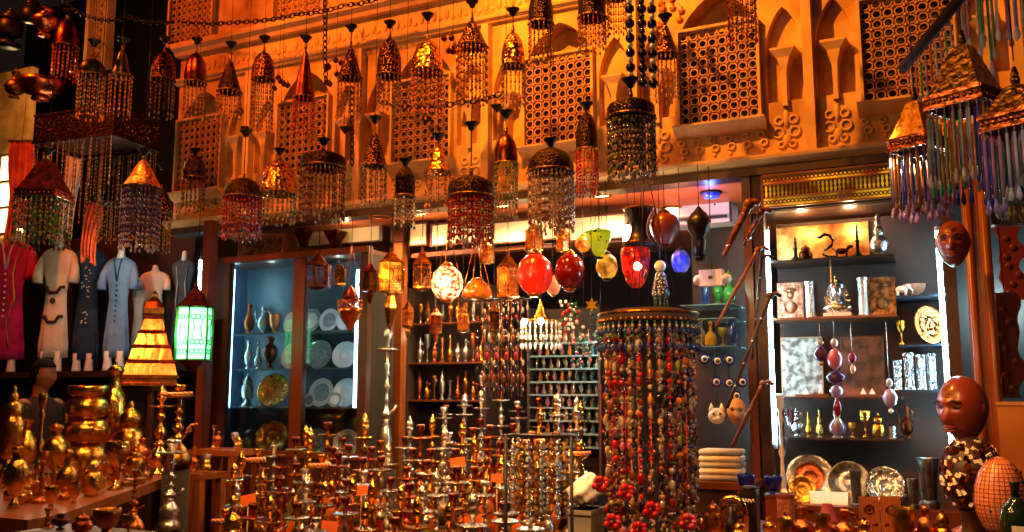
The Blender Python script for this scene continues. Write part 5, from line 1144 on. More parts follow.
# pyramid lantern on its stand
P = W(150, 386, -.38); k = K(150, 386, -.38); st_ = thing('lantern_stand', 'dark stand under the copper pyramid lantern', 'stand', (P.x, P.y, 0)); MB().box((0, 0, P.z-.02), (58*k, 50*k, .04)).obj('top', ['old_brass'], st_)
f = MB()
for sx in (-1, 1):
    for sy in (-1, 1): f.box((sx*24*k, sy*20*k, (P.z-.04)/2), (.035, .035, P.z-.04)).obj('leg', ['dark_wood'], st_) if False else MB().box((sx*24*k, sy*20*k, (P.z-.04)/2), (.035, .035, P.z-.04)).obj('leg', ['dark_wood'], st_)
vessel('pyramid_lantern', 'large copper and brass stepped pyramid lantern beside the green lantern', 'lantern', P+Vector((0, 0, .001)), 37*k, 96*k, 'pyramid', 'copper', rz=FACE+.35)
# small wooden stool and side table in front of the glass cabinet
for (px, y, w, d, Y, lab, nm) in ((226, 449, 58, .3, -.60, 'low wooden side table with small wares before the glass cabinet', 'side_table'), (200, 472, 38, .26, -1.0, 'orange wooden stool in front of the side table', 'wooden_stool')):
    k = K(px, y, Y); P = W(px, y, Y); r_ = thing(nm, lab, 'table', (P.x, P.y, 0)); MB().box((0, 0, P.z-.02), (w*k, d, .04)).obj('top', ['orange_wood'], r_)
    for sx in (-1, 1):
        for sy in (-1, 1): MB().box((sx*(w*k/2-.03), sy*(d/2-.03), (P.z-.04)/2), (.05, .05, P.z-.04)).obj('leg', ['orange_wood'], r_)
    for q, (dx, kd, m, h, r) in enumerate(((-.36, 'candlestick', 'brass', .17, .03), (-.12, 'urn', 'copper', .13, .035), (.12, 'goblet', 'silver', .12, .03), (.34, 'jar', 'brass_bright', .1, .035))):
        vessel('table_'+kd, '%s standing on the %s' % (('brass candlestick', 'small copper urn', 'silver goblet', 'bright brass jar')[q], 'side table before the glass cabinet' if nm == 'side_table' else 'orange wooden stool'), 'vessel', (P.x+dx*w*k, P.y+.03*(-1)**q, P.z+.001), r, h, kd, m, 'small wares on the '+nm.replace('_', ' '))

# low bench before the brass table
P = W(86, 532, -3.45); k = K(86, 532, -3.45); bn = thing('low_bench', 'low dark bench of copper pots in front of the brass table', 'bench', (P.x, -3.45, 0)); MB().box((0, 0, P.z-.02), (130*k, .24, .04)).obj('board', ['red_wood'], bn)
for sx in (-1, 1): MB().box((sx*58*k, 0, (P.z-.04)/2), (.04, .2, P.z-.04)).obj('leg', ['dark_wood'], bn)
for px, y0, w, kd, m, lab in ((47, 512, 14, 'candlestick', 'copper', 'copper candlestick on the low bench, nearest the street end'), (60, 516, 18, 'urn', 'copper_dark', 'dark copper urn on the low bench below the table edge'), (82, 514, 20, 'jar', 'copper', 'rosy copper jar in the middle of the low bench'), (106, 508, 26, 'bowl', 'brass', 'wide brass bowl on the low bench'), (128, 512, 14, 'goblet', 'brass_bright', 'bright brass goblet at the inner end of the low bench')):
    p = atz(px, P.z+.001, -3.45); vessel('bench_'+kd, lab, 'vessel', p, w*k/2, (532-y0)*k, kd, m, 'pots on the low bench')
# ------------------------------------------------------------------ glowing globes and odd lamps in the middle of the shop
def globe(name, label, px, y0, y1, w, Y, glass, metal='brass', prof=None, ytop=205, point=None, col=None, legs=0, group='small lamps in the middle of the shop', collar=True, bulb=None):
    k = K(px, y1, Y); P = W(px, y1, Y); R = w*k/2; H = (y1-y0)*k
    root = thing(name, label, 'lamp', P, FACE, group)
    prof = prof or [(.35, 0), (.7, .1), (.96, .32), (1, .55), (.86, .8), (.5, .96), (.3, 1)]
    MB().lathe([(r*R, z*H) for r, z in prof], 20, cap=True).obj('glass', [glass], root)
    if collar:
        MB().lathe([(prof[-1][0]*R*1.15, H*.97), (R*.42, H*1.03), (R*.22, H*1.1), (R*.05, H*1.16)], 14).obj('cap', [metal], root)
        MB().lathe([(R*.2, -H*.08), (R*.42, -H*.03), (prof[0][0]*R*1.15, .02*H)], 14).obj('collar', [metal], root)
    zc = W(px, ytop, Y).z-P.z; b = MB()
    if legs:
        for q in range(legs):
            a = 2*PI*q/legs+.4; b.tube([(R*.9*math.cos(a), R*.9*math.sin(a), H*.55), (R*.12*math.cos(a), R*.12*math.sin(a), zc)], .0028, 4)
    else: b.tube([(0, 0, H), (0, 0, zc)], .003, 5)
    b.tube([(0, 0, zc), (0, 0, max(zc+.02, 2.98-P.z))], .0025, 4)
    b.obj('cord', [metal if legs else 'iron'], root)
    if bulb: MB().ball((0, -R*.92, H*.5), R*.26, 10, 7).obj('bulb', [bulb], root)
    if point: light('POINT', P+Vector((0, -R*1.5-.04, H*.4)), point, col, .03)
    return root
globe('globe_lamp', 'round glowing red glass lamp in the middle of the shop front', 535, 254, 294, 36, -.6, 'glow_red', point=1.2, col=(1, .2, .08))
globe('globe_lamp', 'dark red glass globe next to the glowing red lamp', 570, 254, 289, 31, -.42, 'bead_deep_red')
globe('globe_lamp', 'small peach shade behind the glowing red lamp', 553, 276, 295, 15, -.2, 'glow_peach', ytop=250)
globe('globe_lamp', 'bright mosaic glass lamp on chains beside the slim brass lantern', 447, 266, 300, 32, -.6, 'glow_mosaic', legs=3, ytop=232, point=2.5, col=(1, .75, .4), bulb='bulb_white')
globe('bowl_lamp', 'amber glass bowl lamp on four chains next to the mosaic lamp', 477, 280, 299, 31, -.62, 'glow_amber_dim', prof=[(.8, 0), (1, .12), (.9, .5), (.6, .85), (.3, 1)], legs=4, ytop=238, point=1, col=(1, .5, .15))
globe('globe_lamp', 'lime green jar lamp tapering downward with dark spots', 599, 231, 257, 27, -.5, 'glow_lime', 'iron', prof=[(.12, 0), (.4, .12), (.75, .5), (1, .85), (.96, 1)], legs=3, ytop=212)
globe('globe_lamp', 'yellow banded glass globe below the lime green lamp', 607, 254, 279, 22, -.36, 'glow_yellow', 'iron')
rl_ = globe('globe_lamp', 'red glass lamp with white-hot bulb under the flared black crown', 636, 248, 288, 30, -.5, 'glow_red_hot', 'iron', prof=[(.3, 0), (.65, .15), (.9, .45), (1, .8), (.95, 1)], collar=False, point=1.2, col=(1, .35, .2), bulb='bulb_white', ytop=204)
k = K(639, 248, -.5); h0 = W(639, 247, -.5).z-rl_.location.z
MB().lathe([(r*k, h0+z*k) for r, z in [(17, 0), (16, 4), (11, 8), (8.5, 14), (8, 22), (10, 30), (14.5, 38), (15, 40), (6, 40), (2, 42)]], 20, T=TR((4*k, 0, 0))).obj('crown', ['black_paint'], rl_)
cr_ = rl_.children[-1]; MB().torus((4*k, 0, h0+4*k), 16*k, 1.2*k, 20, 6).obj('rim', ['old_brass'], cr_); MB().torus((4*k, 0, h0+39*k), 15*k, .8*k, 20, 6).obj('rim', ['old_brass'], cr_)
globe('globe_lamp', 'rust red gourd shaped lamp beside the flared black crown', 665, 213, 246, 30, -.42, 'mask_wood', 'copper_dark', ytop=198, prof=[(.3, 0), (.6, .12), (.92, .42), (1, .68), (.8, .92), (.4, 1)])
globe('globe_lamp', 'black gourd lamp with wire loop in front of the white air conditioner', 700, 212, 258, 24, -.5, 'black_paint', 'iron', ytop=196, prof=[(.5, 0), (.55, .3), (.5, .45), (.95, .65), (1, .82), (.6, 1)])
globe('globe_lamp', 'blue glass globe between the beaded doll and the black gourd lamp', 681, 250, 273, 19, -.45, 'glow_blue', 'iron', point=1, col=(.2, .3, 1))
globe('globe_lamp', 'small clear bulb glowing white beside the lime green lamp', 628, 225, 246, 10, -.2, 'bulb_white', 'iron', ytop=205, point=5, col=(1, .85, .6))
globe('globe_lamp', 'brass ball lamp with amber glow low under the shop ceiling', 583, 236, 252, 16, .1, 'glow_amber_dim', 'brass', ytop=215)
# crystal chandelier with two bulbs above the bottle shelves
k = K(541, 322, .2); P = W(541, 345, .2); r_ = thing('crystal_chandelier', 'little crystal bead chandelier with two bright bulbs above the bottle shelves', 'chandelier', P)
MB().lathe([(9*k, 22*k), (7*k, 28*k), (3*k, 38*k), (.004, 46*k)], 14).obj('crown', ['brass'], r_)
sk = strand_mesh(24*k, B('clear', 'white'), .009)
for q in range(22):
    a = 2*PI*q/22; ob('bead_strand', sk, r_, (20*k*math.cos(a), 20*k*math.sin(a), 24*k))
MB().torus((0, 0, 24*k), 20*k, .007, 22, 5).obj('ring', ['brass'], r_)
for s in (-1, 1): MB().ball((s*9*k, -20.0*k, 22*k), 3.0*k, 10, 7).obj('bulb', ['bulb_white'], r_)
MB().tube([(0, 0, 46*k), (0, 0, 2.98-P.z)], .003, 4).obj('cord', ['iron'], r_)
for s in (-1, 1): light('POINT', P+Vector((s*9*k, -.24, 16*k)), 6, (1, .8, .55), .02)
# beaded doll, star, small bunches
P = W(661, 304, -.62); k = K(661, 304, -.62); r_ = thing('beaded_doll', 'white and blue patterned beaded doll hanging beside the red glass lamp', 'ornament', P)
MB().lathe([(7*k, 6*k), (9*k, 10*k), (7*k, 22*k), (5*k, 30*k), (3*k, 33*k)], 12).obj('body', ['doll_pattern'], r_); MB().ball((0, 0, 38*k), 6*k, 10, 8).obj('head', ['ceramic_white'], r_)
b = MB()
for q in range(40):
    a = rnd.uniform(0, 2*PI); z = rnd.uniform(7, 31); rr = (9-(z-10)*.2 if z > 10 else 8); b.ball((rr*k*math.cos(a), rr*k*math.sin(a), z*k), 1.2*k, 5, 4)
b.obj('bead_pattern', ['bead_blue'], r_); st = strand_mesh(7*k, B('white', 'teal'), .005)
for q in range(9): ob('bead_strand', st, r_, (6.5*k*math.cos(.7*q), 6.5*k*math.sin(.7*q), 7*k))
MB().tube([(0, 0, 43*k), (0, 0, 2.98-P.z)], .0025, 4).obj('cord', ['iron'], r_)
for px, y, col_, lab in ((592, 305, 'glow_yellow', 'small yellow star pendant at the edge of the round canopy'),):
    P = W(px, y, -.68); r_ = thing('star_pendant', lab, 'ornament', P); po = []
    for q in range(12): po.append(((.045 if q % 2 == 0 else .02)*math.sin(PI*q/6), (.045 if q % 2 == 0 else .02)*math.cos(PI*q/6)))
    MB().prism(po, -.008, .008).obj('star', ['bead_yellow'], r_); MB().tube([(0, 0, .04), (0, 0, 2.98-P.z)], .002, 4).obj('cord', ['iron'], r_)
for px, y, n, c, lab in ((571, 312, 50, ['bead_red', 'bead_white', 'bead_green'], 'bunch of red and white beads beside the crystal chandelier'), (601, 325, 40, ['bead_teal', 'bead_blue'], 'bunch of teal and blue beads at the edge of the bead curtain'), (584, 346, 40, ['bead_pink', 'bead_teal', 'bead_clear'], 'bunch of pale green and pink beads near the bottle shelves')):
    P = W(px, y, {571: .0, 601: -.3, 584: .22}[px]); r_ = thing('bead_bunch', lab, 'bead bunch', P); b = MB()
    for q in range(n): b.ball((rnd.gauss(0, .04), rnd.gauss(0, .03), rnd.uniform(-.14, .08)), .013, 6, 4, q % len(c))
    b.obj('bead_tassel', c, r_); MB().tube([(0, 0, -.1), (0, 0, 2.98-P.z)], .002, 4).obj('cord', ['iron'], r_)
# air conditioner, blue lamp, emergency light
P = W(693, 224, .75); k = K(693, 210, .75); r_ = thing('air_conditioner', 'white wall air conditioner under the shop ceiling behind the gourd lamps', 'air conditioner', P)
w, h = 76*k, 28*k; bx = MB().box((0, .12, h/2), (w, .22, h)); bx.obj('body', ['ac_white'], r_)
MB().box((0, -.002, h*.62), (w*.97, .02, h*.66)).obj('front_panel', ['ac_white'], r_); MB().box((0, -.004, h*.18), (w*.9, .02, h*.1)).obj('louvre', ['ac_dark'], r_)
b = MB()
for s in (-1, 1): b.box((s*w*.495, -.006, h/2), (w*.02, .03, h*1.04))
b.box((0, -.006, h*1.0), (w, .03, h*.05)).obj('frame', ['ac_dark'], r_); MB().tube([(-w*.3, .1, h), (-w*.3, .1, 2.99-P.z)], .01, 6).obj('ceiling_mount', ['ac_dark'], r_)
for s in (.62, .8): MB().ball((w*.3, -.014, h*s), .008, 6, 4).obj('button', ['ac_dark'], r_)
P = W(711, 190, .35); r_ = thing('blue_lamp', 'small blue ceiling lamp above the air conditioner', 'lamp', Vector((P.x, P.y, 2.99))); MB().lathe([(.001, -.05), (.05, -.045), (.065, -.02), (.065, 0)], 14).obj('glass', ['glow_blue'], r_); MB().torus((0, 0, -.006), .07, .01, 16, 5).obj('canopy', ['iron'], r_)
light('POINT', Vector((P.x, P.y-.05, 2.9)), 3, (.15, .25, 1), .03)
light('POINT', W(680, 235, .3), 10, (1, .3, .2), .05)
P = W(712, 286, -.42); k = K(712, 277, -.42); r_ = thing('emergency_light', 'grey emergency light box with two round heads below the black gourd lamp', 'light', P)
MB().box((0, 0, 8*k), (23*k, .07, 16*k)).obj('body', ['ac_white'], r_); MB().box((0, -.037, 8*k), (4*k, .008, 3*k)).obj('button', ['ac_dark'], r_)
for s in (-1, 1): hd = MB().lathe([(2*k, .05), (5*k, 0), (5.5*k, -.02), (4*k, -.028)], 12, T=TR((s*14*k, 0, 7*k)) @ RX(PI/2)).obj('lamp_head', ['ceramic_white'], r_)
MB().tube([(0, 0, 16*k), (0, 0, 2.98-P.z)], .003, 4).obj('cord', ['iron'], r_)
# walking sticks and daggers slung along the posts
for i, (a, b_, Y, r, m, lab) in enumerate((((749, 204), (724, 256), -.62, .022, 'orange_wood', 'thick polished orange stick slung highest beside the pierced screen'), ((761, 212), (744, 246), -.60, .016, 'mask_wood', 'short dark red stick beside the thick orange stick'), ((758, 250), (716, 326), -.66, .012, 'orange_wood', 'slim orange cane crossing the green glass wares'), ((770, 296), (727, 408), -.58, .014, 'dark_wood', 'long dark knobbed cane beside the cold light tube'), ((763, 384), (731, 448), -.55, .013, 'red_wood', 'lower red-brown cane above the ceramic cat head'), ((762, 258), (752, 360), -.5, .011, 'dark_wood', 'dark cane standing nearly upright against the post'))):
    p, q = W(*a, Y), W(*b_, Y); r_ = thing('walking_stick', lab, 'walking stick', q, 0, 'sticks slung on the shop posts'); d = p-q
    pts = [Vector((0, 0, 0)).lerp(d, t/8)+Vector((0, .006*math.sin(t*1.3), 0)) for t in range(9)]
    MB().tube(pts, r, 8, taper=lambda t: .7+.4*t).obj('shaft', [m], r_)
    h_ = MB().ball(d, r*1.6, 10, 7); h_.tube([d, d+Vector((.03, 0, .015)), d+Vector((.06, 0, -.005))], r*.9, 7); h_.obj('handle', [m], r_)
    b = MB()
    for t in (.2, .4, .6, .8): b.ball(d*t+Vector((0, -r*.9, 0)), r*.45, 6, 4)
    b.obj('stud', ['ceramic_white' if i in (3, 5) else 'brass'], r_); MB().tube([d*.9, d*.9+Vector((.01, .05, .25))], .002, 4).obj('cord', ['iron'], r_)
# blue eye charms, green glass and masks by the posts
GLP = []
def eye(px, y, lab):
    P = W(px, y, -.25); r_ = thing('eye_charm', lab, 'charm', P, FACE, 'blue eye charms by the walking sticks')
    for q, (r, m) in enumerate(((.034, 'blue_glass'), (.021, 'ceramic_white'), (.014, 'bead_teal'), (.007, 'bead_black'))):
        MB().lathe([(.0005, .0), (r*.8, .002), (r, .006), (r*.9, .012), (.0005, .014)], 16, T=TR((0, -.006*q, 0)) @ RX(PI/2)).obj(('disc', 'white_ring', 'iris', 'pupil')[q], [m], r_)
    MB().tube([(0, 0, .03), (0, .02, .25)], .002, 4).obj('cord', ['iron'], r_)
for i, (px, y) in enumerate(((704, 359), (717, 361), (729, 360), (716, 382), (729, 383), (742, 382), (736, 396))):
    eye(px, y, ['first eye charm of the upper row beside the bead curtain', 'second eye charm of the upper row', 'third eye charm of the upper row beside the dark knobbed cane', 'first eye charm of the lower row above the ceramic cat head', 'second eye charm of the lower row', 'third eye charm of the lower row beside the lower cane', 'lowest eye charm hanging just above the ceramic masks', 'single eye charm between the upper and lower rows'][i])
for i, (px, y0, y1, w, kd, m, lab) in enumerate(((730, 270, 304, 13, 'bottle', 'bead_green', 'tall green glass bottle behind the slim orange cane'), (718, 276, 304, 12, 'vase', 'bead_green', 'green glass vase beside the emergency light box'), (705, 280, 304, 10, 'cylinder', 'bead_blue', 'blue glass cylinder hanging below the emergency light box'), (711, 320, 346, 12, 'bottle', 'bead_yellow', 'yellow glass bottle near the slim orange cane'), (700, 320, 346, 12, 'vase', 'bead_clear', 'clear glass vase at the edge of the bead curtain'), (733, 320, 346, 13, 'vase', 'bead_blue', 'blue and clear glass vase beside the dark knobbed cane'), (723, 328, 346, 10, 'goblet', 'bead_olive', 'olive glass goblet above the blue eye charms'))):
    Y = -.16; k = K(px, y1, Y); P = W(px, y1, Y); GLP.append(P); P.z = W(716, {304: 304, 318: 318, 346: 346}[y1], -.16).z+.001; vessel('glass_'+kd, lab, 'glassware', P, w*k/2, (y1-y0)*k, kd, m, 'coloured glass by the walking sticks')
zr = [W(716, y, -.16).z for y in (304, 318, 346, 352)]
r_ = thing('glass_rack', 'dark wooden rack behind the coloured glass and eye charms', 'rack', (W(713, 340, -.05).x, .12, 0)); x0 = W(716, 340, -.05).x
MB().box((0, .06, 1.35), (.36, .03, 2.7)).obj('back_panel', ['dark_panel'], r_)
for z in zr[:3]: MB().box((0, -.14, z-.0045), (.34, .36, .008)).obj('shelf_board', ['shelf_glass'], r_)
light('POINT', W(722, 285, -.3), 2.2, (.6, 1, .6), .03)
k = K(717, 410, -.3); P = W(717, 425, -.3); r_ = thing('ceramic_cat_head', 'white ceramic cat head hanging below the eye charms', 'ornament', P, FACE-.2)
b = MB().ball((0, 0, 9*k), 8.5*k, 14, 10, 0, (1, .8, .95)).ball((0, -6*k, 6*k), 3.5*k, 10, 6, 0, (1.2, .8, .8))
for s in (-1, 1): b.lathe([(3*k, 14*k), (2*k, 18*k), (.0005, 22*k)], 8, T=TR((s*5*k, 0, 0)))
b.obj('head', ['ceramic_white'], r_)
for s in (-1, 1): MB().ball((s*3.2*k, -6.4*k, 11*k), 1.3*k, 8, 5).obj('eye', ['bead_black'], r_)
MB().tube([(0, 0, 17*k), (0, .05, 40*k)], .002, 4).obj('cord', ['iron'], r_)
k = K(736, 412, -.28); carved_mask('pale carved mask beside the ceramic cat head', W(737, 412, -.3), 28*k, FACE-.3, 'pale_wood', False)
# folded textiles on a low shelf by the post
zs = W(722, 482, -.35).z; k = K(722, 470, -.35); r_ = thing('low_shelf', 'low dark shelf with folded cloths between bead curtain and posts', 'shelf', (W(722, 482, -.35).x, -.22, 0)); MB().box((0, 0, zs-.02), (62*k, .34, .04)).obj('board', ['red_wood'], r_); MB().box((0, 0, (zs-.04)/2), (56*k, .28, zs-.04)).obj('base', ['dark_wood'], r_)
z = zs+.001
for i in range(5):
    h = .036; o = MB(); o.lathe([(.16, 0), (.172, .009), (.172, .027), (.16, h)], 4, ph=PI/4, T=Matrix.Diagonal((1, .75, 1, 1))); o_ = o.obj('folded_cloth', ['cloth_cream' if i % 2 else 'cloth_grey'], None, (W(718, 470, -.35).x, -.23, z)); z += h+.001
    tag(o_, ['lowest folded cloth of the stack by the posts', 'second folded cloth from the bottom of the stack', 'third folded cloth from the bottom of the stack', 'fourth folded cloth from the bottom of the stack', 'topmost folded cloth of the stack by the posts'][i], 'cloth', 'stack of folded cloths')
gift = r_ = thing('gift_box', 'flat rose coloured box below the folded cloths', 'box', (W(712, 492, -.62).x, -.62, W(712, 492, -.62).z)); k = K(712, 490, -.62); MB().box((0, 0, .02), (28*k, .1, .04)).obj('body', ['bead_pink'], r_); MB().box((0, 0, .046), (29*k, .106, .012)).obj('lid', ['plaque_copper'], r_)
# ------------------------------------------------------------------ round canopy and its curtain of bead strands
CX, CY, CZ = W(648, 310, -1.08).x, -1.08, W(648, 324, -1.08).z
k = K(648, 310, -1.08); RC = 49*k
r_ = thing('round_canopy', 'dark round wooden canopy from which the bead curtain hangs', 'canopy', (CX, CY, CZ))
MB().lathe([(RC*.97, 0), (RC, .01), (RC, .05), (RC*.9, .058), (RC*.72, .066), (RC*.7, .076), (RC*.4, .084), (.02, .09)], 36).obj('disc', ['rough_wood'], r_)
f = MB()
for q in range(52): f.ball((RC*1.01*math.cos(2*PI*q/52), RC*1.01*math.sin(2*PI*q/52), .012), .010, 6, 4)
f.torus((0, 0, .05), RC*1.0, .008, 40, 5); f.obj('rim', ['old_brass'], r_)
st = strand_mesh(.12, B('teal', 'clear', 'blue'), .009)
for q in range(44): ob('bead_strand', st, r_, (RC*1.02*math.cos(2*PI*q/44), RC*1.02*math.sin(2*PI*q/44), .0))
f = MB()
for a in (.5, 2.6, 4.7): f.tube([(RC*.6*math.cos(a), RC*.6*math.sin(a), .1), (0, 0, .9)], .003, 4)
f.tube([(0, 0, .9), (0, 0, 3.0-CZ)], .003, 4); f.obj('cord', ['iron'], r_)
PAL = [('red and brown', ['deep_red', 'brown', 'black', 'clear', 'red']), ('amber and brown', ['amber', 'brown', 'black', 'clear', 'brown']), ('pale cream', ['cream', 'clear', 'clear', 'brown', 'black']), ('dark brown', ['brown', 'black', 'deep_red', 'olive', 'brown']), ('olive and brown', ['olive', 'brown', 'brown', 'amber', 'black']), ('dusky rose', ['pink', 'clear', 'black', 'deep_red', 'cream']), ('smoky blue', ['blue', 'clear', 'black', 'brown', 'cream']), ('scarlet', ['red', 'deep_red', 'clear', 'black', 'black'])]
protos = []
zl = CZ-.80
for q, (nm, cs) in enumerate(PAL):
    for L in (1.30, 1.18):
        b = MB(); z = -.02; rr = random.Random(q*7+int(L*100)); b.tube([(0, 0, 0), (0, 0, -L)], .0015, 3, 0)
        while z > -L:
            s = rr.choice((.006, .008, .010, .013, .017)) if rr.random() < .8 else .006; sh = rr.random()
            if sh < .5: b.ball((rr.uniform(-.004, .004), 0, z-s), s, 7, 5, rr.randrange(5), (1, 1, 1.1))
            elif sh < .75: b.ball((0, 0, z-s*1.3), s, 7, 5, rr.randrange(5), (.8, .8, 1.7)); z -= s*.6
            elif sh < .9: b.lathe([(.001, z-s*1.6), (s*1.2, z-s*.9), (s*1.1, z-s*.6), (.001, z)], 7, rr.randrange(5), cap=False)
            else:
                for w_ in range(5): b.ball((rr.uniform(-.016, .016), rr.uniform(-.016, .016), z-rr.uniform(0, .03)), .009, 6, 4, rr.randrange(5))
                z -= .02
            if rr.random() < .07:
                z -= s*2; s = rr.uniform(.018, .026); b.ball((0, 0, z-s*1.3), s, 8, 6, rr.randrange(5), (1, .5, 1.3)); z -= s*.6
            z -= s*2.05
        protos.append((nm, b.mesh(B(*cs), 'bead_strand')))
n = 0
for ring, cnt in ((.87, 28), (.66, 18), (.36, 10)):
    for q in range(cnt):
        a = 2*PI*(q+.5*(ring < .9))/cnt+ring; nm, me = protos[(q*7+n*3+q//3) % len(protos)]
        o = ob('hanging_bead_strand', me, None, (CX+RC*ring*math.cos(a), CY+RC*ring*math.sin(a), CZ-.014), (0, 0, rnd.uniform(0, 6)))
        tag(o, 'long strand of %s beads hanging in the curtain under the round canopy' % nm, 'bead strand', 'bead strands of the round curtain'); n += 1
# red blossoms of beads low on the curtain
for i, (px, y) in enumerate(((601, 484), (626, 492), (613, 522), (652, 510), (688, 522), (639, 530))):
    P = W(px, y, -1.43); b = MB()
    for q in range(9): b.ball((.028*math.cos(q*.7), .02*math.sin(q*2.1), .028*math.sin(q*.7)), .017, 7, 5)
    b.ball((0, -.01, 0), .015, 7, 5, 1); b.tube([(0, 0, 0), (0, .02, .5)], .0015, 3)
    o = b.obj('hanging_bead_blossom', ['bead_red', 'bead_deep_red'], None, P); tag(o, 'scarlet bead blossom on the bead curtain, ' + ['highest one at the edge by the plastic bag', 'second highest one', 'one low at the edge by the grey plinth', 'one low in the middle of the curtain', 'one low at the edge by the counter', 'lowest one'][i], 'ornament', 'scarlet bead blossoms')
# ------------------------------------------------------------------ back shelves: brass cups, perfume bottles, trinkets
def shelf_unit(name, label, px0, px1, ys, Y, d, m, back='dark_panel'):
    x0, x1 = W(px0, 350, Y).x, W(px1, 350, Y).x; r_ = thing(name, label, 'shelf', ((x0+x1)/2, Y, 0)); zz = []
    for y in ys:
        z = W((px0+px1)/2, y, Y).z; zz.append(z); MB().box((0, d/2, z-.008), (x1-x0-.04, d, .014)).obj('shelf_board', [m], r_)
    top = W(px0, ys[0]-34, Y).z
    for s in (-1, 1): MB().box((s*((x1-x0)/2-.01), d/2, top/2), (.02, d, top)).obj('side_panel', [back], r_)
    MB().box((0, d+.01, top/2), (x1-x0, .02, top)).obj('back_panel', [back], r_)
    return x0, x1, zz
x0, x1, zz = shelf_unit('bottle_shelf', 'narrow shelf unit of tiny perfume bottles lit by the crystal chandelier', 527, 600, (342, 355, 368, 381, 394, 407, 420, 433, 446), .9, .2, 'shelf_glass')
protob = []
for q in range(6):
    kd = ('bottle', 'spire', 'vase', 'goblet', 'jug', 'jar')[q]; m = ('bead_clear', 'bead_pink', 'bead_clear', 'bead_cream', 'silver', 'bead_amber')[q]
    for lv in range(1): protob.append((kd, m))
nb = 0
for j, z in enumerate(zz):
    for i in range(17):
        kd, m = protob[(i*5+j*2) % 6]; m = m if i < 11 or m in ('silver', 'bead_clear') else 'bead_teal'; x = x0+.04+(x1-x0-.08)*(i+.5)/17
        vessel('perfume_bottle', 'tiny glass perfume bottle on the %s of the narrow bottle shelves' % ('top board' if j == 0 else 'lowest board' if j == 8 else ORD[j]+' board from the top'), 'bottle', (x, .97+.05*((i*3+j) % 2), z), .015, .075+.014*((i+j) % 3), kd, m, 'tiny perfume bottles', n=8); nb += 1
light('POINT', W(592, 345, .75), 5, (.75, 1, .9), .03)
light('POINT', W(545, 390, .6), 3, (1, .85, .6), .03)
x0, x1, zz = shelf_unit('brass_shelf', 'wooden shelf unit of brass and silver cups behind the shop post', 406, 486, (322, 362, 400), .95, .22, 'red_wood')
for j, z in enumerate(zz):
    for i in range(9):
        kd = ('goblet', 'jug', 'urn', 'spire', 'candlestick', 'samovar')[(i*5+j) % 6]; m = ('brass', 'silver', 'copper', 'brass_bright', 'silver_dull')[(i*3+j) % 5]
        nm = {'brass': 'brass', 'silver': 'silver', 'copper': 'copper', 'brass_bright': 'bright brass', 'silver_dull': 'pewter'}[m]
        vessel('shelf_'+kd, '%s %s, %s along the %s board of the brass shelf' % (nm, {'jug': 'coffee jug', 'spire': 'spire bottle'}.get(kd, kd), ORD[i], ('top', 'middle', 'lowest')[j]), 'vessel', (x0+.05+(x1-x0-.1)*(i+.5)/9, 1.04, z), .03, .17+.04*((i+j) % 3), kd, m, 'brass shelf wares', handle=kd == 'jug', rz=FACE, n=10)
light('POINT', W(430, 335, .7), 3.5, (1, .7, .35), .03); light('POINT', W(465, 375, .5), 3, (1, .75, .45), .03)
MB_T = []
for q, cs in enumerate((['brown', 'black', 'clear'], ['black', 'deep_red', 'brown'], ['clear', 'black', 'brown'], ['amber', 'black', 'brown'])):
    b = MB(); z = 0; rr = random.Random(q)
    b.tube([(0, 0, 0), (0, 0, -.74)], .0015, 3)
    while z > -.68:
        s = rr.choice((.012, .02, .03)); b.ball((0, 0, z-s), s, 7, 5, rr.randrange(3), (.62, .6, 1.2)); z -= s*2.1+rr.choice((.005, .04, .07))
    MB_T.append(b.mesh(B(*cs), 'trinket_strand'))
zt_ = W(505, 300, .5).z
rl = thing('trinket_rail', 'dark rail carrying trinket strings between brass shelf and bottle shelves', 'rail', (W(506, 300, .55).x, .55, zt_)); MB().tube([(-.22, 0, 0), (.22, 0, 0)], .01, 8).tube([(-.22, -.12, 0), (.22, -.12, 0)], .01, 8).obj('rail', ['iron'], rl)
b = MB()
for s in (-1, 1): b.tube([(s*.2, 0, 0), (s*.2, 0, 2.99-zt_)], .004, 5)
b.obj('cord', ['iron'], rl)
for i in range(20):
    o = ob('hanging_trinket_string', MB_T[i % 4], None, (W(506, 300, .55).x-.21+.42*(i//2+.5)/10, .55-.12*(i % 2), zt_-.012))
    tag(o, 'string of %s trinkets hanging between brass shelf and bottle shelves' % ('dark brown', 'black and red', 'smoky clear', 'amber and black')[i % 4], 'trinket string', 'strings of trinkets')
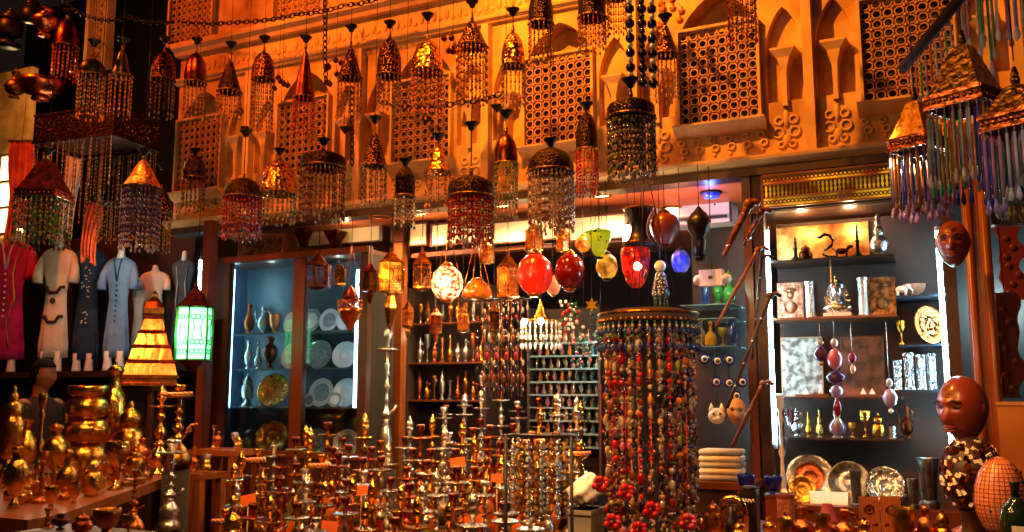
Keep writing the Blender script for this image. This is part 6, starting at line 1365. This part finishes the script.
# ------------------------------------------------------------------ water pipes on their stepped stand
p = W(400, 300, .40); q0 = thing('shop_post', 'square orange wooden post rising behind the water pipes', 'post', (p.x, .40, 0)); MB().box((0, 0, 1.49), (.085, .085, 2.97)).obj('shaft', ['orange_wood'], q0); MB().box((0, 0, 2.9), (.13, .13, .14)).obj('capital', ['red_wood'], q0)
def pipe_proto(q):
    base_m, met, hosem, style, prongs = [('old_brass', 'brass', 'stripe_hose', 0, 1), ('bead_deep_red', 'silver', None, 1, 0), ('brass_bright', 'brass_bright', None, 2, 0), ('copper', 'copper', None, 0, 0), ('silver', 'silver', None, 1, 0), ('bead_amber', 'brass', 'copper_dark', 2, 0), ('silver_dull', 'silver', None, 0, 0), ('bead_olive', 'silver', 'stripe_hose_gold', 1, 0)][q]
    root = thing('water_pipe', '', 'water pipe', (0, 0, -5), 0, 'water pipes on the stepped stand')
    bp = [[(.045, 0), (.06, .01), (.075, .05), (.07, .1), (.045, .15), (.02, .19), (.024, .21)], [(.05, 0), (.062, .015), (.05, .05), (.035, .09), (.05, .13), (.03, .17), (.018, .2), (.022, .21)], [(.065, 0), (.07, .01), (.035, .03), (.05, .07), (.066, .11), (.05, .16), (.02, .2), (.022, .21)]][style]
    bs_ = MB().lathe(bp, 16).obj('base', [base_m], root)
    sp = [[(.024, .21), (.03, .225), (.016, .24), (.011, .26), (.022, .275), (.028, .295), (.014, .315), (.009, .33), (.02, .345), (.009, .36), (.009, .385), (.024, .40), (.009, .415), (.009, .435), (.02, .45), (.008, .465), (.014, .48), (.008, .5)], [(.022, .21), (.032, .225), (.032, .24), (.012, .255), (.009, .28), (.02, .29), (.009, .305), (.009, .33), (.026, .35), (.009, .37), (.009, .395), (.018, .405), (.009, .42), (.022, .44), (.010, .455), (.008, .5)], [(.022, .21), (.03, .23), (.012, .25), (.024, .28), (.036, .31), (.024, .34), (.012, .36), (.01, .4), (.02, .42), (.024, .44), (.012, .46), (.009, .5)]][style]
    MB().lathe(sp, 12).obj('stem', [met], root)
    MB().lathe([(.009, .5), (.04, .496), (.066, .503), (.074, .511), (.067, .513), (.04, .503), (.012, .508)], 20, cap=False).obj('tray', [met], root)
    MB().lathe([(.011, .5), (.014, .52), (.012, .545), (.026, .56), (.03, .585), (.024, .592), (.01, .585)], 12).obj('bowl', ['copper_dark' if q % 2 else met], root); bw_ = root.children[-1]
    if q in (2, 6): MB().lathe([(.03, .59), (.026, .62), (.014, .645), (.005, .655), (.006, .665), (.001, .67)], 10).obj('wind_cover', [met], bw_)
    MB().tube([(.015, 0, .235), (.05, 0, .25), (.065, 0, .27)], .007, 6).obj('hose_port', [met], bs_)
    if hosem:
        pts = [(.065, 0, .27)]+[(.05+.05*math.sin(t*.5)+.012*math.cos(t*1.7), -.015-.03*math.sin(t*.6), .27+.03*t-.0046*t*t) for t in range(1, 12)]
        hs_ = MB().tube(pts, .0075, 6).obj('hose', [hosem], root)
        if prongs: MB().tube([(-.075, -.045, .522), (-.03, -.052, .525), (.03, -.052, .527), (.08, -.045, .53)], .0115, 8).obj('hose_handle', [hosem], hs_)
    return root
protos_p = [pipe_proto(q) for q in range(8)]
PN = ['brass pipe with orange striped hose', 'silver pipe with dark red glass base', 'bright brass pipe with wind cover', 'copper pipe without hose', 'plain silver pipe', 'brass pipe with amber glass base', 'pewter pipe with wind cover', 'silver pipe with gold striped hose']
ZB = []
STEP = ['front', 'second', 'third', 'fourth', 'fifth', 'sixth', 'seventh', 'eighth', 'topmost']
YT = [-1.95, -1.67, -1.39, -1.11, -.83, -.55, -.29, .15, .46]
TOPY = [505, 487, 470, 455, 443, 431, 420, 404, 394]
PX0 = [222, 232, 236, 252, 268, 300, 404, 438, 440]
PX1 = [556, 556, 556, 546, 590, 596, 596, 596, 592]
stand = thing('stepped_stand', 'dark cloth-covered stepped stand carrying the water pipes', 'stand', (W(430, 450, -.8).x, -.8, 0))
used = [False]*8
for r, (Y, ty, a, b_) in enumerate(zip(YT, TOPY, PX0, PX1)):
    zt2 = W(430, ty, Y).z; zb2 = zt2-.60; ZB.append(zb2); xa, xb = W(a, 480, Y).x-.12, W(b_, 480, Y).x+.06
    dpt = .27 if r != 6 else .2
    MB().box(((xa+xb)/2-stand.location.x, Y-stand.location.y, zb2/2), (xb-xa, dpt-.004, zb2)).obj('step', ['charcoal_cloth'], stand)
    n = int((xb-xa)/.165); i2 = 0
    for i in range(n):
        x = xa+.1+(xb-xa-.2)*(i+.5)/n+rnd.uniform(-.004, .004); y = Y+(.02 if i % 2 else -.02)
        q = (i*3+r*5+rnd.choice((0, 0, 1))) % 8
        if q == 0 and (i+r) % 3: q = (3, 5, 2)[(i+r) % 3]
        if r < 4 and q in (1, 4, 6, 7) and rnd.random() < .55 and i < n*.7: q = rnd.choice((2, 3, 5, 3))
        lab = '%s, %s from the cabinet end of the %s step' % (PN[q], ORD[i], STEP[r])
        s = rnd.uniform(.86, 1.0); s = (s*.98, s*.98, s*rnd.uniform(.96, 1.1))
        px_x = proj((x, y, zb2+.5))[0]
        if not used[q]:
            o = protos_p[q]; used[q] = True; o.location = (x, y, zb2+.001); o.rotation_euler = (0, 0, FACE+rnd.uniform(-.35, .35)); o.scale = s; o['label'] = lab
        else: dup(protos_p[q], (x, y, zb2+.001), FACE+rnd.uniform(-.35, .35), lab, sc=s)
# tall pipes rising over the others
tall = [(388, 330, -.12, 4, 'tall silver pipe standing before the orange shop post')]; _ = [(367, 418, -1.0, 0, 'extra tall brass pipe with wide tray before the cold plates'), (336, 424, -1.35, 4, 'tall silver pipe in front of the glass cabinet door')]
for px, yt, Y, q, lab in tall:
    P = W(px, yt, Y); o = dup(protos_p[q], None, FACE+.2, lab, 'tall water pipes'); zf = {388: 0, 367: 0, 336: 0}[px]
    if px == 388:
        o.location = (P.x, Y, W(388, 470, Y).z); o.scale = (1.1, 1.1, (P.z-W(388, 470, Y).z)/.592)
        st2 = thing('pipe_pedestal', 'dark pedestal under the tall silver pipe by the shop post', 'pedestal', (P.x, Y, 0)); MB().lathe([(.1, 0), (.1, .03), (.08, .05), (.08, o.location.z-.001)], 16).obj('body', ['charcoal_cloth'], st2)
    else:
        bpy.data.objects.remove(o) if False else None
        r = 3 if px == 367 else 2
        o.location = (P.x, Y+.0, W(430, TOPY[r], YT[r]).z-.6+.001); o.scale = (1.25, 1.25, (P.z-o.location.z)/.592)
# water pipes among the brass
for px, yb, yt, q, lab in ((147, 480, 392, 2, 'bright brass water pipe with tray at the corner of the brass table'), (176, 470, 384, 0, 'brass water pipe with striped hose between the pyramid lantern and the stool'), (168, 531, 440, 4, 'silver water pipe in front of the orange wooden stool'), (132, 536, 470, 3, 'copper water pipe below the edge of the brass table'), (232, 534, 472, 2, 'squat bright brass water pipe in front of the side table')):
    Y = {147: -1.72, 176: -1.45, 168: -2.0, 132: -2.5, 232: -2.25}[px]; P = W(px, yb, Y); k = K(px, yb, Y); h = (yb-yt)*k
    o = dup(protos_p[q], P+Vector((0, 0, .001)), FACE, lab, 'water pipes among the brass', sc=(h/.6*1.4, h/.6*1.4, h/.6))
    if px == 147: o.location = on_t(158, 474); o.scale = (1.25, 1.25, h/.6); continue
    pd = thing('pipe_pedestal', 'dark cloth pedestal under the '+lab.split(' with ')[0].split(' in front')[0].split(' below')[0]+{147: ' at the table corner', 176: ' beside the stool', 168: ' before the stool', 132: ' below the table edge', 232: ' before the side table'}[px], 'pedestal', (P.x, P.y, 0))
    MB().lathe([(.1, 0), (.1, .02), (.085, .04), (.085, P.z)], 16).obj('body', ['charcoal_cloth'], pd)
# blank orange cards among the pipes
for i, (px, y, Y, w, h) in enumerate(((363, 490, -1.53, 13, 9), (331, 527, -1.81, 16, 12), (459, 462, -1.25, 15, 9), (250, 500, -1.81, 15, 11), (475, 521, -1.81, 18, 11), (498, 478, -1.25, 11, 8))):
    k = K(px, y, Y); r_ = thing('card_on_stick', ['blank red-orange card on a stick among the pipes below the cold plates', 'blank orange card on a stick at the front near the copper pipes', 'blank orange card on a stick in the middle of the stepped stand', 'blank orange card on a stick before the side table', 'blank orange card on a stick low in front of the bead curtain side', 'small blank orange card on a stick towards the bottle shelves'][i], 'card', W(px, y, Y), FACE, 'orange cards among the pipes')
    MB().box((0, 0, 0), (w*k, .004, h*k), 0, RY(rnd.uniform(-.2, .2))).obj('panel', ['price_tag'], r_); zz = r_.location.z; rw = min(range(9), key=lambda q: abs(YT[q]+.12-Y)); r_.location.y = YT[rw]+.125; MB().tube([(0, .004, 0), (0, .004, -(zz-ZB[rw])+.002)], .004, 5).obj('mount', ['pale_wood'], r_)
# grey plinth with its plastic bag
P = W(586, 508, -1.12); k = K(586, 506, -1.12); r_ = thing('grey_plinth', 'plain grey plinth between the water pipes and the bead curtain', 'plinth', (P.x, -1.12, 0)); MB().box((0, 0, P.z/2), (24*k, .2, P.z)).obj('body', ['grey_plinth'], r_); MB().box((0, 0, P.z-.012), (26*k, .22, .024)).obj('top', ['grey_plinth'], r_)
b = MB(); nu, nv = 26, 16; vs = []; fs = []; rr = random.Random(4)
for j in range(nv+1):
    for i in range(nu):
        th = PI*j/nv; ph = 2*PI*i/nu; q = 1+.12*math.sin(4*ph+5*th)+.09*math.sin(9*ph-7*th)+rr.uniform(-.07, .07); top = max(0, math.cos(th)-.5)
        vs.append((15*k*q*math.sin(th)*math.cos(ph)+top*16*k, .09*q*math.sin(th)*math.sin(ph), 11*k+11*k*q*math.cos(th)+top*14*k))
for j in range(nv):
    for i in range(nu): fs.append((j*nu+i, (j+1)*nu+i, (j+1)*nu+(i+1) % nu, j*nu+(i+1) % nu))
o = b.add(vs, fs).obj('plastic_bag', ['white_plastic'], None, (P.x-.015, -1.12, P.z+.022)); tag(o, 'knotted white plastic bag lying on the grey plinth', 'bag')
light('POINT', (P.x+.02, -1.36, P.z+.42), .35, (.8, .9, 1), .03)
# ------------------------------------------------------------------ counter in front of the lit cabinet
YC = -1.0
CTZ = W(820, 540, YC).z
x0, x1 = W(706, 540, YC).x, W(1060, 540, YC).x
ct = thing('front_counter', 'orange wooden counter of small copper wares before the lit cabinet', 'counter', ((x0+x1)/2, YC, 0)); cw = x1-x0
MB().box((0, .12, CTZ-.02), (cw, .92, .04)).obj('countertop', ['orange_wood'], ct); MB().box((0, .12, (CTZ-.04)/2), (cw-.06, .86, CTZ-.04)).obj('base', ['red_wood'], ct)
def con(px, Y): return atz(px, CTZ+.001, Y)
def ck(px, Y): return K(px, 520, Y)
for px, Y, ytop, w, kd, m, hd, lab in (
  (714, -1.0, 500, 18, 'jar', 'copper', 0, 'copper jar at the curtain end of the front counter'), (716, -1.26, 514, 14, 'bowl', 'brass', 0, 'small brass bowl at the curtain end of the front counter'), (770, -1.1, 516, 14, 'urn', 'brass_bright', 0, 'tiny bright brass urn before the dark jar'),
  (804, -1.2, 504, 24, 'jug', 'copper', 1, 'copper jug with handle below the small shiny brass dish'), (846, -1.2, 507, 24, 'jug', 'copper', 1, 'copper jug with handle beside the pink cone lamp'), (824, -1.28, 514, 16, 'goblet', 'brass', 0, 'brass goblet between the two copper jugs'), (905, -1.26, 508, 22, 'bowl', 'brass', 0, 'brass bowl beside the second orange tile'), (928, -1.25, 505, 18, 'urn', 'copper', 0, 'copper urn before the dark mosaic egg'), (866, -1.28, 516, 16, 'jar', 'brass_bright', 0, 'bright brass jar before the first orange tile'), (945, -1.28, 508, 18, 'jar', 'brass', 0, 'brass jar at the foot of the dark mosaic egg'), (787, -1.28, 518, 16, 'mortar', 'brass', 0, 'brass mortar before the red clay vase'), (740, -1.28, 520, 18, 'jar', 'brass_bright', 0, 'bright brass jar in front of the arched mirror frame')):
    Y += .0; P = con(px, Y); k = ck(px, Y); h = max(.05, W(px, ytop, Y).z-P.z); vessel('counter_'+kd, lab, 'vessel', P, w*k/2, h, kd, m, 'small wares on the front counter', handle=hd, spout=hd, rz=FACE)
def cvz(px, y, Y): return W(px, y, Y).z-CTZ
P = con(787, -1.0); vessel('clay_vase', 'red clay vase under the dark blue glass bowl', 'vase', P, 9*ck(787, -1), cvz(787, 494, -1.0), 'cylinder', 'mask_wood', m2='plaque_copper')
P = con(751, -1.0); r_ = thing('black_jar', 'square black jar with a white script squiggle on its front', 'jar', P); k = ck(751, -1); h = cvz(751, 490, -1.0); MB().box((0, 0, h/2), (16*k, 16*k, h)).obj('body', ['black_paint'], r_); MB().lathe([(7*k, h), (7*k, h+.015), (5*k, h+.02)], 12).obj('lid', ['black_paint'], r_); MB().tube([((-6+q)*k, -8.2*k, h*.78+2*k*math.sin(q*1.9)) for q in range(13)], .003, 4).obj('lettering', ['paper'], r_)
for px, Y, zb_, lab in ((775, -.7, 494, 'cobalt blue glass bowl beside the white candlestick'), (748, -.72, 492, 'dark blue glass bowl standing by the posts')):
    z = cvz(px, zb_, Y); P = con(px, Y); k = K(px, 490, Y); r_ = vessel('blue_bowl', lab, 'bowl', P+Vector((0, 0, z)), 9*k, 17*k, 'bowl', 'blue_glass', 'blue glass bowls')
    pd = thing('wooden_pedestal', 'little wooden pedestal under the '+lab.split(' beside')[0].split(' standing')[0], 'pedestal', P); MB().box((0, 0, z/2), (14*k, 14*k, z-.002)).obj('body', ['mask_wood'], pd); MB().box((0, 0, z-.008), (17*k, 17*k, .014)).obj('top', ['red_wood'], pd)
# arched brass frame with its dark bottle
P = con(733, -1.14); k = ck(733, -1.14); h = cvz(733, 498, -1.14); r_ = thing('arched_frame', 'arched golden frame holding a dark bottle shape on the counter', 'ornament', P); w_ = 13*k
pts = [(-w_, 0, 0), (-w_, 0, h-w_)]+[(w_*math.cos(PI-q*PI/8), 0, h-w_+w_*math.sin(PI-q*PI/8)) for q in range(1, 8)]+[(w_, 0, h-w_), (w_, 0, 0)]
MB().tube(pts, 3*k, 8).obj('frame', ['brass_bright'], r_); MB().box((0, .02, h*.42), (2*w_, .012, h*.8)).obj('backing', ['engraved_brass'], r_); MB().lathe([(6*k, 0), (7*k, .03), (6*k, h*.45), (2.5*k, h*.6), (2.4*k, h*.78), (1*k, h*.8)], 12, T=TR((0, -.02, 0))).obj('bottle', ['black_paint'], r_)
# pink cone lamp, orange tiles
P = con(829, -1.05); k = ck(829, -1.05); h = cvz(829, 504, -1.05); r_ = thing('cone_lamp', 'little pink cone-shaded lamp on a dark stem before the white card', 'lamp', P); MB().lathe([(5*k, 0), (5*k, .01), (3*k, .02), (3*k, h*.6)], 10).obj('stem', ['dark_wood'], r_); MB().lathe([(10*k, h*.55), (4.5*k, h)], 14, cap=False).obj('lamp_shade', ['bead_pink'], r_)
for px, lab in ((871, 'orange tile with dark motif leaning beside the copper jug'), (893, 'orange tile with dark motif leaning below the scalloped plate')):
    P = con(px, -1.0); k = ck(px, -1); h = cvz(px, 497, -1.0); r_ = thing('painted_tile', lab, 'tile', P, 0, None, rot=(-.2, 0, .1)); MB().box((0, 0, h/2), (19*k, .014, h)).obj('body', ['orange_wood'], r_)
    b = MB().torus((0, -.008, h*.72), 4*k, 1.2*k, 14, 5, 0, TR((0, -.008, h*.72)) @ RX(PI/2) @ TR((0, .008, -h*.72))).ball((0, -.008, h*.72), 2*k, 8, 5, 0, (1, .3, 1))
    for s in (-1, 1): b.ball((s*5*k, -.008, h*.4), 2.6*k, 8, 5, 0, (1.2, .3, .6))
    b.obj('motif', ['copper_dark'], r_)
fk = 0
FG = []
for i in range(26):
    px = 694+i*10.2; Y = -1.36+.08*(i % 2)-.0
    if px > 950: break
    FG.append((px, -1.46 if i % 2 else -.9))
sit = None
for i, (px, Y) in enumerate([f for f in FG if f[1] > -1 and not (725 < f[0] < 800)]):
    P = con(px+4, -.86); k = ck(px, -.86); h = rnd.uniform(.07, .095); m = ('brass', 'copper', 'brass_bright')[i % 3]
    r_ = thing('camel_figurine' if i % 2 else 'seated_figurine', '%s %s figurine at the back of the front counter, %s from the curtain end' % (('brass', 'copper', 'bright brass')[i % 3], ('seated', 'camel')[i % 2], ORD[i]), 'figurine', P, rnd.uniform(-.6, .6), 'figurines at the back of the counter')
    if i % 2:
        b = MB().ball((0, 0, h*.55), h*.3, 10, 6, 0, (1.4, .7, .7)).ball((0, 0, h*.78), h*.16, 8, 5).tube([(h*.35, 0, h*.55), (h*.55, 0, h*.6), (h*.58, 0, h*.9)], h*.08, 6).ball((h*.64, 0, h*.95), h*.12, 8, 5, 0, (1.4, .8, .8))
        for sx in (-1, 1):
            for sy in (-1, 1): b.tube([(sx*h*.28, sy*h*.12, h*.5), (sx*h*.3, sy*h*.13, 0)], h*.06, 5)
        b.obj('body', [m], r_)
    else:
        MB().lathe([(h*.35, 0), (h*.38, h*.1), (h*.24, h*.3), (h*.26, h*.55), (h*.1, h*.7), (h*.08, h*.74)], 12).ball((0, 0, h*.86), h*.14, 10, 7).tube([(-h*.24, -h*.05, h*.58), (-h*.3, -h*.2, h*.35), (-h*.05, -h*.3, h*.3)], h*.07, 6).tube([(h*.24, -h*.05, h*.58), (h*.3, -h*.2, h*.35), (h*.05, -h*.3, h*.3)], h*.07, 6).obj('body', [m], r_)
# mosaic eggs, bottle, basket
def egg(label, px, yt, yb, w, Y, m, seed):
    k = K(px, yb, Y); P = W(px, yb, Y); h = (yb-yt)*k; r = w*k/2; root = thing('mosaic_egg', label, 'ornament', P, FACE, 'mosaic eggs')
    pr = [(.001, 0), (.4, .03), (.72, .13), (.94, .3), (1, .45), (.94, .62), (.76, .8), (.48, .93), (.2, .985), (.001, 1)]
    pts = []
    for (ra, za), (rb, zb_) in zip(pr, pr[1:]):
        for t in (0, .34, .67): pts.append((r*(ra+(rb-ra)*t), h*(za+(zb_-za)*t)))
    pts.append((.001, h)); MB().lathe(pts, 28, cap=False).obj('shell', [m], root)
    rr = random.Random(seed); b = MB()
    return root, r, h, rr
root, r, h, rr = egg('large dark mosaic egg of glinting chips under the bald carved head', 975, 438, 512, 60, -.98, 'mask_dark', 1)
b = MB()
for q in range(560):
    z = rr.uniform(.06, .95); a = rr.uniform(-PI, PI); t = z
    ra = math.sin(PI*min(.999, (t if t < .45 else .45+(t-.45)))**.9)*r
    pr = [(0, 0), (.03, .4), (.13, .72), (.3, .94), (.45, 1), (.62, .94), (.8, .76), (.93, .48), (.985, .2), (1, 0)]
    for (za, ra0), (zb_, rb0) in zip(pr, pr[1:]):
        if za <= z <= zb_: ra = r*(ra0+(rb0-ra0)*(z-za)/(zb_-za))
    T = TR((ra*math.cos(a), ra*math.sin(a), z*h)) @ RZ(a) @ RX(rr.uniform(0, 3))
    b.box((0, 0, 0), (.008, .022*rr.uniform(.7, 1.5), .015), rr.choice((0, 1, 1, 2, 2)), T)
b.obj('inlay', ['paper', 'bead_brown', 'copper_dark'], root)
es = W(1004, 538, -1.42); r_ = thing('egg_stand', 'dark wooden pedestal under the rosy orange mosaic egg', 'stand', (es.x, es.y, 0)); MB().lathe([(.08, 0), (.08, .03), (.05, .05), (.05, es.z-.03), (.06, es.z-.01)], 16).obj('base', ['dark_wood'], r_)
root, r, h, rr = egg('rosy orange mosaic egg with fine grid beside the green bottle', 1004, 458, 538, 50, -1.42, 'egg_pink', 2)
b = MB()
for q in range(9): a = rr.uniform(-2.6, -.6); z = rr.uniform(.3, .85); b.ball((r*.93*math.cos(a)*(1-.8*max(0, z-.6)), r*.93*math.sin(a)*(1-.8*max(0, z-.6)), z*h), .007, 7, 5)
b.obj('inlay', ['mask_dark'], root)
pr = [(.001, 0), (.4, .03), (.72, .13), (.94, .3), (1, .45), (.94, .62), (.76, .8), (.48, .93), (.2, .985), (.001, 1)]
b = MB()
for q in range(30): a = 2*PI*q/30; b.tube([(r*ra*math.cos(a)*1.003, r*ra*math.sin(a)*1.003, h*za) for ra, za in pr[1:-1]], .0016, 4)
for za in [.06+.05*q for q in range(18)]:
    for (r0, z0), (r1, z1) in zip(pr, pr[1:]):
        if z0 <= za <= z1: b.torus((0, 0, za*h), r*(r0+(r1-r0)*(za-z0)/(z1-z0))*1.003, .0016, 30, 4); break
b.obj('grout', ['mask_wood'], root)
for px, Y, zt_, lab in ((975, -.98, 512, 'dark block under the large dark mosaic egg'), ):
    z = W(px, zt_, Y).z-CTZ; P = con(px, Y); 
    if z > .02:
        r_ = thing('egg_stand', lab, 'stand', P); MB().lathe([(.07, 0), (.07, .01), (.05, .02), (.05, z-.01), (.06, z+.006)], 16, cap=False).obj('base', ['dark_wood'], r_)
P = W(1019, 545, -1.75); k = K(1019, 545, -1.75); r_ = thing('green_bottle', 'dark green round bottle cut by the lower corner of the picture', 'bottle', P); MB().lathe([(12*k, 0), (15*k, 6*k), (16*k, 22*k), (13*k, 36*k), (6*k, 44*k), (4*k, 47*k)], 22).obj('body', ['green_bottle'], r_); MB().lathe([(4*k, 47*k), (4*k, 58*k), (5*k, 59*k), (5*k, 62*k)], 14).obj('neck', ['green_bottle'], r_); MB().box((0, -16*k, 16*k), (12*k, .004, 8*k)).obj('patch', ['paper'], r_)
pd = thing('bottle_stand', 'dark wooden block under the green bottle', 'stand', (P.x, P.y, 0)); MB().lathe([(.1, 0), (.1, .04), (.07, .06), (.07, P.z-.002)], 16).obj('base', ['dark_wood'], pd)
P = W(1017, 480, -.22); k = K(1017, 440, -.22); r_ = thing('wicker_basket', 'square woven wicker basket standing behind the rosy mosaic egg', 'basket', P); h = 74*k; MB().box((0, 0, h/2), (26*k, 26*k, h)).obj('body', ['wicker'], r_); MB().box((0, 0, h+.008), (28*k, 28*k, .018)).obj('lid', ['pale_wood'], r_)
pd = thing('basket_stand', 'dark wooden stand under the wicker basket', 'stand', (P.x, P.y, 0)); MB().box((0, 0, (P.z-.002)/2), (24*k, 24*k, P.z-.002)).obj('base', ['dark_wood'], pd); MB().box((0, 0, P.z-.02), (27*k, 27*k, .03)).obj('top', ['dark_wood'], pd)
# carved boards hanging before the pale lit wall
def outline(rr, n, w, h):
    L = []
    for i in range(n): t = i/(n-1); L.append((-w*(.28+.22*abs(math.sin(t*7+rr))+.1*math.sin(t*17+rr*2)), h*t))
    Rr = [(w*(.28+.22*abs(math.sin((1-i/(n-1))*6+rr*1.7+1))+.1*math.sin((1-i/(n-1))*19+rr)), h*(1-i/(n-1))) for i in range(n)]
    return L+Rr
for i, (px, yt, yb, w, Y, m, lab) in enumerate(((992, 246, 418, 15, .12, 'mask_wood', 'narrow carved wooden board hanging nearest the pillar'), (1014, 226, 300, 24, .16, 'mask_wood', 'carved wooden board hanging highest by the edge of the picture'), (1012, 292, 398, 26, .02, 'red_wood', 'carved wooden board hanging lower, above the wicker basket'))):
    k = K(px, yb, Y); P = W(px, yb, Y); H = (yb-yt)*k; r_ = thing('carved_hanging', lab, 'carved board', P, FACE*.5, 'carved boards before the pale wall')
    MB().prism(outline(i*1.3+.4, 22, w*k, H), -.012, .012).obj('board', [m], r_)
    for q in range(7): MB().ball((rnd.uniform(-.25, .25)*w*k, -.012, H*(q+.7)/8), w*k*.13, 8, 5, 0, (1.2, .4, 1.2)).obj('rosette', ['red_wood'], r_)
    MB().tube([(0, 0, H), (0, .03, max(H+.1, 3.0-P.z))], .003, 4).obj('cord', ['iron'], r_)

gift.location.z = CTZ+.001; gift.location.x = W(722, 510, -.62).x
# strings of little bells hung before the pipes beside the plinth
zr_ = W(540, 436, -2.12).z; p = W(538, 436, -2.12); rl = thing('bell_rail', 'thin dark rail carrying strings of little bells before the water pipes', 'rail', p)
wr = W(572, 436, -2.12).x-W(504, 436, -2.12).x; MB().tube([(-wr/2, 0, 0), (wr/2, 0, 0)], .006, 8).tube([(-wr/2, .05, 0), (wr/2, .05, 0)], .006, 8).tube([(-wr/2, 0, 0), (-wr/2, .05, 0)], .005, 6).tube([(wr/2, 0, 0), (wr/2, .05, 0)], .005, 6).obj('rail', ['iron'], rl)
for s in (-1, 1): MB().tube([(s*wr*.48, 0, -zr_), (s*wr*.48, 0, 0)], .008, 8).obj('leg', ['iron'], rl)
bm_ = []
for q, ms in enumerate((['silver', 'silver_dull'], ['old_brass', 'silver_dull'], ['old_brass', 'brass'])):
    b = MB(); z = -.008-.013*q
    for i in range(13-2*q):
        s = (.008, .0105, .009, .012)[(i+q) % 4]; b.lathe([(s*1.25, z-s*2.2), (s*.95, z-s*1.8), (s*.8, z-s*.9), (s*.3, z-s*.2), (.001, z)], 9, i % 2); z -= s*2.7
    b.tube([(0, 0, 0), (0, 0, z)], .0015, 3); bm_.append(b.mesh(ms, 'bell_string'))
for i in range(15):
    o = ob('hanging_bell_string', bm_[(i*2+i//4) % 3], None, p+Vector((-wr/2+.032+(wr-.064)*(i+.5)/15+.006*math.sin(i*2.3), .05*(i % 2), -.007)), (0, 0, i*.4)); tag(o, 'string of little %s bells hanging from the thin dark rail' % ('silver', 'silver and brass', 'brass')[(i*2+i//4) % 3], 'bell string', 'strings of little bells')
